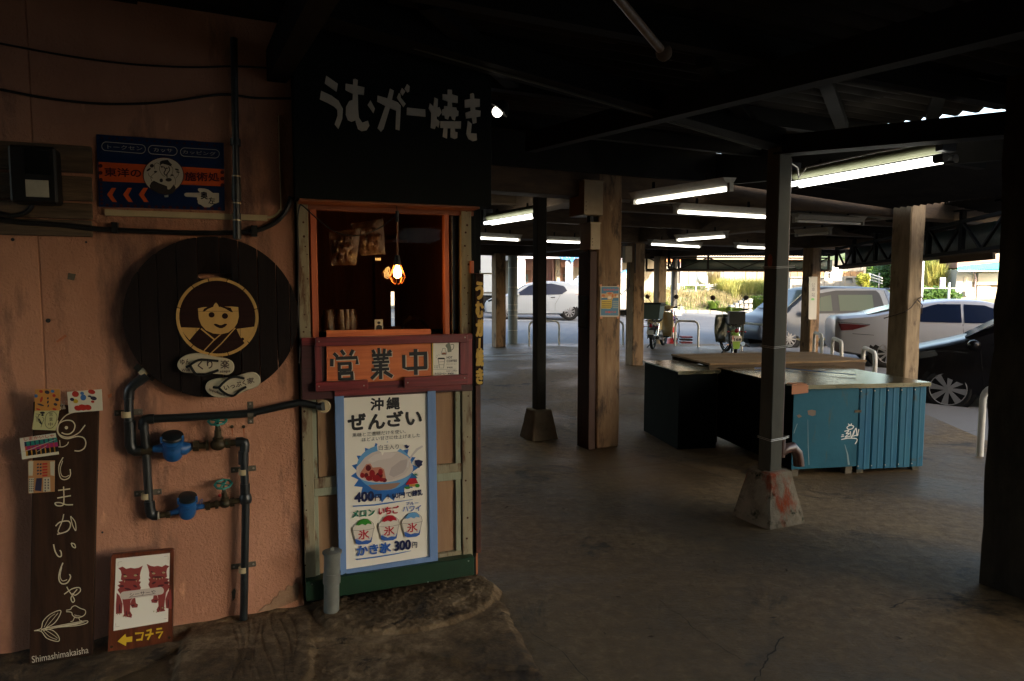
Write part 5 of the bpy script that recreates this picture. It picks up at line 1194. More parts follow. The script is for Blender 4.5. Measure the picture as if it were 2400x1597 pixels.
pc.lay('shaved_ice', dyn('ice_white', (.56, .49, .45), .5)); pc.poly([(285,700),(300,665),(340,615),(400,575),(480,550),(570,548),(640,575),(700,610),(725,650),(715,700),(670,760),(560,805),(440,822),(340,800),(290,760)])
pc.lay('ice_shade', dyn('ice_grey', (.44, .38, .36), .5)); pc.poly([(560,700),(640,640),(690,630),(700,680),(660,740),(580,780),(540,760)])
pc.lay('ice_light', dyn('ice_bright', (.63, .56, .52), .5)); pc.poly([(360,640),(420,590),(520,565),(600,580),(560,620),(450,640),(400,660)])
pc.lay('syrup', dyn('syrup_pink', (.5, .2, .13), .4)); pc.poly([(330,700),(350,672),(385,665),(405,700),(470,695),(500,715),(512,770),(520,810),(400,812),(310,775),(300,745)])
pc.lay('bean', dyn('bean_dark', (.12, .008, .012), .3)); 
for a in ((368,703,23,26),(352,765,16,22),(503,805,20,18),(460,765,30,26)): pc.ell(*a, 14)
pc.lay('bean', dyn('bean_red', (.26, .01, .015), .3))
for a in ((400,750,24,32),(318,765,20,22),(470,735,20,26),(435,790,32,30),(375,790,28,22),(480,800,24,18)): pc.ell(*a, 14)
pc.lay('spoon', dyn('spoon_white', (.6, .56, .54), .3)); pc.curve([(700,695),(705,650),(740,590),(780,545),(820,520)], [14,12,12,16,20]) if False else pc.line([(695,700),(700,660),(735,595),(775,548),(822,520)], [18,14,14,20,14])
pc.lay('bubble', M['poster']); pc.poly([(440,510),(470,492),(540,488),(610,488),(632,505),(630,545),(605,566),(500,573),(484,600),(475,570),(445,555)])
pc.lay('black_writing', M['ink'])
for ch, x0, x1, yb, h in (('沖',388,492,222,100),('縄',522,628,213,98)): pc.text(ch, (x0, yb), (x1, yb - 4), h, .045)
for ch, x0, x1, yb, h in (('ぜ',202,345,388,128),('ん',372,505,380,118),('ざ',528,660,358,120),('い',688,812,345,105)): pc.text(ch, (x0, yb), (x1, yb - 12), h, .055)
pc.text('黒糖と三温糖だけを使い、', (235,447), (680,412), 34, .008); pc.text('ほどよい甘さに仕上げました', (316,484), (800,445), 34, .008); pc.text('白玉入り', (455,556), (622,545), 44, .012)
pc.lay('navy_writing', nav); pc.text('400', (255,990), (412,975), 78, .07); pc.text('円', (425,978), (476,974), 54, .03); pc.text('＋50円で', (512,968), (732,945), 46, .02); pc.text('練乳', (736,940), (820,930), 48, .04); pc.text('300', (588,1396), (720,1380), 78, .06); pc.text('円', (735,1372), (775,1368), 46, .02)
pc.lay('bird', nav); pc.poly([(668,512),(690,508),(700,518),(712,514),(705,530),(692,545),(680,535)]); pc.poly([(755,640),(790,634),(825,645),(815,665),(820,680),(800,690),(792,706),(775,690),(760,670)])
pc.lay('rule', blue); pc.line([(240,1022),(420,1012),(560,992),(740,966)], [9,12,9,3]); pc.line([(265,1468),(440,1446),(600,1420),(725,1395)], [9,12,9,3])
pc.lay('house_roof', dyn('poster_red', (.4,.008,.02))); pc.poly([(697,815),(712,790),(765,788),(785,830),(680,845)]); pc.lay('house_wall', dyn('poster_orange', (.55,.3,.04))); pc.poly([(708,840),(765,835),(765,858),(712,860)])
pc.lay('bushes', grn); pc.ell(695, 868, 24, 12, 12); pc.ell(778, 850, 20, 16, 12); pc.lay('palm', dgr); pc.line([(765,765),(768,790)], 5)
for a in (-2.8, -2.2, -1.5, -.9, -.3, .3, 2.9): pc.line([(763,762), (763 + 24 * cos(a), 760 + 20 * sin(a))], [6, 3])
pc.lay('green_writing', dgr); pc.text('メロン', (235,1118), (420,1100), 56, .05); pc.lay('red_writing', red); pc.text('いちご', (455,1094), (620,1080), 62, .05)
pc.lay('blue_writing', dyn('poster_royal', (.02,.1,.4))); pc.text('ブルー', (682,1014), (785,1006), 26, .03); pc.text('ハワイ', (655,1070), (805,1060), 46, .03); pc.text('かき氷', (275,1440), (555,1405), 84, .06)
for i, (x0, y0, w_, hh, tc_) in enumerate(((233,1135,186,214,grn),(450,1105,178,212,red),(645,1080,175,208,lblue))):
    k = lambda u, v: (x0 + w_ * u, y0 + hh * v - 14 * u)
    pc.lay('cup', dyn('cup_white', (.66, .61, .53), .5)); pc.poly([k(0,.42),k(.05,.28),k(.2,.22),k(.3,.06),k(.5,.0),k(.7,.02),k(.85,.12),k(.95,.2),k(1,.4),k(.86,.93),k(.7,1),k(.3,1),k(.16,.94)])
    pc.lay('syrup_top', tc_); pc.poly([k(.15,.22),k(.3,.06),k(.5,.0),k(.7,.03),k(.85,.14),k(.88,.24),k(.7,.2),k(.6,.26),k(.45,.2),k(.3,.25)])
    pc.lay('wave', dyn('poster_royal', (.02,.1,.4))); pc.poly([k(.13,.76),k(.3,.82),k(.45,.88),k(.62,.84),k(.8,.86),k(.9,.75),k(.86,.93),k(.7,.995),k(.3,.995),k(.16,.94)])
    for u in (.2, .3, .72, .84): pc.line([k(u, .8), k(u + .03, .73), k(u + .06, .8)], 4)
    pc.lay('cup_line', dyn('poster_brown_line', (.06, .03, .02))); pc.line([k(0,.42),k(.05,.28),k(.2,.22),k(.3,.06),k(.5,.0),k(.7,.02),k(.85,.12),k(.95,.2),k(1,.4)], 2.5); pc.line([k(0,.42),k(.5,.46),k(1,.4)], 2.5); pc.line([k(.04,.44),k(.16,.94)], 2.5); pc.line([k(.96,.42),k(.86,.93)], 2.5)
    pc.lay('ice_character', red); pc.text('氷', k(.28, .8), k(.76, .78), hh * .36, .03)
pc.flush()
# ------------------------------------------------------------------ lamps under the beams
M['tube'] = emis('lit_tube', (1, .97, .86), 1.1); M['tubeoff'] = flat('unlit_tube', (.55, .52, .45), .3)
M['lampwhite'] = mat('lamp_white_enamel', (.25, .23, .18), (.2, .18, .14), 30, rough=.5)
M['lampgreen'] = mat('mouldy_lamp_diffuser', (.16, .17, .1), (.12, .13, .07), 20, rough=.6, stain=((.08, .05, .02), 40, .66))
def lamp(label, a, b, z, lit=True, kind='reflector'):
    A = G(*a, z); B = G(*b, z); t = T('fluorescent_lamp', label, 'lamp', (A + B) / 2, group='fluorescent lamps under the beams')
    d = (B - A).normalized(); n = d.cross(V((0, 0, 1)))
    if kind == 'twin':
        for s_ in (-1, 1):
            mb = MB(); mb.tube([A + n * (.045 * s_), B + n * (.045 * s_)], .017, 12); mb.build('tube', M['tube'], t)
        mb = MB(); mb.tube([A + V((0, 0, .07)), B + V((0, 0, .07))], .035, 14); mb.build('diffuser', M['lampgreen'], t)
        for p in (A, B):
            q = p + d * (.02 if p == B else -.02); mb = MB()
            for s_ in (-1, 1): mb.tube([q + n * (.045 * s_) - d * .03, q + n * (.045 * s_) + d * .03], .026, 12)
            mb.bar(q + V((0, 0, .1)) - d * .02, q + V((0, 0, .1)) + d * .02, .12, .12); mb.build('socket', M['black'], t)
    else:
        mb = MB(); mb.tube([A, B], .0155, 12); mb.build('tube', M['tube'] if lit else M['tubeoff'], t)
        mb = MB(); q = []
        for p, s_ in ((A, -1), (B, 1)):
            p = p + d * (.03 * s_); q += [p + n * .02 + V((0, 0, .02)), p + n * .075 + V((0, 0, .075)), p - n * .075 + V((0, 0, .085)), p - n * .02 + V((0, 0, .02))]
        mb.add(q, [(0, 1, 2, 3), (7, 6, 5, 4), (0, 4, 5, 1), (1, 5, 6, 2), (2, 6, 7, 3), (3, 7, 4, 0)]); mb.build('reflector', M['lampwhite'], t)
        for p, s_ in ((A, -1), (B, 1)):
            mb = MB(); q = p + d * (.035 * s_); mb.bar(q - d * .012 + V((0, 0, .012)), q + d * .012 + V((0, 0, .012)), .045, .06); mb.build('end_cap', M['lampwhite'], t)
    # two short hangers up to the beam
    for p in (A.lerp(B, .2), A.lerp(B, .8)):
        mb = MB(); mb.bar(p + V((0, 0, .08)), p + V((0, 0, .14)), .02, .02, (1, 0, 0)); mb.build('hanger', M['steel_dark'], t)
    return t
lamp('nearest twin-tube lamp with a mouldy yellow-green diffuser, at upper right', (1862, 434), (2208, 374), 2.22, kind='twin')
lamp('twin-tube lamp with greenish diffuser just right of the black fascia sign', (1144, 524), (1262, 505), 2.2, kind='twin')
lamp('lit single-tube lamp slanting up right of the poster column top', (1494, 474), (1702, 444), 2.2)
lamp('lit long single-tube lamp ending at the grey steel post', (1590, 497), (1792, 509), 2.2)
lamp('small lit lamp slanting up right above the motorcycle gap', (1590, 563), (1698, 555), 2.18)
lamp('lit lamp directly right of the second column, over the lattice truss', (1527, 573), (1638, 579), 2.2)
lamp('lit lamp partly hidden behind the left of the grey steel post', (1728, 579), (1840, 584), 2.2)
lamp('far lit lamp just right of the hanging yellow-lettered sign', (1118, 558), (1214, 563), 2.18)
lamp('far lit lamp between the slim steel post and the poster column', (1283, 566), (1362, 569), 2.18)
lamp('unlit long tube right of the grey steel post', (1868, 518), (2015, 525), 2.2, False)
lamp('unlit shorter tube behind the other unlit one right of the post', (1872, 552), (1940, 547), 2.2, False)
t = T('fluorescent_lamp', 'unlit rusty tube hanging steeply at the very top of the view', 'lamp', D(1500, 50, 2.2))
mb = MB(); mb.tube([D(1435, -20, 2.0), D(1550, 118, 2.35)], .014, 12); mb.build('tube', mat('rusty_tube', (.2, .15, .1), (.12, .06, .03), 30, rough=.4), t)
mb = MB(); mb.ball(D(1556, 124, 2.36), .028, 12, 8); mb.build('socket', M['beam'], t)
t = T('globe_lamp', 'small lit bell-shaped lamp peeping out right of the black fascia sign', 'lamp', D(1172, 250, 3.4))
mb = MB(); a = D(1176, 252, 3.45); mb.lathe([(.012, .035), (.03, .02), (.048, -.012), (.05, -.02)], a, (.5, 0, .6), 18); mb.build('shade', M['steel_dark'], t)
mb = MB(); mb.ball(a - V((.022, 0, .022)), .026, 14, 8); mb.build('bulb', emis('lit_globe', (1, .95, .8), 1), t)
# ------------------------------------------------------------------ things fixed to the poster column
def on(p, a, b, z): return p + ga * a + gb * b + V((0, 0, z))
c1 = cols['c1'][0]; H2 = .125
M['ebox'] = mat('beige_switch_box', (.3, .22, .11), (.24, .17, .08), 10, rough=.5)
def ebox(label, z0, z1, a0, a1, b0, b1):
    t = T('switch_box', label, 'electrical box', on(c1, (a0 + a1) / 2, (b0 + b1) / 2, z0), group='switch boxes on the poster column')
    mb = MB(); mb.prism([on(c1, i, j, z0) for i, j in ((a0, b0), (a1, b0), (a1, b1), (a0, b1))], (0, 0, z1 - z0)); mb.build('case', M['ebox'], t, bev=.004)
    mb = MB(); mb.prism([on(c1, i, j, z1) for i, j in ((a0 - .006, b0 - .006), (a1 + .006, b0 - .006), (a1 + .006, b1), (a0 - .006, b1))], (0, 0, .012)); mb.build('lid', M['ebox'], t)
    mb = MB()
    for k in range(3): mb.lathe([(.005, 0), (.004, .003)], on(c1, a0 + .02, b0, z0 + .04 + k * (z1 - z0) * .12), -gb, 8)
    mb.build('bolt', M['brass'], t); return t
ebox('large beige switch box at the head of the poster column', 2.13, 2.42, -.33, -.135, -.21, .05)
ebox('smaller beige switch box below the large one on the poster column', 1.83, 2.06, -.235, -.135, -.17, .02)
mb = MB(); mb.tube([on(c1, -.2, -.1, z) for z in (2.13, 2.08, 2.07)], .03, 10); single('conduit_sleeve', mb, M['black'], 'black sleeve between the two beige boxes', 'conduit', on(c1, -.2, -.1, 2.08))
mb = MB(); mb.tube([on(c1, -.2, -.08, 1.84), on(c1, -.205, -.1, 1.77), on(c1, -.17, -.1, 1.72), on(c1, -.14, -.05, 1.76), on(c1, -.135, .0, 1.8)], .006, 8); single('cable_loop', mb, M['black'], 'black cable loop under the smaller beige box', 'cable', on(c1, -.2, -.08, 1.8))
t = T('timber_strut', 'dark reddish timber strut standing against the left face of the poster column', 'timber', on(c1, -.15, -.03, 0))
mb = MB(); mb.prism([on(c1, i, j, 0) for i, j in ((-.205, -.115), (-.132, -.115), (-.132, .09), (-.205, .09))], (0, 0, 1.82)); mb.build('strut', mat('dark_red_timber', (.06, .03, .02), (.04, .018, .012), 6, (4, 4, .5), .8), t, bev=.004)
# poster on the front face (facing -gb)
def CP(x, y, o=0.0):   # pixel onto the plane of c1's street face
    d = ray(x, y); q = c1 - gb * (H2 + .004 + o); return EYE + d * ((q - EYE).dot(gb) / d.dot(gb))
po = T('wall_poster', 'blue and yellow lunch buffet poster taped to the brown column', 'poster', CP(1430, 742))
mb = MB(); mb.prism([CP(1407, 671), CP(1452, 671), CP(1450, 743), CP(1406, 743)], -gb * .002); mb.build('sheet', dyn('poster_border', (.4, .36, .28)), po)
pc = Pic(po, lambda x, y, o: CP(x, y, o), .0025, zt(200 / 1568, 1300, 580), .0001)
pc.lay('blue_field', dyn('poster_teal', (.05, .16, .26))); pc.poly([(862,728),(1178,728),(1165,1255),(850,1250)])
pc.lay('food_photo', dyn('food_print', (.5, .3, .12))); pc.poly([(858,850),(1172,850),(1172,930),(858,930)]); pc.poly([(950,828),(1075,828),(1070,960),(975,960)])
pc.lay('food_detail', dyn('food_orange', (.5, .13, .03)))
for a in ((895,890,34,24),(1010,850,40,20),(1065,890,18,34),(1120,880,24,20)): pc.ell(*a, 12)
pc.lay('dish', dyn('food_cream', (.62, .52, .36)))
for a in ((1008,925,36,26),(1150,900,18,22),(880,920,18,10)): pc.ell(*a, 12)
pc.lay('yellow_box', dyn('poster_yellow', (.6, .42, .04))); pc.poly([(860,968),(1055,965),(1050,1100),(1020,1128),(855,1126)]); pc.lay('grey_list', dyn('list_grey', (.2, .27, .26)))
for i in range(4): pc.poly([(1065, 985 + i * 36), (1165, 985 + i * 36), (1164, 1010 + i * 36), (1064, 1010 + i * 36)])
pc.lay('red_writing', dyn('poster_redink', (.5, .05, .04))); pc.text('ランチバイキング', (895,800), (1165,800), 38, .05); pc.text('沖縄そば', (925,1210), (1130,1205), 34, .03)
pc.lay('dark_writing', M['ink'])
for i in range(4): pc.text('一二三四五六日月', (868, 1010 + i * 32), (1035, 1008 + i * 32), 18, 0) if False else [pc.poly([(868 + k * 22, 990 + i * 34), (882 + k * 22, 990 + i * 34), (880 + k * 22, 1004 + i * 34), (870 + k * 22, 1004 + i * 34)]) for k in range(8)]
pc.lay('tape', dyn('brown_tape', (.5, .17, .05), .4))
for x, y in ((850,700),(1170,712),(858,1290),(1165,1290)): pc.poly([(x - 24, y - 16), (x + 18, y - 22), (x + 22, y + 18), (x - 18, y + 22)])
pc.flush()
# dark notice on the left face, under curled plastic
mb = MB(); mb.prism([on(c1, -.208, j, z) for j, z in ((-.09, 1.12), (.08, 1.12), (.08, 1.42), (-.09, 1.42))], -ga * .003); single('plastic_notice', mb, flat('dark_notice', (.03, .022, .018), .25), 'dark glossy notice sleeve on the shaded left side of the poster column', 'notice', on(c1, -.208, 0, 1.12))
# bus stop sheet on the column by the van
c5 = cols['c5'][0]
def C5(x, y, o=0.0):
    d = ray(x, y); q = c5 - gb * (.13 + .004 + o); return EYE + d * ((q - EYE).dot(gb) / d.dot(gb))
bs = T('bus_stop_sheet', 'white vertical bus stop sheet with grey characters and a green blot on the column', 'notice', C5(1905, 748))
mb = MB(); mb.prism([C5(1896, 649), C5(1915.5, 649), C5(1913, 749), C5(1895, 749)], -gb * .003); mb.build('sheet', dyn('faded_sheet', (.42, .4, .34)), bs)
pc = Pic(bs, lambda x, y, o: C5(x, y, o), .0035, zt(240 / 2352, 1880, 580), .0003); pc.lay('characters', dyn('faded_ink', (.1, .1, .11)))
for ch, y in (('公', 908), ('車', 1010), ('站', 1135)): pc.text(ch, (215, y), (295, y), 90, 0)
pc.lay('green_blot', dyn('faded_green', (.12, .38, .1))); pc.ell(245, 1192, 40, 26, 14); pc.flush()
mb = MB()
for x, y in ((2118,795),(2118,640),(2118,730)): pass
# wire round the pale column
c4 = cols['c4'][0]; mb = MB(); pts = [on(c4, -.15, .14, 1.14), on(c4, -.145, -.1, 1.22), on(c4, -.1, -.145, 1.27), on(c4, .0, -.143, 1.36), on(c4, .09, -.143, 1.3), on(c4, .15, -.1, 1.2)]
mb.tube(pts, .0055, 7); mb.tube([on(c4, .0, -.145, 1.36), on(c4, .05, -.16, 1.39), on(c4, .1, -.15, 1.34)], .007, 7); single('wire_tie', mb, dyn('dark_wire', (.05, .03, .02)), 'dark twisted wire tied round the pale cracked column', 'wire', pts[2])
# banded pole behind the far column
gp_ = T('banded_pole', 'round grey pole with thin bright bands beside the far concrete column', 'pole', (.02, 17.9, 0))
mb = MB(); mb.lathe([(.125, -.02), (.125, 2.5)], (.02, 17.9, 0), seg=22); mb.build('shaft', mat('grey_weathered_pole', (.13, .14, .13), (.09, .1, .09), 4, rough=.5), gp_)
for z in (.35, .75, .88, 1.02, 1.48, 1.98):
    mb = MB(); mb.lathe([(.128, 0), (.128, .012)], (.02, 17.9, z), seg=22); mb.build('band', M['wire'], gp_)
# ------------------------------------------------------------------ blue stall boxes and the table
BY = radians(10.5); ba = V((cos(BY), sin(BY), 0)); bb_ = V((-sin(BY), cos(BY), 0))
M['bluebox'] = mat('scuffed_blue_sheet', (.014, .085, .125), (.01, .065, .1), 3, (1, 1, 1), .55, .0015, 30, stain=((.04, .065, .065), 5, .6, (2, 2, .5)), sp2=((.1, .07, .04), 7, .7), spec=.12)
M['bluerib'] = mat('blue_ribbed_sheet', (.011, .075, .14), (.02, .1, .15), 5, (1, 1, .4), .5, .001, 40, stain=((.04, .06, .065), 6, .62), spec=.15)
M['alu'] = mat('tarnish_sheen_aluminium', (.26, .23, .14), (.15, .13, .07), 3, (1, 5, 1), .18, .0006, 30, metal=.85)  # tarnish brown, with the tops' yellow streaked reflections put into the colour
M['boxshade'] = mat('shaded_box_side', (.004, .006, .006), (.002, .003, .003), 5, rough=.8, spec=.05)  # near-black colour stands in for shade on the box sides
def sbox(label, o, w_, dpt, h, front, lift=.04, ribs=0, lip=.02, m='boxshade', pitch=.112):
    o = V((o[0], o[1], 0)); t = T('stall_box', label, 'stall box', o, group='market stall boxes')
    q = lambda a, b, z: o + ba * a + bb_ * b + V((0, 0, z))
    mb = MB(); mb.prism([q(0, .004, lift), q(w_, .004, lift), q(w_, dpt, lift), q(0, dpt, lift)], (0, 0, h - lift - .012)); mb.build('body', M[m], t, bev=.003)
    if ribs:
        n = max(1, round(w_ / pitch)); pw_ = w_ / n
        for k in range(n):
            mb = MB(); a0 = k * pw_ + .003; a1 = (k + 1) * pw_ - .003
            pr = [(a0, 0), (a0 + .01, -.006), (a0 + pw_ * .42, -.006), (a0 + pw_ * .46, -.009), (a0 + pw_ * .54, -.009), (a0 + pw_ * .58, -.006), (a1 - .01, -.006), (a1, 0)]
            mb.prism([q(a, b, lift + .004) for a, b in pr], (0, 0, h - lift - .04)); mb.build('panel', M['bluerib'], t, smooth=8)
            mb = MB()
            for z in (lift + .03, h - .06): mb.lathe([(.006, 0), (.004, .003)], q(a0 + .008, -.0062, z), -bb_, 8)
            mb.build('screw', M['wire'], t)
    elif front:
        mb = MB(); mb.prism([q(.002, -.004, lift + .002), q(w_ - .002, -.004, lift + .002), q(w_ - .002, 0, lift + .002), q(.002, 0, lift + .002)], (0, 0, h - lift - .035)); mb.build('front_sheet', M['bluebox'], t, bev=.0015)
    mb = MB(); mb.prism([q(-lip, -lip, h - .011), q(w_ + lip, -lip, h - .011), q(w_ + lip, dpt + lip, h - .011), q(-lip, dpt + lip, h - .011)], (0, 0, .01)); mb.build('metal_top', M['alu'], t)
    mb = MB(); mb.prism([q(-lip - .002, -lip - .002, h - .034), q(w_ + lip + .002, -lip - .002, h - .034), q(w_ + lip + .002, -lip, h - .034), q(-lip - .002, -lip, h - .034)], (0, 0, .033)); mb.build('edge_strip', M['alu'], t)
    mb = MB()
    for k in range(4): mb.lathe([(.0045, 0), (.003, .002)], q(w_ * (k + .5) / 4, -lip - .002, h - .018), -bb_, 8)
    mb.build('rivet', M['brass'], t)
    for a in (.05, w_ - .05):
        for b in (.05, dpt - .06):
            mb = MB(); mb.prism([q(a - .03, b - .03, 0), q(a + .03, b - .03, 0), q(a + .03, b + .03, 0), q(a - .03, b + .03, 0)], (0, 0, lift + .002)); mb.build('foot', M['footing'], t)
    return t, q
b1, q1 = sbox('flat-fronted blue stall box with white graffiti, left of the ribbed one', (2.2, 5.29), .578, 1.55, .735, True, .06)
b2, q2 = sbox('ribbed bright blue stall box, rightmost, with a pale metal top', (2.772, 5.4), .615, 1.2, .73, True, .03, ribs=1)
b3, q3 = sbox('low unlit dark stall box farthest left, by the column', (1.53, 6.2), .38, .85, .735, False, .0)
mb = MB(); mb.prism([q1(-.03, -.028, .665), q1(.11, -.028, .675), q1(.11, -.028, .735), q1(-.03, -.028, .735)], bb_ * .004); mb.prism([q1(-.028, -.026, .746), q1(.1, -.026, .746), q1(.1, .05, .746), q1(-.028, .05, .746)], (0, 0, -.008)); mb.build('tape_patch', dyn('old_tape', (.3, .11, .04), .6), b1)
q = T('x', 'x', 'x'); bpy.data.objects.remove(q)
def BP(x, y, o=0.0):
    d = ray(x, y); q = q1(0, -.0045 - o, 0); return EYE + d * ((q - EYE).dot(bb_) / d.dot(bb_))
pc = Pic(b1, lambda x, y, o: BP(x, y, o), .0008, zt(.3225, 1480, 800), .00012); pc.lay('graffiti_tag', dyn('white_marker', (.6, .62, .6)))
for cv in ([(1575,600),(1590,612),(1600,598)], [(1565,628),(1580,615),(1600,612),(1615,622),(1600,638),(1575,640),(1565,628)], [(1548,655),(1580,650),(1560,672),(1585,670),(1552,698),(1590,690)], [(1590,655),(1600,700),(1618,650),(1612,680),(1632,632),(1640,690),(1652,640)], [(1525,715),(1580,705),(1640,712),(1625,748)], [(1610,690),(1650,680)], [(1524,695),(1545,690)], [(1528,682),(1542,680)]): pc.curve(cv, 6)
pc.lay('scratch', dyn('pale_scuff', (.12, .2, .22))); pc.line([(1282,570),(1284,760),(1290,900)], [2, 4, 5]); pc.line([(1550,750),(1570,820),(1580,900)], [3, 9, 14]); pc.curve([(1180,670),(1190,640),(1205,600)], 5); pc.lay('rust_patch', dyn('rust_dull', (.1, .07, .045))); pc.poly([(1280,505),(1310,498),(1340,505),(1338,538),(1315,545),(1285,535)]); pc.poly([(1200,540),(1220,532),(1240,548),(1215,558)]); pc.flush()
M['tabletop'] = mat('weathered_table_boards', (.24, .14, .055), (.16, .09, .035), 6, (1, 8, 1), .75, .002, 50, (1, 10, 1))
tb = T('market_table', 'weathered plank table behind the blue stall boxes', 'table', (2.8, 7.0, 0))
o_ = V((1.88, 6.45, 0)); qq = lambda a, b, z: o_ + ba * a + bb_ * b + V((0, 0, z))
for k in range(6):
    mb = MB(); b_ = k * .15; mb.prism([qq(.0, b_ + .002, .755), qq(1.68, b_ + .002, .755), qq(1.68, b_ + .147, .755), qq(.0, b_ + .147, .755)], (0, 0, .018 + .002 * (k % 2))); mb.build('plank', M['tabletop'], tb, bev=.002)
for b_ in (.0, .84):
    mb = MB(); mb.prism([qq(.0, b_, .67), qq(1.66, b_, .67), qq(1.66, b_ + .03, .67), qq(.0, b_ + .03, .67)], (0, 0, .082)); mb.build('apron_board', M['beam'], tb)
for a in (.05, 1.58):
    for b_ in (.03, .8):
        mb = MB(); mb.prism([qq(a, b_, 0), qq(a + .06, b_, 0), qq(a + .06, b_ + .06, 0), qq(a, b_ + .06, 0)], (0, 0, .754)); mb.build('leg', M['beam'], tb)
mb = MB(); mb.tube([qq(.35, -.2, .745), qq(.6, -.25, .746), qq(.75, -.5, .745), qq(.95, -.8, .745)], .004, 6); single('blue_cord', mb, dyn('blue_cord', (.03, .1, .3)), 'thin blue cord lying across the stall box tops', 'cord', qq(.35, -.2, .74))
# ------------------------------------------------------------------ white hoop barriers
M['hoop'] = mat('white_hoop_paint', (.6, .58, .53), (.5, .48, .43), 12, rough=.5)
def hoop(label, a, b, h=.64, r=.027, z=0.0):
    a = V((a[0], a[1], z)); b = V((b[0], b[1], z)); d = (b - a).normalized(); L_ = (b - a).length; R_c = .13; pts = [a + V((0, 0, -.03)), a + V((0, 0, h - R_c))]
    for k in range(1, 7): t = pi / 2 * k / 6; pts.append(a + d * (R_c * (1 - cos(t))) + V((0, 0, h - R_c + R_c * sin(t))))
    for k in range(0, 7): t = pi / 2 * k / 6; pts.append(b - d * (R_c * (1 - sin(t))) + V((0, 0, h - R_c + R_c * cos(t))))
    pts.append(b + V((0, 0, -.03))); mb = MB(); mb.tube(pts, r, 12)
    return single('hoop_barrier', mb, M['hoop'], label, 'barrier', a, group='white hoop barriers')
g_ = lambda x, y: G(x, y, 0)
hoop('white hoop barrier left of the poster column, before the white hatchback', g_(1240, 812), g_(1310, 809), .62)
hoop('white hoop barrier half hidden behind the right edge of the poster column', g_(1388, 811), g_(1460, 810), .62)
hoop('white hoop barrier between the two motorcycles', g_(1582, 811), g_(1636, 814), .64)
hoop('white hoop barrier right of the green-tailed motorcycle, before the van wheel', g_(1738, 823), g_(1792, 832), .66)
hoop('slim-looking white hoop barrier, leftmost of three behind the table', (5.33, 11.7), (5.55, 12.5), .67)
hoop('middle of three white hoop barriers behind the table', (4.92, 10.15), (5.18, 11.0), .68)
hoop('tall-looking white hoop barrier behind the table, beside the pale column', (4.52, 8.45), (4.78, 9.25), .68)
hoop('white hoop barrier cut off by the big dark pillar at right', (4.16, 5.97), (4.62, 5.3), .64)
# ------------------------------------------------------------------ cone, bars, lamp pole
cn = T('traffic_cone', 'red and white traffic cone stack beside the grey street pole', 'traffic cone', (4.42, 18.75, zr(4.4, 18.7)))
z0 = zr(4.4, 18.7); cx = V((4.42, 18.75, z0)); cr_ = flat('cone_red', (.55, .03, .03), .4); cw_ = flat('cone_white', (.7, .68, .64), .4)
for k in range(6):
    r0 = .15 - .13 * k / 6; r1 = .15 - .13 * (k + 1) / 6; mb = MB(); mb.lathe([(r0, .05 + .155 * k), (r1, .05 + .155 * (k + 1))], cx, seg=18); mb.build('band', cw_ if k in (3, 5) and k == 3 or k == 1 else cr_, cn)
mb = MB(); mb.box(cx.x - .19, cx.x + .19, cx.y - .19, cx.y + .19, z0, z0 + .05); mb.build('base', M['blackrub'], cn, bev=.01)
cs = T('cone_bases', 'small stack of dark red cone bases by the street pole', 'cone base', (4.75, 18.6, z0))
for k in range(4): mb = MB(); mb.box(4.6, 4.9, 18.45, 18.75, z0 + .075 * k, z0 + .075 * k + .045); mb.build('base', dyn('base_red', (.12, .01, .015)) if k % 2 else M['blackrub'], cs, bev=.01)
br = T('barrier_bar', 'black and orange striped bar lying on the ground by the motorcycle', 'bar', (4.9, 18.2, z0))
A = V((3.55, 18.3, z0 + .05)); B = V((6.0, 18.0, z0 + .05))
for k in range(16): mb = MB(); mb.tube([A.lerp(B, k / 16), A.lerp(B, (k + 1) / 16)], .035, 10); mb.build('stripe', M['blackrub'] if k % 2 else dyn('orange_stripe', (.6, .22, .02)), br)
mb = MB(); rr = random.Random(2); mb.tube([V((6.05 + .25 * cos(k * .8) * (1 - k * .02), 18.0 + .12 * sin(k * .8), z0 + .03 + .004 * k)) for k in range(30)], .014, 6); single('coiled_rope', mb, M['blackrub'], 'small black coil of rope at the end of the striped bar', 'rope', (6.05, 18, z0))
lp = T('street_pole', 'grey street pole with a padded wrap and peeling white stickers', 'pole', (4.57, 19.3, z0))
pole = V((4.57, 19.3, z0)); mb = MB(); mb.lathe([(.075, 0), (.068, 4.5)], pole, seg=16); mb.build('shaft', mat('dark_grey_pole', (.09, .095, .1), rough=.5), lp)
mb = MB(); mb.lathe([(.09, .2), (.09, 2.0), (.085, 2.06), (.07, 2.08)], pole, seg=18); mb.build('wrap', mat('grey_wrap', (.17, .17, .175), (.13, .13, .14), 8, rough=.4), lp)
for z, h, w_ in ((1.35, .17, .1), (.95, .35, .12)):
    mb = MB()
    n = 6
    for k in range(n + 1): a = -pi / 2 - w_ * 7 / 2 * .8 + w_ * 5.6 * k / n; mb.v += [(pole.x + .0915 * cos(a), pole.y + .0915 * sin(a), z0 + z), (pole.x + .0915 * cos(a), pole.y + .0915 * sin(a), z0 + z + h)]
    mb.f += [(2 * k, 2 * k + 2, 2 * k + 3, 2 * k + 1) for k in range(n)]; mb.build('sticker', dyn('dirty_sticker', (.45, .44, .42)), lp)
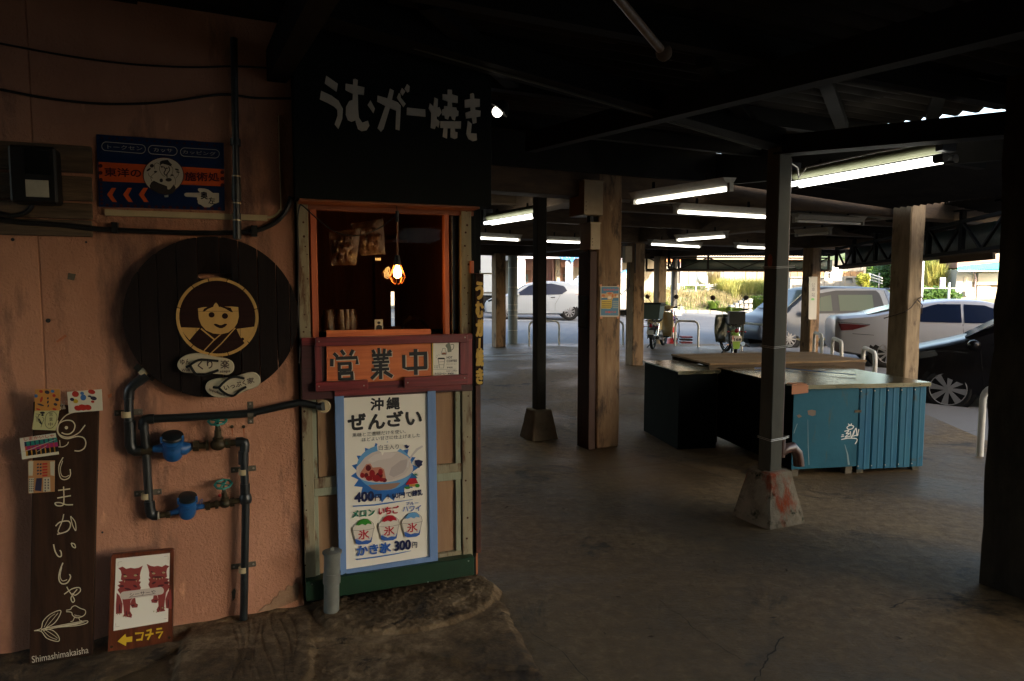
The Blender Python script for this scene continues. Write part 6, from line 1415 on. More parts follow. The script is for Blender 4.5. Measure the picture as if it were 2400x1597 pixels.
# ------------------------------------------------------------------ vehicles
M['glassdark'] = mat('tinted_car_glass', (.004, .005, .007), rough=.12, spec=.08)
M['glassblue'] = mat('blue_tinted_glass', (.005, .009, .024), rough=.12, spec=.1)
M['glasspale'] = mat('sky_reflection_tint_glass', (.1, .14, .15), rough=.08, spec=.4)  # sky reflection put into the pale base colour
M['glassgreen'] = mat('green_reflection_tint_glass', (.022, .034, .02), rough=.12, spec=.08)  # green reflection put into the base colour
M['rim'] = mat('alloy_rim', (.14, .14, .145), rough=.4, metal=.2); M['tyre'] = mat('tyre_rubber', (.007, .007, .007), rough=.85, spec=.2); M['chrome'] = mat('chrome', (.7, .7, .7), rough=.15, metal=1)
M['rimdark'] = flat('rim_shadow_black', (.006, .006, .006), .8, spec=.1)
def rotz(p, a): return V((p.x * cos(a) - p.y * sin(a), p.x * sin(a) + p.y * cos(a), p.z))
def interp(st, x, k):
    for i in range(len(st) - 1):
        if st[i][0] <= x <= st[i + 1][0]:
            t = (x - st[i][0]) / max(1e-6, st[i + 1][0] - st[i][0]); return st[i][k] * (1 - t) + st[i + 1][k] * t
    return st[0][k] if x < st[0][0] else st[-1][k]
def car(name, label, cat, loc, heading, st, W, wheels, rw, paint, wins, patches, lines, rim=.21, spokes=10, sp_w=.28, group=None, rimcol='rim'):
    """st: stations rear to front (x, sill z, belt z, roof z, width factor)"""
    t = T(name, label, cat, loc, rz=heading, group=group); ORG[t.name] = V((0, 0, 0))
    xs = []
    for i in range(len(st) - 1):
        for k in range(4): xs.append(st[i][0] + (st[i + 1][0] - st[i][0]) * k / 4)
    xs.append(st[-1][0])
    def sm(k):
        v = [interp(st, x, k) for x in xs]
        for _ in range(2): v = [v[0]] + [(v[i - 1] + 2 * v[i] + v[i + 1]) / 4 for i in range(1, len(v) - 1)] + [v[-1]]
        return v
    ZL, ZB, ZT, WF = sm(1), sm(2), sm(3), sm(4)
    tab = list(zip(xs, ZL, ZB, ZT, WF))
    def surf(x, z):
        zb = interp(tab, x, 2); ztp = interp(tab, x, 3); zl = interp(tab, x, 1); w_ = W * interp(tab, x, 4)
        if z > zb: f = (z - zb) / max(.05, ztp - zb); return w_ * (.975 - (.19 * min(1, (ztp - zb) / .45)) * min(1, f))
        m_ = (zl + zb) / 2 + .03
        if z > m_: return w_ * (1 - .025 * (z - m_) / max(.01, zb - m_))
        return w_ * (1 - .05 * (m_ - z) / max(.01, m_ - zl))
    mb = MB(); sec = 15
    for x, zl, zb, ztp, wf in tab:
        m_ = (zl + zb) / 2 + .03; top = ztp - .05
        pr = [(W * wf * .8, zl), (surf(x, zl + .05), zl + .05), (surf(x, m_), m_), (surf(x, zb - .02), zb - .02), (surf(x, max(zb, top)), max(zb, top)), (surf(x, ztp) * .9, ztp - .012), (W * wf * .4, ztp + .008)]
        ring = [(x, y, z) for y, z in pr] + [(x, 0, ztp + .014)] + [(x, -y, z) for y, z in pr[::-1]]; mb.v += ring
    for i in range(len(tab) - 1):
        for k in range(sec - 1): a = i * sec + k; mb.f.append((a, a + 1, a + 1 + sec, a + sec))
        a = i * sec; mb.f.append((a, a + sec, a + 2 * sec - 1, a + sec - 1))
    mb.f.append(tuple(range(sec))[::-1]); e = (len(tab) - 1) * sec; mb.f.append(tuple(range(e, e + sec)))
    body = mb.build('body', paint, t, smooth=50)
    for s_ in (-1, 1):
        for x in wheels:
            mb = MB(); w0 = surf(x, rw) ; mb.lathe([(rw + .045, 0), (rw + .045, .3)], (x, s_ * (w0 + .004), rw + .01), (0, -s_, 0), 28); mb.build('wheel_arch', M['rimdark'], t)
            wh = MB(); c = V((x, s_ * (w0 + .012), rw)); ax = V((0, s_, 0)); wh.lathe([(rim, -.2), (rw - .02, -.2), (rw, -.18), (rw, -.02), (rw - .03, .0), (rim + .01, .0), (rim, -.01)], c, ax, 32); wheel = wh.build('wheel', M['tyre'], t, smooth=50)
            mb = MB(); mb.lathe([(rim, -.02), (rim, -.006)], c, ax, 28); mb.build('rim_back', M['rimdark'], wheel)
            mb = MB(); mb.tube([c + (V((cos(2 * pi * k / 30), 0, sin(2 * pi * k / 30)))) * (rim - .005) + ax * .002 for k in range(31)], .007, 6, False); mb.lathe([(.035, -.005), (.035, .012), (.0, .014)], c, ax, 14)
            for k in range(spokes):
                a = 2 * pi * k / spokes + .1; u = V((cos(a), 0, sin(a))); v = V((-sin(a), 0, cos(a))); rA, rB = .03, rim - .014; wa = .018; wb = sp_w * rim * pi / spokes
                mb.prism([c + u * rA + v * wa + ax * .01, c + u * rB + v * wb * 1.2 + ax * .004, c + u * rB - v * wb * .7 + ax * .004, c + u * rA - v * wa + ax * .01], -ax * .008)
            mb.build('rim', M[rimcol], wheel, smooth=20)
        for (nm, m_, pts) in wins + patches:
            off = .008 if nm == 'window' else .012
            xa = min(p[0] for p in pts); xb = max(p[0] for p in pts); nc = max(3, int((xb - xa) / .05)); R_n = 5; mb = MB()
            for i in range(nc + 1):
                x = xa + (xb - xa) * min(.9995, max(.0005, i / nc)); zz = []
                for k in range(len(pts)):
                    p, q = pts[k], pts[(k + 1) % len(pts)]
                    if (p[0] - x) * (q[0] - x) <= 0 and abs(p[0] - q[0]) > 1e-9: zz.append(p[1] + (q[1] - p[1]) * (x - p[0]) / (q[0] - p[0]))
                zlo, zhi = min(zz), max(zz)
                for j in range(R_n + 1): z = zlo + (zhi - zlo) * j / R_n; mb.v.append((x, s_ * (surf(x, z) + off), z))
            for i in range(nc):
                for j in range(R_n): a = i * (R_n + 1) + j; mb.f.append((a, a + 1, a + R_n + 2, a + R_n + 1))
            mb.build(nm, m_, t, smooth=60)
        for pts in lines:
            mb = MB(); q = []
            for i in range(len(pts) - 1):
                for k in range(4): x = pts[i][0] + (pts[i + 1][0] - pts[i][0]) * k / 4; z = pts[i][1] + (pts[i + 1][1] - pts[i][1]) * k / 4; q.append(V((x, s_ * (surf(x, z) + .0), z)))
            q.append(V((pts[-1][0], s_ * surf(*pts[-1]), pts[-1][1]))); mb.tube(q, .0045, 5); mb.build('door_seam', M['rimdark'], t)
    return t, surf
def face(t, name, m, pts, th=.01):
    mb = MB(); pts = [V(p) for p in pts]; n = (pts[1] - pts[0]).cross(pts[2] - pts[0]).normalized(); mb.prism(pts, n * th); return mb.build(name, m, t)
pw_ = mat('pearl_white_car_paint', (.22, .24, .26), rough=.35, coat=.15, spec=.3)
psil = mat('silver_car_paint', (.042, .055, .078), rough=.42, coat=.06, spec=.25)
pblk = mat('black_car_paint', (.003, .0025, .003), rough=.3, coat=.08, spec=.15)
pgrey = mat('white_sedan_paint', (.2, .21, .24), rough=.35, coat=.15, spec=.3)
# white hatchback, facing left
h0 = V((.92, 27.3, zr(.92, 27.3)))
st = [(-1.97,.42,.86,.9,.8), (-1.9,.3,.95,1.12,.9), (-1.62,.24,.98,1.36,.97), (-1.1,.2,.97,1.47,1), (-.3,.19,.93,1.49,1), (.35,.19,.9,1.40,1), (.95,.19,.9,1.02,1), (1.3,.2,.88,.92,.99), (1.7,.22,.8,.84,.93), (1.93,.25,.66,.7,.84), (1.98,.3,.6,.62,.78)]
yw = [('window', M['glassblue'], [(-1.0,.98),(-.05,.95),(-.05,1.38),(-.6,1.4),(-1.1,1.3),(-1.22,1.12)]), ('window', M['glassblue'], [(.0,.95),(.78,.94),(.62,1.08),(.25,1.32),(.0,1.38)])]
yp = [('taillight', flat('tail_red', (.2, .01, .01), .2), [(-1.88,.98),(-1.5,.97),(-1.78,1.02)]), ('headlight', M['glassdark'], [(1.5,.8),(1.85,.68),(1.88,.73),(1.6,.84)]), ('door_handle', M['chrome'], [(-.75,.85),(-.58,.85),(-.58,.875),(-.75,.875)])]
yl = [[(.0,.95),(.0,.3)], [(.85,.88),(.78,.35)], [(-.95,.95),(-.75,.6),(-.75,.35)]]
hb_, hs = car('hatchback', 'small white hatchback parked side-on beyond the columns, facing left', 'car', h0, pi, st, .85, (-1.32, 1.18), .3, pw_, yw, yp, yl, spokes=9, sp_w=.35, rim=.2)
for s_ in (-1, 1): mb = MB(); mb.ball((.72, s_ * .93, .98), .1, 12, 8, (.8, 1, .7)); mb.build('wing_mirror', pw_, hb_)
face(hb_, 'windscreen', M['glasspale'], [(.98, -.62, 1.06), (.98, .62, 1.06), (.42, .55, 1.42), (.42, -.55, 1.42)])
face(hb_, 'grille', M['rimdark'], [(1.97, -.55, .3), (1.97, .55, .3), (1.99, .45, .58), (1.99, -.45, .58)], .02)
face(hb_, 'number_plate', M['white'], [(2.01, -.17, .38), (2.01, .17, .38), (2.01, .17, .54), (2.01, -.17, .54)])
# white van behind it, seen from its front quarter
v0 = V((4.05, 30.6, zr(4, 30)))
st = [(-1.7,.35,1.0,1.85,.95), (-1.6,.28,1.0,1.9,1), (0,.25,1.0,1.92,1), (.9,.25,1.0,1.9,1), (1.35,.28,.98,1.45,1), (1.62,.3,.9,1.0,.97), (1.7,.35,.8,.85,.9)]
kw = [('window', M['glasspale'], [(-1.45,1.08),(-.6,1.08),(-.6,1.68),(-1.45,1.68)]), ('window', M['glassgreen'], [(-.5,1.08),(.3,1.08),(.3,1.68),(-.5,1.68)]), ('window', M['glasspale'], [(.4,1.08),(1.25,1.06),(.95,1.66),(.4,1.68)])]
kv, ks = car('van', 'boxy white van half hidden behind the poster column, beyond the hatchback', 'van', v0, radians(196), st, .74, (-1.15, 1.2), .28, mat('plain_white_paint', (.5, .5, .47), rough=.35), kw, [('headlight', M['chrome'], [(1.55,.7),(1.66,.68),(1.66,.84),(1.55,.86)])], [[(.35,1.7),(.35,.35)]], spokes=6)
face(kv, 'windscreen', M['glassdark'], [(1.5, -.62, 1.08), (1.5, .62, 1.08), (1.08, .56, 1.72), (1.08, -.56, 1.72)])
mb = MB(); mb.tube([(1.25, .74, 1.15), (1.35, .92, 1.25), (1.35, .92, 1.4)], .02, 6); mb.box(1.31, 1.38, .87, .97, 1.2, 1.48); mb.build('wing_mirror', M['black'], kv)
# box truck at far left
tk = T('box_truck', 'pale grey box truck just visible between the hanging sign and the far column', 'truck', (-3.2, 31, zr(-3, 31)))
zt0 = zr(-3, 31); mb = MB(); mb.box(-4.9, -.55, 30.2, 32.2, zt0 + .75, zt0 + 2.75); mb.build('cargo_box', mat('pale_grey_box', (.24, .27, .3), rough=.5), tk, bev=.03)
mb = MB(); mb.box(-4.9, -.6, 30.35, 32.0, zt0 + .5, zt0 + .74); mb.build('chassis', M['black'], tk)
for x in (-4.2, -1.4):
    mb = MB(); mb.lathe([(.4, 0), (.4, .3)], (x, 30.25, zt0 + .4), (0, 1, 0), 24); mb.build('wheel', M['tyre'], tk)
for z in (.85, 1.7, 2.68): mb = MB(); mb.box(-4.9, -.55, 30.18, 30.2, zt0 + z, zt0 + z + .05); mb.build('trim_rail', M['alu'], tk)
# silver minivan facing left
m0 = V((8.42, 19.2, -.2))
st = [(-2.15,.5,1.0,1.1,.84), (-2.05,.35,1.0,1.55,.93), (-1.9,.28,1.0,1.66,.97), (-1.2,.24,.98,1.7,1), (0,.22,.95,1.71,1), (.55,.22,.93,1.62,1), (1.2,.22,.92,1.15,1), (1.4,.23,.92,1.02,.99), (1.85,.26,.82,.9,.93), (2.1,.3,.66,.7,.85), (2.15,.35,.55,.58,.8)]
mw = [('window', M['glassdark'], [(-1.75,1.0),(.95,.98),(.72,1.25),(.35,1.52),(-.2,1.6),(-1.5,1.6),(-1.62,1.5)])]
mp = [('pillar_glass', M['glassgreen'], [(-1.35,1.06),(-.25,1.05),(-.25,1.48),(-1.35,1.48)]), ('pillar_glass', M['glassgreen'], [(-.02,1.05),(.62,1.05),(.3,1.42),(-.02,1.48)]), ('door_handle', M['chrome'], [(-.35,.88),(-.17,.88),(-.17,.91),(-.35,.91)]), ('door_handle', M['chrome'], [(-1.2,.9),(-1.02,.9),(-1.02,.93),(-1.2,.93)]), ('headlight', M['glasspale'], [(1.7,.8),(2.02,.66),(2.04,.72),(1.8,.86)]), ('sill_trim', M['alu'], [(-1.3,.26),(1.1,.26),(1.1,.33),(-1.3,.33)])]  # green glass patches paint a reflection over the dark side window
mv, ms = car('minivan', 'silver minivan parked behind the green-tailed motorcycle, facing left', 'car', m0, radians(194), st, .86, (-1.4, 1.3), .325, psil, mw, mp, [[(-.12,.98),(-.1,.32)], [(-1.05,.98),(-1.15,.7)], [(.95,.95),(.9,.32)], [(-1.78,1.6),(-1.98,1.0)]], spokes=10, sp_w=.3)
face(mv, 'windscreen', M['glasspale'], [(1.3, -.65, 1.1), (1.3, .65, 1.1), (.65, .58, 1.6), (.65, -.58, 1.6)])
face(mv, 'spoiler', psil, [(-2.02, -.6, 1.64), (-2.02, .6, 1.64), (-2.28, .55, 1.6), (-2.28, -.55, 1.6)], .03)
# white sedan, tail to the left
s0_ = V((9.0, 15.4, -.19))
s0_ = V((9.3, 14.5, -.2))
st = [(-2.32,.38,.88,.98,.84), (-2.25,.3,.92,1.06,.9), (-1.9,.26,.94,1.1,.96), (-1.5,.22,.95,1.14,1), (-.9,.2,.95,1.33,1), (-.2,.19,.93,1.44,1), (.4,.19,.91,1.43,1), (.9,.2,.9,1.3,1), (1.4,.2,.9,1.02,.99), (1.9,.23,.82,.88,.93), (2.25,.28,.65,.7,.85), (2.32,.33,.55,.58,.8)]
sw = [('window', M['glassblue'], [(-1.3,1.0),(-.02,.98),(-.02,1.35),(-.45,1.35),(-1.0,1.18)]), ('window', M['glassblue'], [(.03,.98),(1.2,.97),(.85,1.15),(.4,1.33),(.03,1.35)])]
sp_ = [('taillight', flat('smoked_red_light', (.07, .008, .01), .15), [(-2.27,.93),(-1.68,.9),(-2.0,.8),(-2.22,.78)]), ('tail_chrome', M['chrome'], [(-2.28,.945),(-1.68,.915),(-1.68,.925),(-2.28,.96)]), ('door_handle', pgrey, [(.1,.83),(.3,.84),(.3,.87),(.1,.86)])]
sd_, ss = car('sedan', 'white sedan parked with its tail to the left behind the pale column', 'car', s0_, radians(-17), st, .88, (-1.32, 1.4), .33, pgrey, sw, sp_, [[(.0,.95),(.05,.3)], [(-1.2,.97),(-.95,.6),(-.9,.32)], [(-2.0,.72),(-1.6,.7)]], spokes=10, sp_w=.3)
face(sd_, 'rear_screen', M['glassgreen'], [(-1.68, .62, 1.12), (-1.68, -.62, 1.12), (-1.0, -.56, 1.31), (-1.0, .56, 1.31)])
# black car, nose to the left
k0 = V((7.84, 9.8, -.29))
st = [(-2.1,.4,.85,.95,.84), (-1.9,.28,.92,1.2,.95), (-1.2,.22,.95,1.45,1), (-.2,.2,.93,1.52,1), (.35,.2,.92,1.42,1), (.95,.2,.92,1.1,1), (1.3,.2,.9,.99,.99), (1.75,.23,.8,.86,.93), (2.0,.28,.64,.7,.84), (2.08,.33,.52,.55,.78)]
bw = [('window', M['glassdark'], [(-1.3,1.0),(-.05,.98),(-.05,1.42),(-1.0,1.38)]), ('window', M['glassdark'], [(.0,.98),(.8,.97),(.35,1.36),(.0,1.42)])]
bk_, bs_ = car('black_car', 'black car with a silver wheel cover, its nose behind the pale column', 'car', k0, radians(147), st, .86, (-1.3, 1.28), .315, pblk, bw, [('headlight', mat('clear_headlight', (.05, .055, .055), rough=.1, spec=.4), [(1.42,.8),(1.95,.64),(1.97,.7),(1.8,.8),(1.45,.88)])], [[(.0,.95),(.0,.3)], [(.92,.92),(.85,.35)]], spokes=8, sp_w=.5, rim=.235)
face(bk_, 'windscreen', M['glassdark'], [(1.1, -.66, 1.05), (1.1, .66, 1.05), (.45, .58, 1.45), (.45, -.58, 1.45)])
# ---- two light motorcycles built from one pattern
def moto(label, loc, head, shield, tail, box=None, plate=None, steer=0.0):
    t = T('motorcycle', label, 'motorcycle', loc, rz=head); ORG[t.name] = V((0, 0, 0)); rW = .275
    def wheel(x, y=0, st_=0):
        mb = MB(); c = V((x, y, rW)); n = 30; ax = V((-sin(st_), cos(st_), 0)); e = V((cos(st_), sin(st_), 0))
        for k in range(n):
            a = 2 * pi * k / n; u = e * cos(a) + V((0, 0, sin(a)))
            for j in range(8): b_ = 2 * pi * j / 8; mb.v.append(tuple(c + u * (rW - .032 + .032 * cos(b_)) + ax * (.036 * sin(b_))))
        for k in range(n):
            for j in range(8): a_ = k * 8 + j; b_ = k * 8 + (j + 1) % 8; c_ = ((k + 1) % n) * 8 + j; d_ = ((k + 1) % n) * 8 + (j + 1) % 8; mb.f.append((a_, c_, d_, b_))
        w_ = mb.build('wheel', M['tyre'], t, smooth=60)
        mb = MB()
        for k in range(n):
            a = 2 * pi * k / n; u = e * cos(a) + V((0, 0, sin(a)))
            for r_, o in ((.215, -.018), (.2, -.018), (.2, .018), (.215, .018)): mb.v.append(tuple(c + u * r_ + ax * o))
        for k in range(n):
            for j in range(4): a_ = k * 4 + j; b_ = k * 4 + (j + 1) % 4; c_ = ((k + 1) % n) * 4 + j; d_ = ((k + 1) % n) * 4 + (j + 1) % 4; mb.f.append((a_, c_, d_, b_))
        for k in range(14): a = 2 * pi * k / 14; u = e * cos(a) + V((0, 0, sin(a))); mb.tube([c + ax * (.02 * (-1) ** k), c + u * .205], .0025, 4)
        mb.lathe([(.05, -.05), (.05, .05)], c, ax, 14); mb.build('rim', M['chrome'], w_, smooth=50)
    wheel(-.6); fx_ = .6; wheel(fx_, steer * .05, steer)
    B_ = lambda nm, mb, m_, sm=40: mb.build(nm, m_ if not isinstance(m_, str) else M[m_], t, smooth=sm)
    for s_ in (-1, 1):
        mb = MB(); mb.tube([(-.6, s_ * .09, rW), (-.48, s_ * .1, .62)], [.026, .03], 10)
        for k in range(7): mb.lathe([(.036, 0), (.036, .012)], (-.585 + .018 * k, s_ * .094 + .001 * k * s_, .34 + .038 * k), (.3, 0, 1), 10)
        B_('shock', mb, 'chrome' if s_ < 0 else 'black')
        mb = MB(); mb.tube([(.36, s_ * .07, .86), (.6, s_ * .075, rW)], [.028, .022], 10); B_('fork', mb, 'chrome')
    mb = MB(); mb.tube([(-.6, .0, .56), (-.3, 0, .6), (0, 0, .42), (.22, 0, .6), (.34, 0, .86)], [.045, .06, .06, .05, .045], 12); B_('frame', mb, shield)
    mb = MB(); mb.ball((.0, 0, .34), .14, 14, 8, (1.2, .8, .75)); mb.tube([(.05, 0, .36), (.2, 0, .38)], .07, 12); B_('engine', mb, 'rim')
    mb = MB(); mb.tube([(.1, -.11, .3), (-.2, -.13, .24), (-.35, -.14, .25), (-.8, -.15, .3)], [.02, .025, .04, .045], 12); B_('exhaust', mb, 'chrome')
    for s_ in (-1, 1):     # leg shield: curved panel each side
        mb = MB(); n = 8
        for i in range(n + 1):
            u = i / n; z = .88 - .6 * u; xb = .36 - .1 * u + .03 * sin(pi * u)
            for j in range(5): v = j / 4; y = .03 + (.26 + .03 * sin(pi * u)) * v; mb.v.append((xb - .1 * v * v - .04 * u * v + .08 * (1 - u) * 0, s_ * y, z - .02 * v))
        for i in range(n):
            for j in range(4): a = i * 5 + j; mb.f.append((a, a + 1, a + 6, a + 5))
        o = B_('leg_shield', mb, shield, 60); sm_ = o.modifiers.new('th', 'SOLIDIFY'); sm_.thickness = .012
    mb = MB(); pts = [(.6 + .31 * cos(a), steer * .05, rW + .31 * sin(a)) for a in [radians(20 + 13 * k) for k in range(11)]]
    for p in pts:
        for j in (-1, -.4, .4, 1): mb.v.append((p[0], p[1] + .055 * j, p[2] - .03 * (abs(j) > .5)))
    for i in range(len(pts) - 1):
        for j in range(3): a = i * 4 + j; mb.f.append((a, a + 1, a + 5, a + 4))
    B_('front_mudguard', mb, shield, 60)
    mb = MB(); pts = [(-.6 + .32 * cos(a), 0, rW + .32 * sin(a)) for a in [radians(35 + 14 * k) for k in range(11)]]
    for p in pts:
        for j in (-1, -.4, .4, 1): mb.v.append((p[0], p[1] + .07 * j, p[2] - .04 * (abs(j) > .5)))
    for i in range(len(pts) - 1):
        for j in range(3): a = i * 4 + j; mb.f.append((a, a + 1, a + 5, a + 4))
    B_('rear_mudguard', mb, tail, 60)
    mb = MB(); mb.tube([(-.42, 0, .73), (-.25, 0, .765), (0, 0, .75), (.12, 0, .72)], [.09, .12, .12, .07], 14); B_('seat', mb, 'blackrub')
    mb = MB()
    for y in (-.12, -.04, .04, .12): mb.tube([(-.95, y, .7), (-.45, y, .72)], .01, 6)
    mb.tube([(-.95, -.13, .7), (-.95, .13, .7)], .01, 6); mb.tube([(-.46, -.13, .72), (-.46, .13, .72)], .01, 6); mb.tube([(-.85, .1, .7), (-.62, .1, .5)], .01, 6); mb.tube([(-.85, -.1, .7), (-.62, -.1, .5)], .01, 6); B_('rack', mb, 'chrome')
    # headset, bars, mirrors
    mb = MB(); mb.ball((.36, 0, .97), .1, 14, 8, (1.1, .9, .8)); mb.tube([(.33, -.3, .99), (.35, -.12, .98), (.35, .12, .98), (.33, .3, .99)], [.03, .05, .05, .03], 12); hs_ = B_('headset', mb, tail if plate else shield)
    for s_ in (-1, 1):
        mb = MB(); mb.tube([(.33, s_ * .28, .99), (.28, s_ * .4, .985)], .019, 10); mb.build('grip', M['blackrub'], t)
        mb = MB(); mb.tube([(.34, s_ * .24, 1.0), (.36, s_ * .24, 1.08), (.34, s_ * .34, 1.2)], .006, 6); mb.build('mirror_stem', M['black'], t)
        mb = MB(); mb.lathe([(.02, .015), (.055, .005), (.058, -.006), (.05, -.01)], (.34, s_ * .36, 1.25), (.95, 0, .15), 18); mb.build('mirror', mat('mirror_back', (.05, .035, .03), rough=.4) if s_ < 0 else M['brownpvc'], t)
    mb = MB(); mb.ball((.47, 0, .96), .07, 12, 8, (.6, 1, 1)); B_('headlamp', mb, 'chrome')
    mb = MB(); mb.ball((-.88, 0, .58), .045, 12, 8, (.7, 1, 1)); 
    rl = flat('red_lens', (.22, .006, .01), .25); B_('tail_lamp', mb, rl)
    for s_ in (-1, 1): mb = MB(); mb.tube([(-.86, s_ * .06, .57), (-.88, s_ * .17, .56)], .008, 6); mb.ball((-.89, s_ * .17, .56), .024, 10, 6); B_('indicator', mb, rl)
    mb = MB(); mb.tube([(-.1, .06, .2), (-.18, .22, .02)], .014, 8); mb.tube([(-.22, .22, .015), (-.1, .24, .015)], .014, 8); B_('side_stand', mb, 'black')
    for s_ in (-1, 1): mb = MB(); mb.tube([(.02, s_ * .1, .27), (.03, s_ * .26, .27)], .016, 8); B_('foot_peg', mb, 'blackrub')
    if box:
        mb = MB(); x0, x1, z0, z1 = box; mb.add([(x0, -.2, z0), (x1, -.2, z0), (x1, .2, z0), (x0, .2, z0), (x0 - .05, -.25, z1), (x1 + .05, -.25, z1), (x1 + .05, .25, z1), (x0 - .05, .25, z1)], [(0,3,2,1),(4,5,6,7),(0,1,5,4),(1,2,6,5),(2,3,7,6),(3,0,4,7)]); bx = B_('cargo_crate', mb, mat('grey_green_crate', (.06, .09, .08), rough=.5), 20)
        mb = MB()
        for k in range(4): mb.box(x0 - .055, x1 + .055, -.255, .255, z1 - .03 - .0 * k, z1) if k == 0 else None
        for k in range(5): mb.box(x0 + (x1 - x0) * k / 4 - .008, x0 + (x1 - x0) * k / 4 + .008, -.262, -.25, z1 - .08, z1 - .03)
        mb.build('crate_rim', M['black'], bx)
    else:
        mb = MB(); mb.box(-.95, -.65, -.16, .16, .72, .98); B_('crate', mb, flat('dark_crate', (.012, .013, .012), .6), 20)
    if plate:
        p0 = MB(); p0.box(-.955, -.95, -.1, .1, .36, .48); pl_ = p0.build('number_plate', dyn('plate_white', (.62, .58, .5)), t)
        mb = MB(); vv, ff = tmesh('168', .03); x0 = min(v[0] for v in vv); x1 = max(v[0] for v in vv); y0 = min(v[1] for v in vv); y1 = max(v[1] for v in vv)
        mb.add([(-.9565, .055 - .14 * (v[0] - x0) / (x1 - x0), .37 + .065 * (v[1] - y0) / (y1 - y0)) for v in vv], ff); mb.build('plate_number', M['ink'], pl_, smooth=0)
        mb = MB(); mb.box(-.957, -.956, .065, .09, .4, .47); mb.build('plate_mark', dyn('poster_redink', (.5, .05, .04)), pl_)
        mb = MB(); mb.add([(-.93, -.06, .2), (-.93, .06, .2), (-.93, .08, .38), (-.93, -.08, .38), (-.86, -.06, .22), (-.86, .06, .22), (-.86, .08, .38), (-.86, -.08, .38)], [(0,1,2,3),(7,6,5,4),(0,4,5,1),(1,5,6,2),(2,6,7,3),(3,7,4,0)]); B_('mud_flap', mb, tail)
    else:
        mb = MB(); mb.box(-.935, -.93, -.08, .08, .38, .48); B_('number_plate', mb, dyn('plate_white', (.62, .58, .5)))
    return t
crm = mat('cream_plastic_shield', (.55, .42, .2), (.48, .35, .16), 5, rough=.4); lime = mat('lime_green_paint', (.3, .48, .08), rough=.35); olv = mat('olive_shield', (.1, .11, .07), (.07, .08, .05), 5, rough=.4)
mm1 = moto('old motorcycle with cream leg shields and a grey-green crate, beside the second column', (3.62, 16.85, 0), radians(66), crm, flat('black_fender', (.02, .02, .02), .4), box=(-.95, -.5, .74, 1.12))
mm2 = moto('lime green motorcycle seen from behind, number plate 168', (4.86, 15.15, 0), radians(80), olv, lime, plate=True, steer=.35)
# bicycle half hidden behind the first motorcycle
bi = T('bicycle', 'bicycle with a wire basket half hidden behind the cream motorcycle', 'bicycle', (4.15, 17.95, 0), rz=radians(60)); ORG[bi.name] = V((0, 0, 0))
for x in (-.5, .55):
    mb = MB(); n = 28
    for k in range(n): a = 2 * pi * k / n; mb.v += [(x + .33 * cos(a), -.014, .33 + .33 * sin(a)), (x + .33 * cos(a), .014, .33 + .33 * sin(a)), (x + .305 * cos(a), 0, .33 + .305 * sin(a))]
    for k in range(n):
        for j in range(3): mb.f.append((k * 3 + j, ((k + 1) % n) * 3 + j, ((k + 1) % n) * 3 + (j + 1) % 3, k * 3 + (j + 1) % 3))
    for k in range(12): a = 2 * pi * k / 12; mb.tube([(x, 0, .33), (x + .3 * cos(a), 0, .33 + .3 * sin(a))], .0015, 3)
    mb.build('wheel', M['tyre'], bi)
mb = MB()
for a, b in (((-.5,0,.33),(-.1,0,.3)), ((-.1,0,.3),(-.2,0,.85)), ((-.5,0,.33),(-.18,0,.72)), ((-.1,0,.3),(.4,0,.72)), ((-.18,0,.72),(.38,0,.8)), ((.36,0,.9),(.55,0,.33))): mb.tube([a, b], .014, 8)
mb.build('frame', mat('blue_bike_paint', (.02, .04, .25), rough=.3), bi)
mb = MB(); mb.tube([(.2, -.26, 1.0), (.34, -.2, 1.02), (.36, 0, .95), (.34, .2, 1.02), (.2, .26, 1.0)], .012, 8); mb.build('handlebar', M['chrome'], bi)
mb = MB(); mb.ball((-.22, 0, .9), .1, 12, 6, (1.2, .8, .4)); mb.build('saddle', M['blackrub'], bi)
mb = MB()
for z in (.72, .8, .88, .96):
    s_ = .12 + (z - .72) * .15; mb.tube([(.5 - .1, -s_, z), (.78, -s_, z), (.78, s_, z), (.4, s_, z), (.4, -s_, z)], .004, 5)
for k in range(9): y = -.12 + .03 * k; mb.tube([(.74, y, .72), (.78, y * 1.25, .96)], .003, 4); mb.tube([(.4, y, .72), (.4, y * 1.25, .96)], .003, 4)
mb.build('basket', M['chrome'], bi)

# ------------------------------------------------------------------ small things that make the hall used
def run(label, pts, r, m='black', nm='conduit'):
    mb = MB(); mb.tube([V(p) for p in pts], r, 7); single(nm, mb, M[m], label, 'conduit' if nm == 'conduit' else 'cable', pts[0])
run('thin conduit run under the beam between the poster column and the pale column', [gp(.2, -.15, 2.27), gp(1.5, -.15, 2.265), gp(3.9, -.15, 2.27)], .009, 'steel')
run('conduit dropping down the second column from the beam', [V((2.3, 12.83, 2.3)), V((2.3, 12.83, 1.75))], .012)
run('black cable drooping from the beam to the second column', [V((1.6, 12.6, 2.28)), V((1.85, 12.7, 1.6)), V((2.05, 12.8, 1.35)), V((2.2, 12.84, 1.5)), V((2.2, 12.86, 2.2))], .008, nm='cable')
run('loose wires looped over the near twin lamp', [V((1.72, 4.4, 2.31)), V((1.85, 4.5, 2.27)), V((1.9, 4.6, 2.22)), V((1.95, 4.6, 2.29)), V((2.2, 4.2, 2.31)), V((2.45, 3.6, 2.29))], .005, 'wire', 'cable')
run('pale cable clipped along the steel beam over the shop corner', [V((1.5, 4.2, 2.33)), V((.6, 3.57, 2.4)), V((-.4, 2.87, 2.47))], .006, 'steel', 'cable')
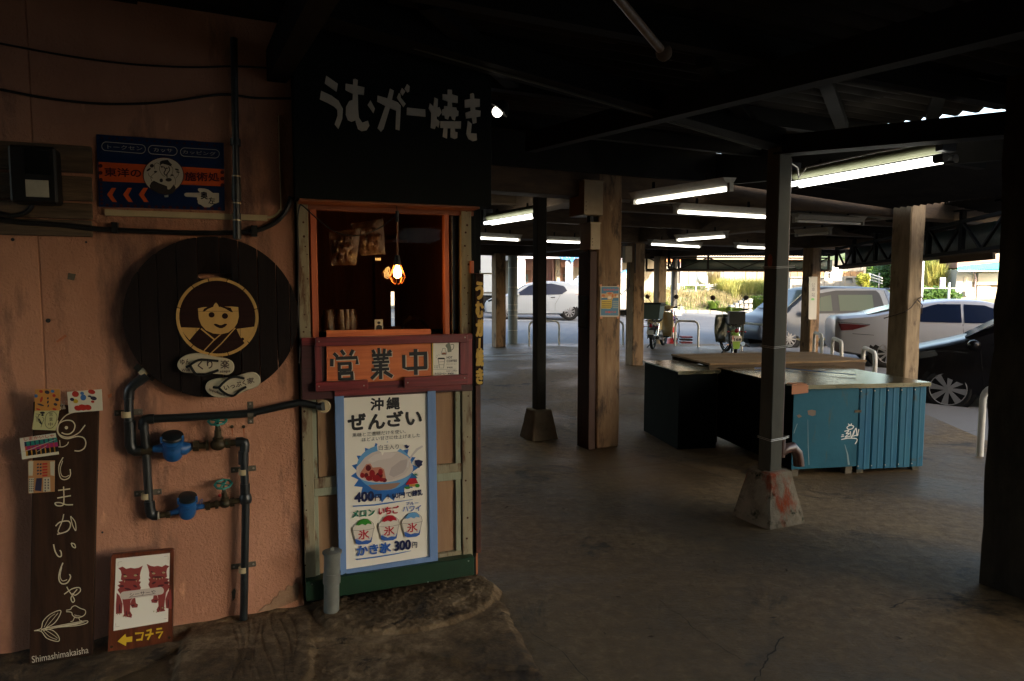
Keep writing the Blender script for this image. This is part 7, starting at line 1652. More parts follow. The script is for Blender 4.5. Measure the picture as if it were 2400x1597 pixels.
t = T('switch_box', 'small box at the head of the second column', 'electrical box', (2.2, 12.8, 1.9), group='switch boxes on the second column'); mb = MB(); mb.prism([V((2.1, 12.75, 1.95)), V((2.24, 12.8, 1.95)), V((2.2, 12.9, 1.95)), V((2.06, 12.86, 1.95))], (0, 0, .3)); mb.build('case', M['ebox'], t, bev=.005)
# rust spot on the shaded side of the near post
mb = MB(); c_ = PB - ga * (.0522) + V((0, 0, 1.66)); mb.prism([c_ + gb * (.02 * cos(a)) + V((0, 0, .045 * sin(a))) for a in [2 * pi * k / 14 for k in range(14)]], -ga * .0006); mb.build('rust_spot', dyn('rust_spot', (.25, .07, .03), .9), tB)
# joints, tyre scuffs and litter on the floor
for k, (p, q) in enumerate(((G(1130, 935), G(1330, 1010)), (G(1330, 1010), G(1700, 1120)), (G(1240, 1120), G(2290, 1010)))):
    pp = jag([V((p.x, p.y, .003)), V((q.x, q.y, .003))], 30, .004); mb = MB(); ribbon(mb, pp, .006); mb.build('joint', M['crack'], floor)
rr = random.Random(31); mlf = mat('dead_leaf', (.05, .03, .015), (.02, .013, .008), 30, rough=.9); mb = MB()
for k in range(70):
    x, y = rr.choice(((rr.uniform(1150, 1700), rr.uniform(980, 1300)), (rr.uniform(1400, 2250), rr.uniform(1240, 1500)))); c_ = G(x, y, .006); a = rr.uniform(0, 6.3); s_ = rr.uniform(.006, .02); u = V((cos(a), sin(a), .15)) * s_; v = V((-sin(a), cos(a), rr.uniform(-.2, .3))) * s_ * .45
    b = len(mb.v); mb.v += [tuple(c_ - u), tuple(c_ + v), tuple(c_ + u), tuple(c_ - v)]; mb.f.append((b, b + 1, b + 2, b + 3))
o = single('litter', mb, mlf, 'scattered dead leaf crumbs and grit on the hall floor', 'litter', kind='stuff', smooth=0)
# hasp and padlock on the stall box
mb = MB(); mb.prism([q1(.54, -.006, .5), q1(.6, -.006, .5), q1(.6, -.006, .52), q1(.54, -.006, .52)], -bb_ * .003); mb.build('hasp', M['brass'], b1)
for s_ in (-1, 1):
    mb = MB(); mb.ball((.92, s_ * .95, 1.02), .11, 12, 8, (.7, 1, .75)); mb.build('wing_mirror', psil, mv)
    mb = MB(); mb.ball((1.0, s_ * .96, .98), .1, 12, 8, (.8, 1, .7)); mb.build('wing_mirror', pblk, bk_)
# ------------------------------------------------------------------ across the street
def bx(name, m, par, x0, x1, y0, y1, z0, z1, bev=0, label=None):
    mb = MB(); mb.box(x0, x1, y0, y1, z0, z1); return mb.build(name, M[m] if isinstance(m, str) else m, par, bev=bev, label=label)
def px(x, Y): return (x - 1200) / 1600 * Y * 1.0
def pz(y, Y): return 1.5 - (y - 672) / 1600 * Y
def vrect(name, m, par, x0, y0, x1, y1, Y, th=.05, bev=0): return bx(name, m, par, px(x0, Y), px(x1, Y), Y, Y + th, pz(y1, Y), pz(y0, Y), bev)
M['lilac'] = mat('pale_lilac_render', (.36, .34, .37), (.33, .31, .34), 1, rough=.8, world=True)
M['pinkr'] = mat('pale_pink_render', (.33, .2, .165), (.3, .18, .15), 1, rough=.8, world=True)
M['creamr'] = mat('cream_render', (.36, .32, .25), (.31, .27, .2), 1, rough=.8, world=True)
M['whiter'] = mat('white_render', (.42, .41, .38), (.37, .36, .33), .8, rough=.8, world=True)
# sidewalk and kerb in front of the pink building and the verge
mb = MB(); mb.box(-14, 6.6, 34.6, 37, zr(0, 34) - .3, zr(0, 35) + .14); single('pavement', mb, mat('pale_pavement', (.2, .19, .17), (.16, .15, .13), 2, rough=.9, world=True), None, None, kind='structure')
pb = T('public_building', 'pale pink and lilac building with a spotted blue sea-creature mural on its eave', 'building', (3, 37, .4))
bx('back_wall', 'pinkr', pb, .2, 3.0, 38.9, 39.2, .2, 3.1); bx('back_wall', 'creamr', pb, 3.0, 8.6, 38.7, 39.0, .2, 3.1)
bx('soffit', 'lilac', pb, -.2, 8.8, 36.6, 39.2, 3.1, 3.2); bx('upper_wall', 'lilac', pb, -.2, 8.8, 36.5, 36.9, pz(607, 36.5), 7.0); bx('upper_floor', 'lilac', pb, -.2, 8.8, 36.9, 46, 3.2, 7.0)
bx('end_wall', 'whiter', pb, px(1212, 36.6), px(1226, 36.6), 36.55, 39, .1, 7.0); bx('pier', 'lilac', pb, px(1226, 36.6), px(1231, 36.6), 36.6, 37.0, .1, 3.0)
bx('pier', 'lilac', pb, px(1325, 36.6), px(1342, 36.6), 36.6, 37.0, .1, 3.0); bx('pier', 'lilac', pb, px(1440, 36.6), px(1456, 36.6), 36.6, 37.0, .1, 3.0)
bx('pier', 'creamr', pb, px(1302, 38), px(1313, 38), 38.3, 38.7, .1, 3.1); bx('partition', 'pinkr', pb, px(1294, 38.5), px(1297, 38.5), 38.2, 38.9, .1, 3.1)
bx('pink_band', mat('salmon_band', (.5, .27, .2), rough=.8), pb, px(1313, 38.6), px(1440, 38.6), 38.6, 38.69, pz(627, 38.6), 3.1)
dr = bx('door', mat('brown_door', (.13, .07, .045), rough=.6), pb, px(1231, 38.8), px(1244, 38.8), 38.8, 38.89, .2, pz(634, 38.8)); bx('door_pane', 'glasspale', dr, px(1232, 38.7), px(1238, 38.7), 38.76, 38.8, pz(662, 38.7), pz(643, 38.7))
mb = MB(); X = px(1251, 38.8); Zc = pz(638, 38.8); mb.ball((X, 38.86, Zc + .1), .05, 10, 6); mb.box(X - .06, X + .06, 38.85, 38.89, Zc - .1, Zc + .04); mb.box(X - .035, X + .035, 38.85, 38.89, Zc - .22, Zc - .1); mb.build('restroom_man_sign', flat('navy_sign', (.02, .03, .2)), pb)
mb = MB(); X = px(1308, 38.2); Zc = pz(640, 38.2); mb.ball((X, 38.28, Zc + .12), .035, 8, 6)
mb.bar((X, 38.28, Zc + .1), (X, 38.28, Zc - .02), .03, .03, (0, 1, 0)); mb.bar((X, 38.28, Zc - .02), (X + .12, 38.28, Zc - .02), .03, .03); mb.bar((X + .12, 38.28, Zc - .02), (X + .15, 38.28, Zc - .15), .03, .03, (0, 1, 0)); mb.tube([(X + .09 * cos(a) - .0, 38.28, Zc - .08 + .09 * sin(a)) for a in [2 + k * .4 for k in range(12)]], .01, 5); mb.build('wheelchair_sign', flat('grey_sign', (.3, .3, .3)), pb)
bx('wall_box', 'steel', pb, px(1319, 38.4), px(1323, 38.4), 38.3, 38.5, pz(650, 38.4), pz(643, 38.4)); bx('notice', mat('dull_mauve', (.3, .17, .16)), pb, px(1286, 38.5), px(1291, 38.5), 38.8, 38.89, pz(656, 38.5), pz(638, 38.5))
# mural: spotted blue creature in relief on the eave
mu = flat('mural_blue', (.02, .15, .38), .6); Y = 36.5
mb = MB(); pts = [(1309,585),(1308,596),(1311,605),(1316,609),(1322,609),(1328,611),(1334,609),(1338,615),(1340,619),(1343,611),(1348,606),(1356,605),(1364,607),(1372,611),(1386,606),(1392,590),(1380,575),(1350,568),(1322,572)]
mb.prism([V((px(x, Y), Y - .05, pz(y, Y))) for x, y in pts], (0, .05, 0)); m_ = mb.build('mural_creature', mu, pb)
mb = MB(); rr = random.Random(5)
for k in range(70):
    x = rr.uniform(1313, 1384); y = rr.uniform(578, 606); r = rr.uniform(.012, .026); mb.lathe([(r, 0), (r, .004)], (px(x, Y), Y - .05, pz(y, Y)), (0, -1, 0), 7)
o = mb.build('white_dots', M['white'], m_); o['kind'] = 'stuff'
mb = MB(); mb.prism([V((px(x, Y), Y - .03, pz(y, Y))) for x, y in [(1308,585),(1309,596),(1314,607),(1317,609),(1312,596),(1311,585)]], (0, .03, 0)); mb.build('mural_belly', flat('mural_pink', (.6, .35, .33)), pb)
Y = 35.2; mb = MB(); pts = [(1452,640),(1458,636),(1466,633),(1476,632),(1484,650),(1484,705),(1452,712),(1447,680)]
mb.prism([V((px(x, Y), Y, pz(y, Y))) for x, y in pts], (0, .35, 0)); sc_ = single('painted_sign', mb, flat('sea_blue_paint', (.06, .24, .5), .5), 'light blue sea-creature cut-out standing right of the poster column', 'sign', V((px(1465, Y), Y, pz(710, Y))), bev=.05)
# pale buildings at far left
lbg = T('shop_house', 'cream house with a white eave, at far left behind the truck', 'building', (-2.4, 42, .4))
bx('wall', 'creamr', lbg, -8, px(1200, 42), 42, 48, .2, pz(614, 42)); bx('eave', 'whiter', lbg, -8.5, px(1190, 40), 40.4, 48, pz(612, 41), pz(600, 41)); bx('upper_wall', 'lilac', lbg, -8, px(1175, 43), 43, 48, pz(600, 42), 6.5); bx('shed_wall', 'lilac', lbg, px(1120, 41), px(1146, 41), 41, 42, .2, pz(624, 41))
# white sheet-metal warehouse
wh = T('sheet_warehouse', 'long white sheet-metal warehouse with dark panel seams and a rusty roof edge', 'building', (12, 50, 1.2))
M['sheetw'] = mat('chalky_white_sheet', (.27, .255, .21), (.23, .215, .17), 1, rough=.7, world=True)
xs_ = [1500, 1532, 1551, 1566, 1590, 1612, 1631, 1658, 1666, 1693, 1718, 1745, 1772, 1800, 1830, 1860, 1900]
for a, b in zip(xs_[:-1], xs_[1:]):
    mb = MB(); mb.box(px(a, 50) + .02, px(b, 50) - .02, 50 + .0, 50.4, .9, pz(613, 50)); mb.build('wall_panel', M['sheetw'], wh)
bx('seam_backing', 'steel_dark', wh, px(1500, 50), px(1900, 50), 50.2, 50.5, .9, pz(613, 50)); bx('roof_edge', mat('rusty_orange_edge', (.5, .16, .06), rough=.7), wh, px(1495, 50), px(1905, 50), 49.7, 51, pz(614, 50), pz(609, 50)); bx('roof', 'creamr', wh, px(1495, 50), px(1905, 50), 49.8, 58, pz(608.9, 50), 4.6)
bx('pilaster', 'lilac', wh, px(1591, 50), px(1597, 50), 49.85, 49.98, .9, pz(613, 50))
# white round tank
wt = T('round_tank', 'white round water tank before the sheet-metal warehouse', 'tank', (px(1644, 45), 45, pz(668, 45)))
mb = MB(); mb.ball((px(1644, 45), 45, pz(653, 45)), .37, 22, 14, (1, 1, 1.02)); mb.build('vessel', flat('pale_tank_white', (.62, .68, .66), .5), wt)
for s_ in (-1, 1): mb = MB(); mb.box(px(1644, 45) + s_ * .16 - .03, px(1644, 45) + s_ * .16 + .03, 44.95, 45.05, pz(668, 45) - .2, pz(661, 45)); mb.build('leg', M['steel'], wt)
# verge terrain
def vz(x, y):
    b = zr(x, 36); k = sstep(36.2, 38.5, y) * .75 + sstep(38.5, 47, y) * .65
    e = sstep(5.2, 6.4, x)
    return b + .03 + (.08 + k + .12 * noise.noise(V((x * .4, y * .4, 0))) * sstep(36, 37, y)) * e
M['verge'] = mat('dry_earth_verge', (.16, .12, .07), (.1, .1, .045), 1.2, rough=.95, bump=.03, bsc=8, world=True, stain=((.22, .2, .14), 2, .58))
mb = MB(); nx_, ny_ = 70, 36
for j in range(ny_):
    y = 35.4 + 16 * (j / (ny_ - 1)) ** 1.3
    for i in range(nx_): x = 5.0 + 38 * i / (nx_ - 1); mb.v.append((x, y, vz(x, y)))
for j in range(ny_ - 1):
    for i in range(nx_ - 1): a = j * nx_ + i; mb.f.append((a, a + 1, a + nx_ + 1, a + nx_))
single('verge', mb, M['verge'], None, None, kind='structure')
# kerb line
mb = MB()
kb = T('kerb', 'pale kerb of concrete blocks edging the far side of the street', 'kerb', (14, 35.3, 0))
mm_ = mat('pale_kerb', (.22, .21, .19), (.17, .16, .14), 3, rough=.9)
me0 = None
for k in range(34):
    x = 5.2 + k * .62; mb = MB(); mb.box(0, .6, 0, .3, 0, .3); 
    if me0 is None: me0 = mb.mesh('kerb_stone', mm_, bev=.02)
    o = bpy.data.objects.new('kerb_stone', me0); COL.objects.link(o); o.parent = kb; o.location = V((x, 35.0, zr(x, 35) - .16)) - V((14, 35.3, 0)); KID.setdefault(kb.name, []).append(o)
# grasses: three stuff objects of real blades
def blades(name, m, n, reg, hgt, seed, w0=.012, lean=.35):
    rr = random.Random(seed); mb = MB()
    for _ in range(n):
        x, y, z = reg(rr); h = hgt * rr.uniform(.5, 1.15); a = rr.uniform(0, 2 * pi); d = V((cos(a), sin(a), 0)) * h * lean * rr.uniform(.2, 1.3); s = V((-sin(a + 1), cos(a + 1), 0)) * w0 * rr.uniform(.6, 1.4); p = V((x, y, z))
        b = len(mb.v); mb.v += [tuple(p - s), tuple(p + s), tuple(p + d * .35 + V((0, 0, h * .6)) + s * .8), tuple(p + d * .35 + V((0, 0, h * .6)) - s * .8), tuple(p + d + V((0, 0, h * .92)))]
        mb.f += [(b, b + 1, b + 2, b + 3), (b + 3, b + 2, b + 4)]
    return single(name, mb, m, None, None, kind='stuff', smooth=0)
def leafmat(nm, c, c2, sc=2.5):
    m = mat(nm, c, c2, sc, rough=.6, world=True); b = m.node_tree.nodes['Principled BSDF']; t = m.node_tree
    tr = t.nodes.new('ShaderNodeBsdfTranslucent'); mx = t.nodes.new('ShaderNodeMixShader'); mx.inputs[0].default_value = .35
    l = [l for l in t.links if l.to_socket == b.inputs['Base Color']]
    if l: t.links.new(l[0].from_socket, tr.inputs[0])
    o = [n for n in t.nodes if n.type == 'OUTPUT_MATERIAL'][0]; t.links.new(b.outputs[0], mx.inputs[1]); t.links.new(tr.outputs[0], mx.inputs[2]); t.links.new(mx.outputs[0], o.inputs[0]); return m
M['gold'] = leafmat('golden_grass', (.36, .31, .08), (.15, .19, .03), 1.1); M['straw'] = leafmat('straw_grass', (.36, .3, .15), (.22, .18, .08), 1.5); M['green'] = leafmat('green_grass', (.08, .17, .015), (.16, .2, .04), 3)
def rg(x0, x1, y0, y1, cl=0):
    def f(rr):
        for _ in range(20):
            x = rr.uniform(x0, x1); y = rr.uniform(y0, y1)
            if noise.noise(V((x * .9, y * .9, cl))) > rr.uniform(-.5, .35): break
        return x, y, vz(x, y) - .03
    return f
o = blades('tall_grass', M['gold'], 17000, rg(12.2, 21.5, 38.0, 42.5, 3), 1.0, 1, .014, .3); tag(o, 'tall golden green grass growing on the far verge', 'grass')
o = blades('dry_grass', M['straw'], 9000, rg(6.5, 22, 36.6, 40.5, 7), .42, 2, .012, .6); tag(o, 'low straw-coloured dry grass along the front of the verge', 'grass')
o = blades('low_grass', M['green'], 5200, rg(6.5, 24, 36.0, 45, 12), .3, 3, .014, .6); tag(o, 'low green weeds scattered over the verge', 'grass')
def tuft(label, x, y, n, h, m, seed, r=.35, lean=.8, z=None):
    rr = random.Random(seed); mb = MB(); z = vz(x, y) if z is None else z
    for _ in range(n):
        a = rr.uniform(0, 2 * pi); r0 = r * .3 * rr.random(); p = V((x + r0 * cos(a), y + r0 * sin(a), z - .03)); hh = h * rr.uniform(.6, 1.1); d = V((cos(a), sin(a), 0)) * hh * lean * rr.uniform(.3, 1.1); s = V((-sin(a), cos(a), 0)) * .016; b = len(mb.v)
        mb.v += [tuple(p - s), tuple(p + s), tuple(p + d * .45 + V((0, 0, hh * .75)) + s * .7), tuple(p + d * .45 + V((0, 0, hh * .75)) - s * .7), tuple(p + d + V((0, 0, hh * .8)))]; mb.f += [(b, b + 1, b + 2, b + 3), (b + 3, b + 2, b + 4)]
    return single('grass_tuft', mb, m, label, 'plant', (x, y, z), smooth=0)
tuft('bright green tuft on the verge left of the lime motorcycle mirror', px(1671, 36.4), 36.4, 260, .62, M['green'], 4, .5, 1.1)
tuft('green clump on the verge beyond the grey street pole', px(1556, 36.4), 36.4, 200, .5, M['green'], 5, .5, .9)
tuft('green and brown clump at the foot of the white stone wall', px(1776, 36.6), 36.6, 420, .95, M['green'], 6, .7, .8)
tuft('tall pale plume grass before the warehouse corner', px(1672, 42), 42, 260, 1.7, M['straw'], 8, .8, .5)
# reed screen
rs = T('reed_screen', 'brown reed screen fence above the tall grass', 'fence', (18, 46, 1.5)); rr = random.Random(9)
mrd = mat('dry_reed', (.4, .28, .14), (.25, .16, .07), 6, rough=.9)
base = []
for k in range(60):
    x = px(1733, 46) + k * .04 * 1.25; mb = MB(); top = pz(636 - k * .12 + rr.uniform(-2, 3), 46); mb.tube([(x, 46 + rr.uniform(-.03, .03), 1.2), (x + rr.uniform(-.05, .05), 46, top)], .013, 5); mb.build('reed', mrd, rs)
bx('rail', mrd, rs, px(1733, 46), px(1733, 46) + 3.0, 46.04, 46.08, 1.8, 1.86)
# white picket fence, rail, lattice wall
pk = T('picket_fence', 'white metal picket fence before the sheet warehouse at left', 'fence', (px(1555, 42), 42, pz(684, 42)))
for k in range(16): x = px(1526 + k * 5.1, 42); bx('picket', 'whiter', pk, x - .02, x + .02, 42, 42.04, pz(684, 42), pz(667, 42))
bx('top_rail', 'whiter', pk, px(1524, 42), px(1604, 42), 41.99, 42.05, pz(668, 42), pz(665.4, 42)); bx('post', 'whiter', pk, px(1584, 42), px(1587, 42), 41.97, 42.06, pz(698, 42), pz(664, 42))
ch = T('lattice_fence', 'grey diamond lattice fence panel on the verge behind the street pole', 'fence', (px(1620, 40), 40, pz(706, 40)))
mb = MB(); x0, x1, z0_, z1_ = px(1588, 40), px(1656, 40), pz(707, 40), pz(681, 40)
mg = mat('grey_lattice', (.22, .23, .22), rough=.6)
n = 26
for k in range(-12, n + 1):
    for s_ in (1, -1):
        a = (x0 + (x1 - x0) * k / n, z0_ if s_ > 0 else z1_); L_ = z1_ - z0_; p0 = [a[0], a[1]]; p1 = [a[0] + L_, a[1] + s_ * L_]
        if p0[0] < x0: dlt = x0 - p0[0]; p0 = [x0, p0[1] + s_ * dlt]
        if p1[0] > x1: dlt = p1[0] - x1; p1 = [x1, p1[1] - s_ * dlt]
        if p1[0] > p0[0]: mb.bar((p0[0], 40 + .01 * s_, p0[1]), (p1[0], 40 + .01 * s_, p1[1]), .012, .03, (0, 1, 0))
o = mb.build('lattice', mg, ch); o['kind'] = 'stuff'
for x in (1587, 1628, 1657): bx('post', 'whiter', ch, px(x, 40), px(x + 2.4, 40), 39.95, 40.03, pz(712, 40), pz(668, 40))
bx('top_rail', 'whiter', ch, px(1587, 40), px(1658, 40), 39.97, 40.01, pz(669, 40), pz(667.6, 40))
wf = T('rail_fence', 'leaning white rail fence beside the lattice, before the tall grass', 'fence', (px(1668, 41), 41, pz(690, 41)))
for y0, y1 in ((670, 664), (674, 668), (679, 672)): mb = MB(); mb.bar((px(1652, 41), 41, pz(y0, 41)), (px(1696, 41.5), 41.5, pz(y1, 41.5)), .03, .05); mb.build('rail', M['whiter'], wf)
for x in (1660, 1674, 1690): bx('post', 'whiter', wf, px(x, 41.2), px(x + 1.6, 41.2), 41.2, 41.25, pz(690, 41), pz(664, 41))
# white stone wall
sw_ = T('stone_wall', 'low bright white stone block wall at the foot of the grass, behind the motorcycle mirrors', 'wall', (px(1755, 35.8), 35.8, pz(735, 35.8))); rr = random.Random(12)
mws = mat('white_coral_stone', (.3, .285, .25), (.24, .225, .19), 4, rough=.95, bump=.02, bsc=12)
def stones(x0, x1, y_top0, y_top1, y_bot, Y, rows):
    for r in range(rows):
        n = max(2, int((x1 - x0) / 11)); 
        for k in range(n):
            a = x0 + (x1 - x0) * k / n; b = x0 + (x1 - x0) * (k + 1) / n; tp = y_top0 + (y_top1 - y_top0) * (k + .5) / n
            t0 = tp + (y_bot - tp) * r / rows; t1 = tp + (y_bot - tp) * (r + 1) / rows; mb = MB(); j = lambda: rr.uniform(-.03, .03)
            X0, X1, Z0, Z1 = px(a, Y) + .015, px(b, Y) - .015, pz(t1, Y) + .012, pz(t0, Y) - .012
            if Z1 - Z0 < .05: continue
            mb.v += [(X0 + j(), Y + j(), Z0), (X1 + j(), Y + j(), Z0), (X1 + j(), Y + j(), Z1 + j()), (X0 + j(), Y + j(), Z1 + j()), (X0, Y + .4, Z0), (X1, Y + .4, Z0), (X1, Y + .4, Z1), (X0, Y + .4, Z1)]
            mb.f += [(0,1,2,3),(5,4,7,6),(3,2,6,7),(1,5,6,2),(4,0,3,7),(4,5,1,0)]; mb.build('stone', mws, sw_, smooth=0, bev=.02)
stones(1711, 1744, 716, 702, 735, 35.6, 3); stones(1744, 1764, 699, 699, 736, 35.5, 3); stones(1764, 1860, 699, 697, 712, 36.6, 1); stones(1783, 1860, 712, 712, 736, 36.2, 2)
# --- behind the van: banners, veranda, hollow blocks, rail, plants
ver = T('veranda_shed', 'weathered shed with brown slatted panels and cream rails behind the van', 'building', (px(1960, 34), 34, .5)); Y = 34.0
mlat = mat('brown_slat_panel', (.38, .23, .11), (.3, .17, .08), 8, rough=.85)
bx('wall', mat('shadowy_shed_wall', (.12, .11, .09), rough=.9), ver, px(1850, 35), px(2030, 35), 35.2, 38, .3, pz(611, 35))
for k in range(11): a = 1850 + k * 15.5; vrect('slat_panel', mlat, ver, a + .8, 636, a + 14.7, 648, Y, .06)
vrect('rail', 'creamr', ver, 1850, 632, 2021, 635.5, Y - .03, .12); vrect('rail', 'creamr', ver, 1850, 648.5, 2021, 651, Y - .03, .12)
for k in range(6): a = 1860 + k * 31; vrect('post', 'creamr', ver, a, 611, a + 2, 668, Y + .1, .1)
vrect('low_wall', mws, ver, 1850, 651, 2020, 690, Y + .06, .3)
blk = T('hollow_block', 'square cream hollow concrete block left of the yellow bush', 'block', (px(1988, 33), 33, .6)); Y = 33.0
for a in ((1976,647,1980,690),(1996,647,2000,690),(1980,647,1996,652),(1980,664,1996,690)): vrect('block_side', 'creamr', blk, *a, Y, .4)
vrect('inner_panel', mat('grey_block_panel', (.3, .3, .28)), blk, 1980, 652, 1996, 664, Y + .1, .1)
for lab, a, col in (('white roadside banner with pink vertical writing behind the van', (1930,626,1949.5,657), M['white']), ('plain white roadside banner beside the pink-lettered one', (1951,626,1970,658), M['white'])):
    Y = 32.5; tb_ = T('banner', lab, 'banner', (px(a[0], Y), Y, .6), group='roadside banners'); vrect('cloth', col, tb_, *a, Y, .02)
    mb = MB(); mb.tube([(px(a[0] - .8, Y), Y + .01, .5), (px(a[0] - .8, Y), Y + .01, pz(618, Y))], .014, 6); mb.build('pole', M['steel'], tb_)
    if 'pink' in lab:
        mb = MB()
        for i, chh in enumerate('焼物直売'):
            vv, ff = tmesh(chh, .03); q = [(px(1936, Y) + (px(1944, Y) - px(1936, Y)) * v[0], Y - .004, pz(633 + i * 6.2, Y) + .13 * v[1]) for v in vv]; mb.add(q, ff)
        o = mb.build('pink_writing', flat('faded_pink_ink', (.55, .12, .2)), tb_, smooth=0); 
wr = T('guard_rail', 'white three-bar rail sloping down to the right by the bushes behind the van', 'fence', (px(2045, 31), 31, .6))
for k in range(3): mb = MB(); mb.bar((px(2030, 31.5), 31.5, pz(640 + k * 7, 31.5)), (px(2064, 30.5), 30.5, pz(652 + k * 6, 30.5)), .05, .045); mb.build('bar', M['whiter'], wr)
for x in (2036, 2058): bx('post', 'whiter', wr, px(x, 31), px(x + 2, 31), 31.05, 31.1, .4, pz(640, 31))
# foliage
M['leaf1'] = leafmat('sunlit_leaf', (.09, .18, .02), (.03, .075, .01), 2.2); M['leaf2'] = leafmat('yellow_leaf', (.4, .36, .04), (.2, .24, .03), 3); M['bark'] = mat('bark', (.12, .08, .05), rough=.9)
def bush(name, label, cat, c, rad, n, size, m, seed, trunk=True, zb=0):
    rr = random.Random(seed); t = T(name, label, cat, (c[0], c[1], zb)); mb = MB(); c = V(c)
    blobs = [(c + V((rr.uniform(-1, 1) * rad[0] * .65, rr.uniform(-1, 1) * rad[1] * .65, rr.uniform(-.8, .9) * rad[2] * .65)), rr.uniform(.28, .5)) for _ in range(16)]
    for _ in range(n):
        bc, br_ = rr.choice(blobs); d = V((rr.gauss(0, 1), rr.gauss(0, 1), rr.gauss(0, 1))).normalized() * rr.random() ** .35
        p = bc + V((d.x * rad[0] * br_, d.y * rad[1] * br_, d.z * rad[2] * br_)); u = V((rr.gauss(0, 1), rr.gauss(0, 1), rr.gauss(0, .6))).normalized(); v = u.orthogonal().normalized(); s = size * rr.uniform(.6, 1.4); b = len(mb.v)
        mb.v += [tuple(p - u * s), tuple(p + v * s * .45), tuple(p + u * s), tuple(p - v * s * .45)]; mb.f.append((b, b + 1, b + 2, b + 3))
    mb.build('crown', m, t, smooth=0)
    if trunk:
        mb = MB()
        for bc, br_ in blobs[:7]: mb.tube([V((c.x + (bc.x - c.x) * .15, c.y, zb)), c.lerp(bc, .5) - V((0, 0, rad[2] * .3)), bc], [.06, .04, .015], 6)
        mb.build('trunk', M['bark'], t)
    return t
Yb = 31
bush('leafy_tree', 'sunlit green tree filling the gap left of the pale column', 'tree', (px(2085, 31.5), 31.5, 2.1), (1.1, 1.3, 1.5), 9000, .07, M['leaf1'], 3, zb=.3)
bush('leafy_shrub', 'low green shrub beneath the sloping white rail', 'bush', (px(2048, 30), 30, .95), (1.0, .8, .55), 4200, .055, M['green'], 5, zb=.2)
bush('yellow_shrub', 'small bright yellow-leaved bush beside the hollow block', 'bush', (px(2022, 31), 31, 1.75), (.32, .3, .45), 1500, .05, M['leaf2'], 6, zb=.8)
bush('big_tree', 'tall dense green tree behind the white sedan roof', 'tree', (px(2208, 29), 30, 2.2), (1.05, 1.4, 1.9), 15000, .07, M['leaf1'], 8, zb=.1)
bush('hedge', 'dark leafy hedge just above the sedan roof', 'hedge', (px(2200, 27), 27.5, 1.2), (1.1, .7, .55), 6000, .06, M['leaf1'], 9, zb=.0)
bush('back_tree', 'dark tree behind the other trees at the right', 'tree', (px(2130, 38), 38, 3.2), (4.2, 2, 2.6), 14000, .11, M['leaf1'], 13, zb=.3)
o = blades('bank_grass', M['gold'], 5000, lambda rr: (rr.uniform(px(2165, 28.5), px(2205, 28.5)), rr.uniform(28.3, 28.9), rr.uniform(.3, 1.9)), .9, 12, .012, .35); tag(o, 'long yellow-green grass hanging over the bank before the big tree', 'grass')
gpst = T('grey_post', 'pale grey post just right of the pale cracked column', 'post', (px(2158.5, 24), 24, 0)); bx('shaft', mat('pale_grey_post', (.4, .42, .46), rough=.6), gpst, px(2156.5, 24), px(2161, 24), 24, 24.08, -.3, 3.4)
rl_ = T('metal_rail', 'thin metal rail with a post before the hedge', 'fence', (px(2200, 26), 26, .8)); bx('rail', M['hoop'], rl_, px(2162, 26), px(2238, 26), 26, 26.04, pz(676, 26), pz(674.4, 26)); bx('post', M['hoop'], rl_, px(2220, 26), px(2223, 26), 25.97, 26.05, -.2, pz(662, 26))
ns = T('notice_board', 'small pale mauve warning sign on the rail before the tree', 'sign', (px(2206, 25.8), 25.8, 1.4)); vrect('board', mat('pale_mauve_board', (.42, .38, .5)), ns, 2200, 650.5, 2212.5, 674, 25.8, .03)
Y = 25.78
mb = MB()
for a in ((2202,654,2210.5,668),): 
    for q in (((2202,655),(2210,655)),((2202,655),(2202,668)),((2210,655),(2210,668)),((2202,655),(2210,668))): mb.bar((px(q[0][0], Y), Y + .01, pz(q[0][1], Y)), (px(q[1][0], Y), Y + .01, pz(q[1][1], Y)), .01, .014, (0, 1, 0))
mb.build('drawing', flat('sign_grey_blue', (.16, .18, .3)), ns)
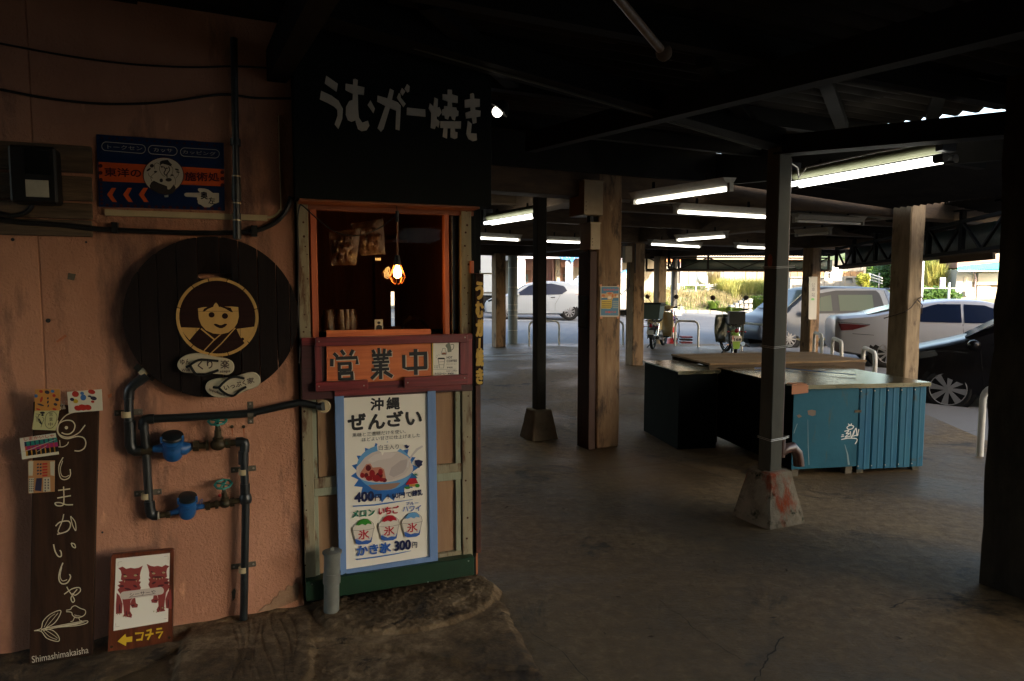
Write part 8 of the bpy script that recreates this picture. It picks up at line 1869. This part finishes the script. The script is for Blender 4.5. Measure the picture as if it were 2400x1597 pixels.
# white house with the teal awning
wg = T('awning_house', 'sunlit white house with a teal awning and scalloped valances at far right', 'building', (px(2280, 29), 29, 0)); Y = 28.0
vrect('wall', 'whiter', wg, 2237, 632, 2275, 700, Y, 4.5); vrect('wall', 'creamr', wg, 2275, 632, 2420, 700, Y + .3, 4)
vrect('tile_fascia', mat('brown_tiles', (.3, .17, .12), (.22, .12, .09), 12, rough=.8), wg, 2237, 612, 2420, 628, Y + .1, 2)
vrect('upper_wall', mat('grey_boards', (.35, .27, .22), (.25, .18, .14), 6, (1, 1, 6)), wg, 2237, 570, 2420, 612, Y + .3, 4)
mb = MB(); tq = flat('teal_awning', (.05, .48, .36), .6); pts = [(2239,626),(2340,616),(2420,610),(2420,628),(2340,633),(2239,634)]
q = [V((px(x, Y - .8 if i > 2 else Y), Y - .8 if i > 2 else Y, pz(y, Y - .8 if i > 2 else Y))) for i, (x, y) in enumerate(pts)]; mb.prism(q, (0, .0, .03)); aw = mb.build('awning', tq, wg)
mb = MB()
for k in range(44): x = 2239 + k * 4; y0 = 634 - .02 * k; mb.v += [(px(x, Y - .8), Y - .81, pz(y0, Y - .8)), (px(x + 4, Y - .8), Y - .81, pz(y0, Y - .8)), (px(x + 2, Y - .8), Y - .81, pz(y0 + 3, Y - .8))]; mb.f.append((3 * k, 3 * k + 1, 3 * k + 2))
o = mb.build('valance', M['white'], wg); o['kind'] = 'stuff'
mb = MB(); mb.tube([(px(2270, Y), Y - .08, pz(633, Y)), (px(2276, Y), Y - .08, pz(640, Y)), (px(2279, Y), Y - .08, pz(652, Y)), (px(2278.5, Y), Y - .08, pz(696, Y))], .03, 8); mb.build('drainpipe', mat('mauve_pipe', (.4, .3, .32)), wg)
f_ = vrect('window', mat('grey_window', (.25, .26, .24), rough=.2), wg, 2256, 648, 2264.5, 664, Y - .03, .03); vrect('glazing_bar', 'white', f_, 2260, 648, 2260.6, 664, Y - .05, .02)
vrect('shutter_box', 'creamr', wg, 2286, 660, 2420, 667, Y + .1, .2); vrect('shutter', mat('grey_shutter', (.45, .44, .4)), wg, 2288, 640, 2420, 660, Y + .2, .1)
vrect('doorway', mat('pale_curtain', (.7, .68, .62)), wg, 2288, 667, 2318, 700, Y + .25, .05); vrect('meter', 'creamr', wg, 2260, 682, 2272, 693, Y - .15, .15)
# distant hills/ground backdrop behind everything
M['hill'] = mat('far_green_hill', (.07, .1, .035), (.045, .07, .02), .05, rough=.95, world=True)
mb = MB()
for j, (y, zz) in enumerate(((70, 0), (95, 5), (130, 9), (180, 12))):
    for i in range(41): x = -150 + i * 10; mb.v.append((x, y, .3 + zz * (1 + .4 * noise.noise(V((x * .02, y * .02, 5)))) if zz else .2))
for j in range(3):
    for i in range(40): a = j * 41 + i; mb.f.append((a, a + 1, a + 42, a + 41))
single('hills', mb, M['hill'], None, None, kind='structure')
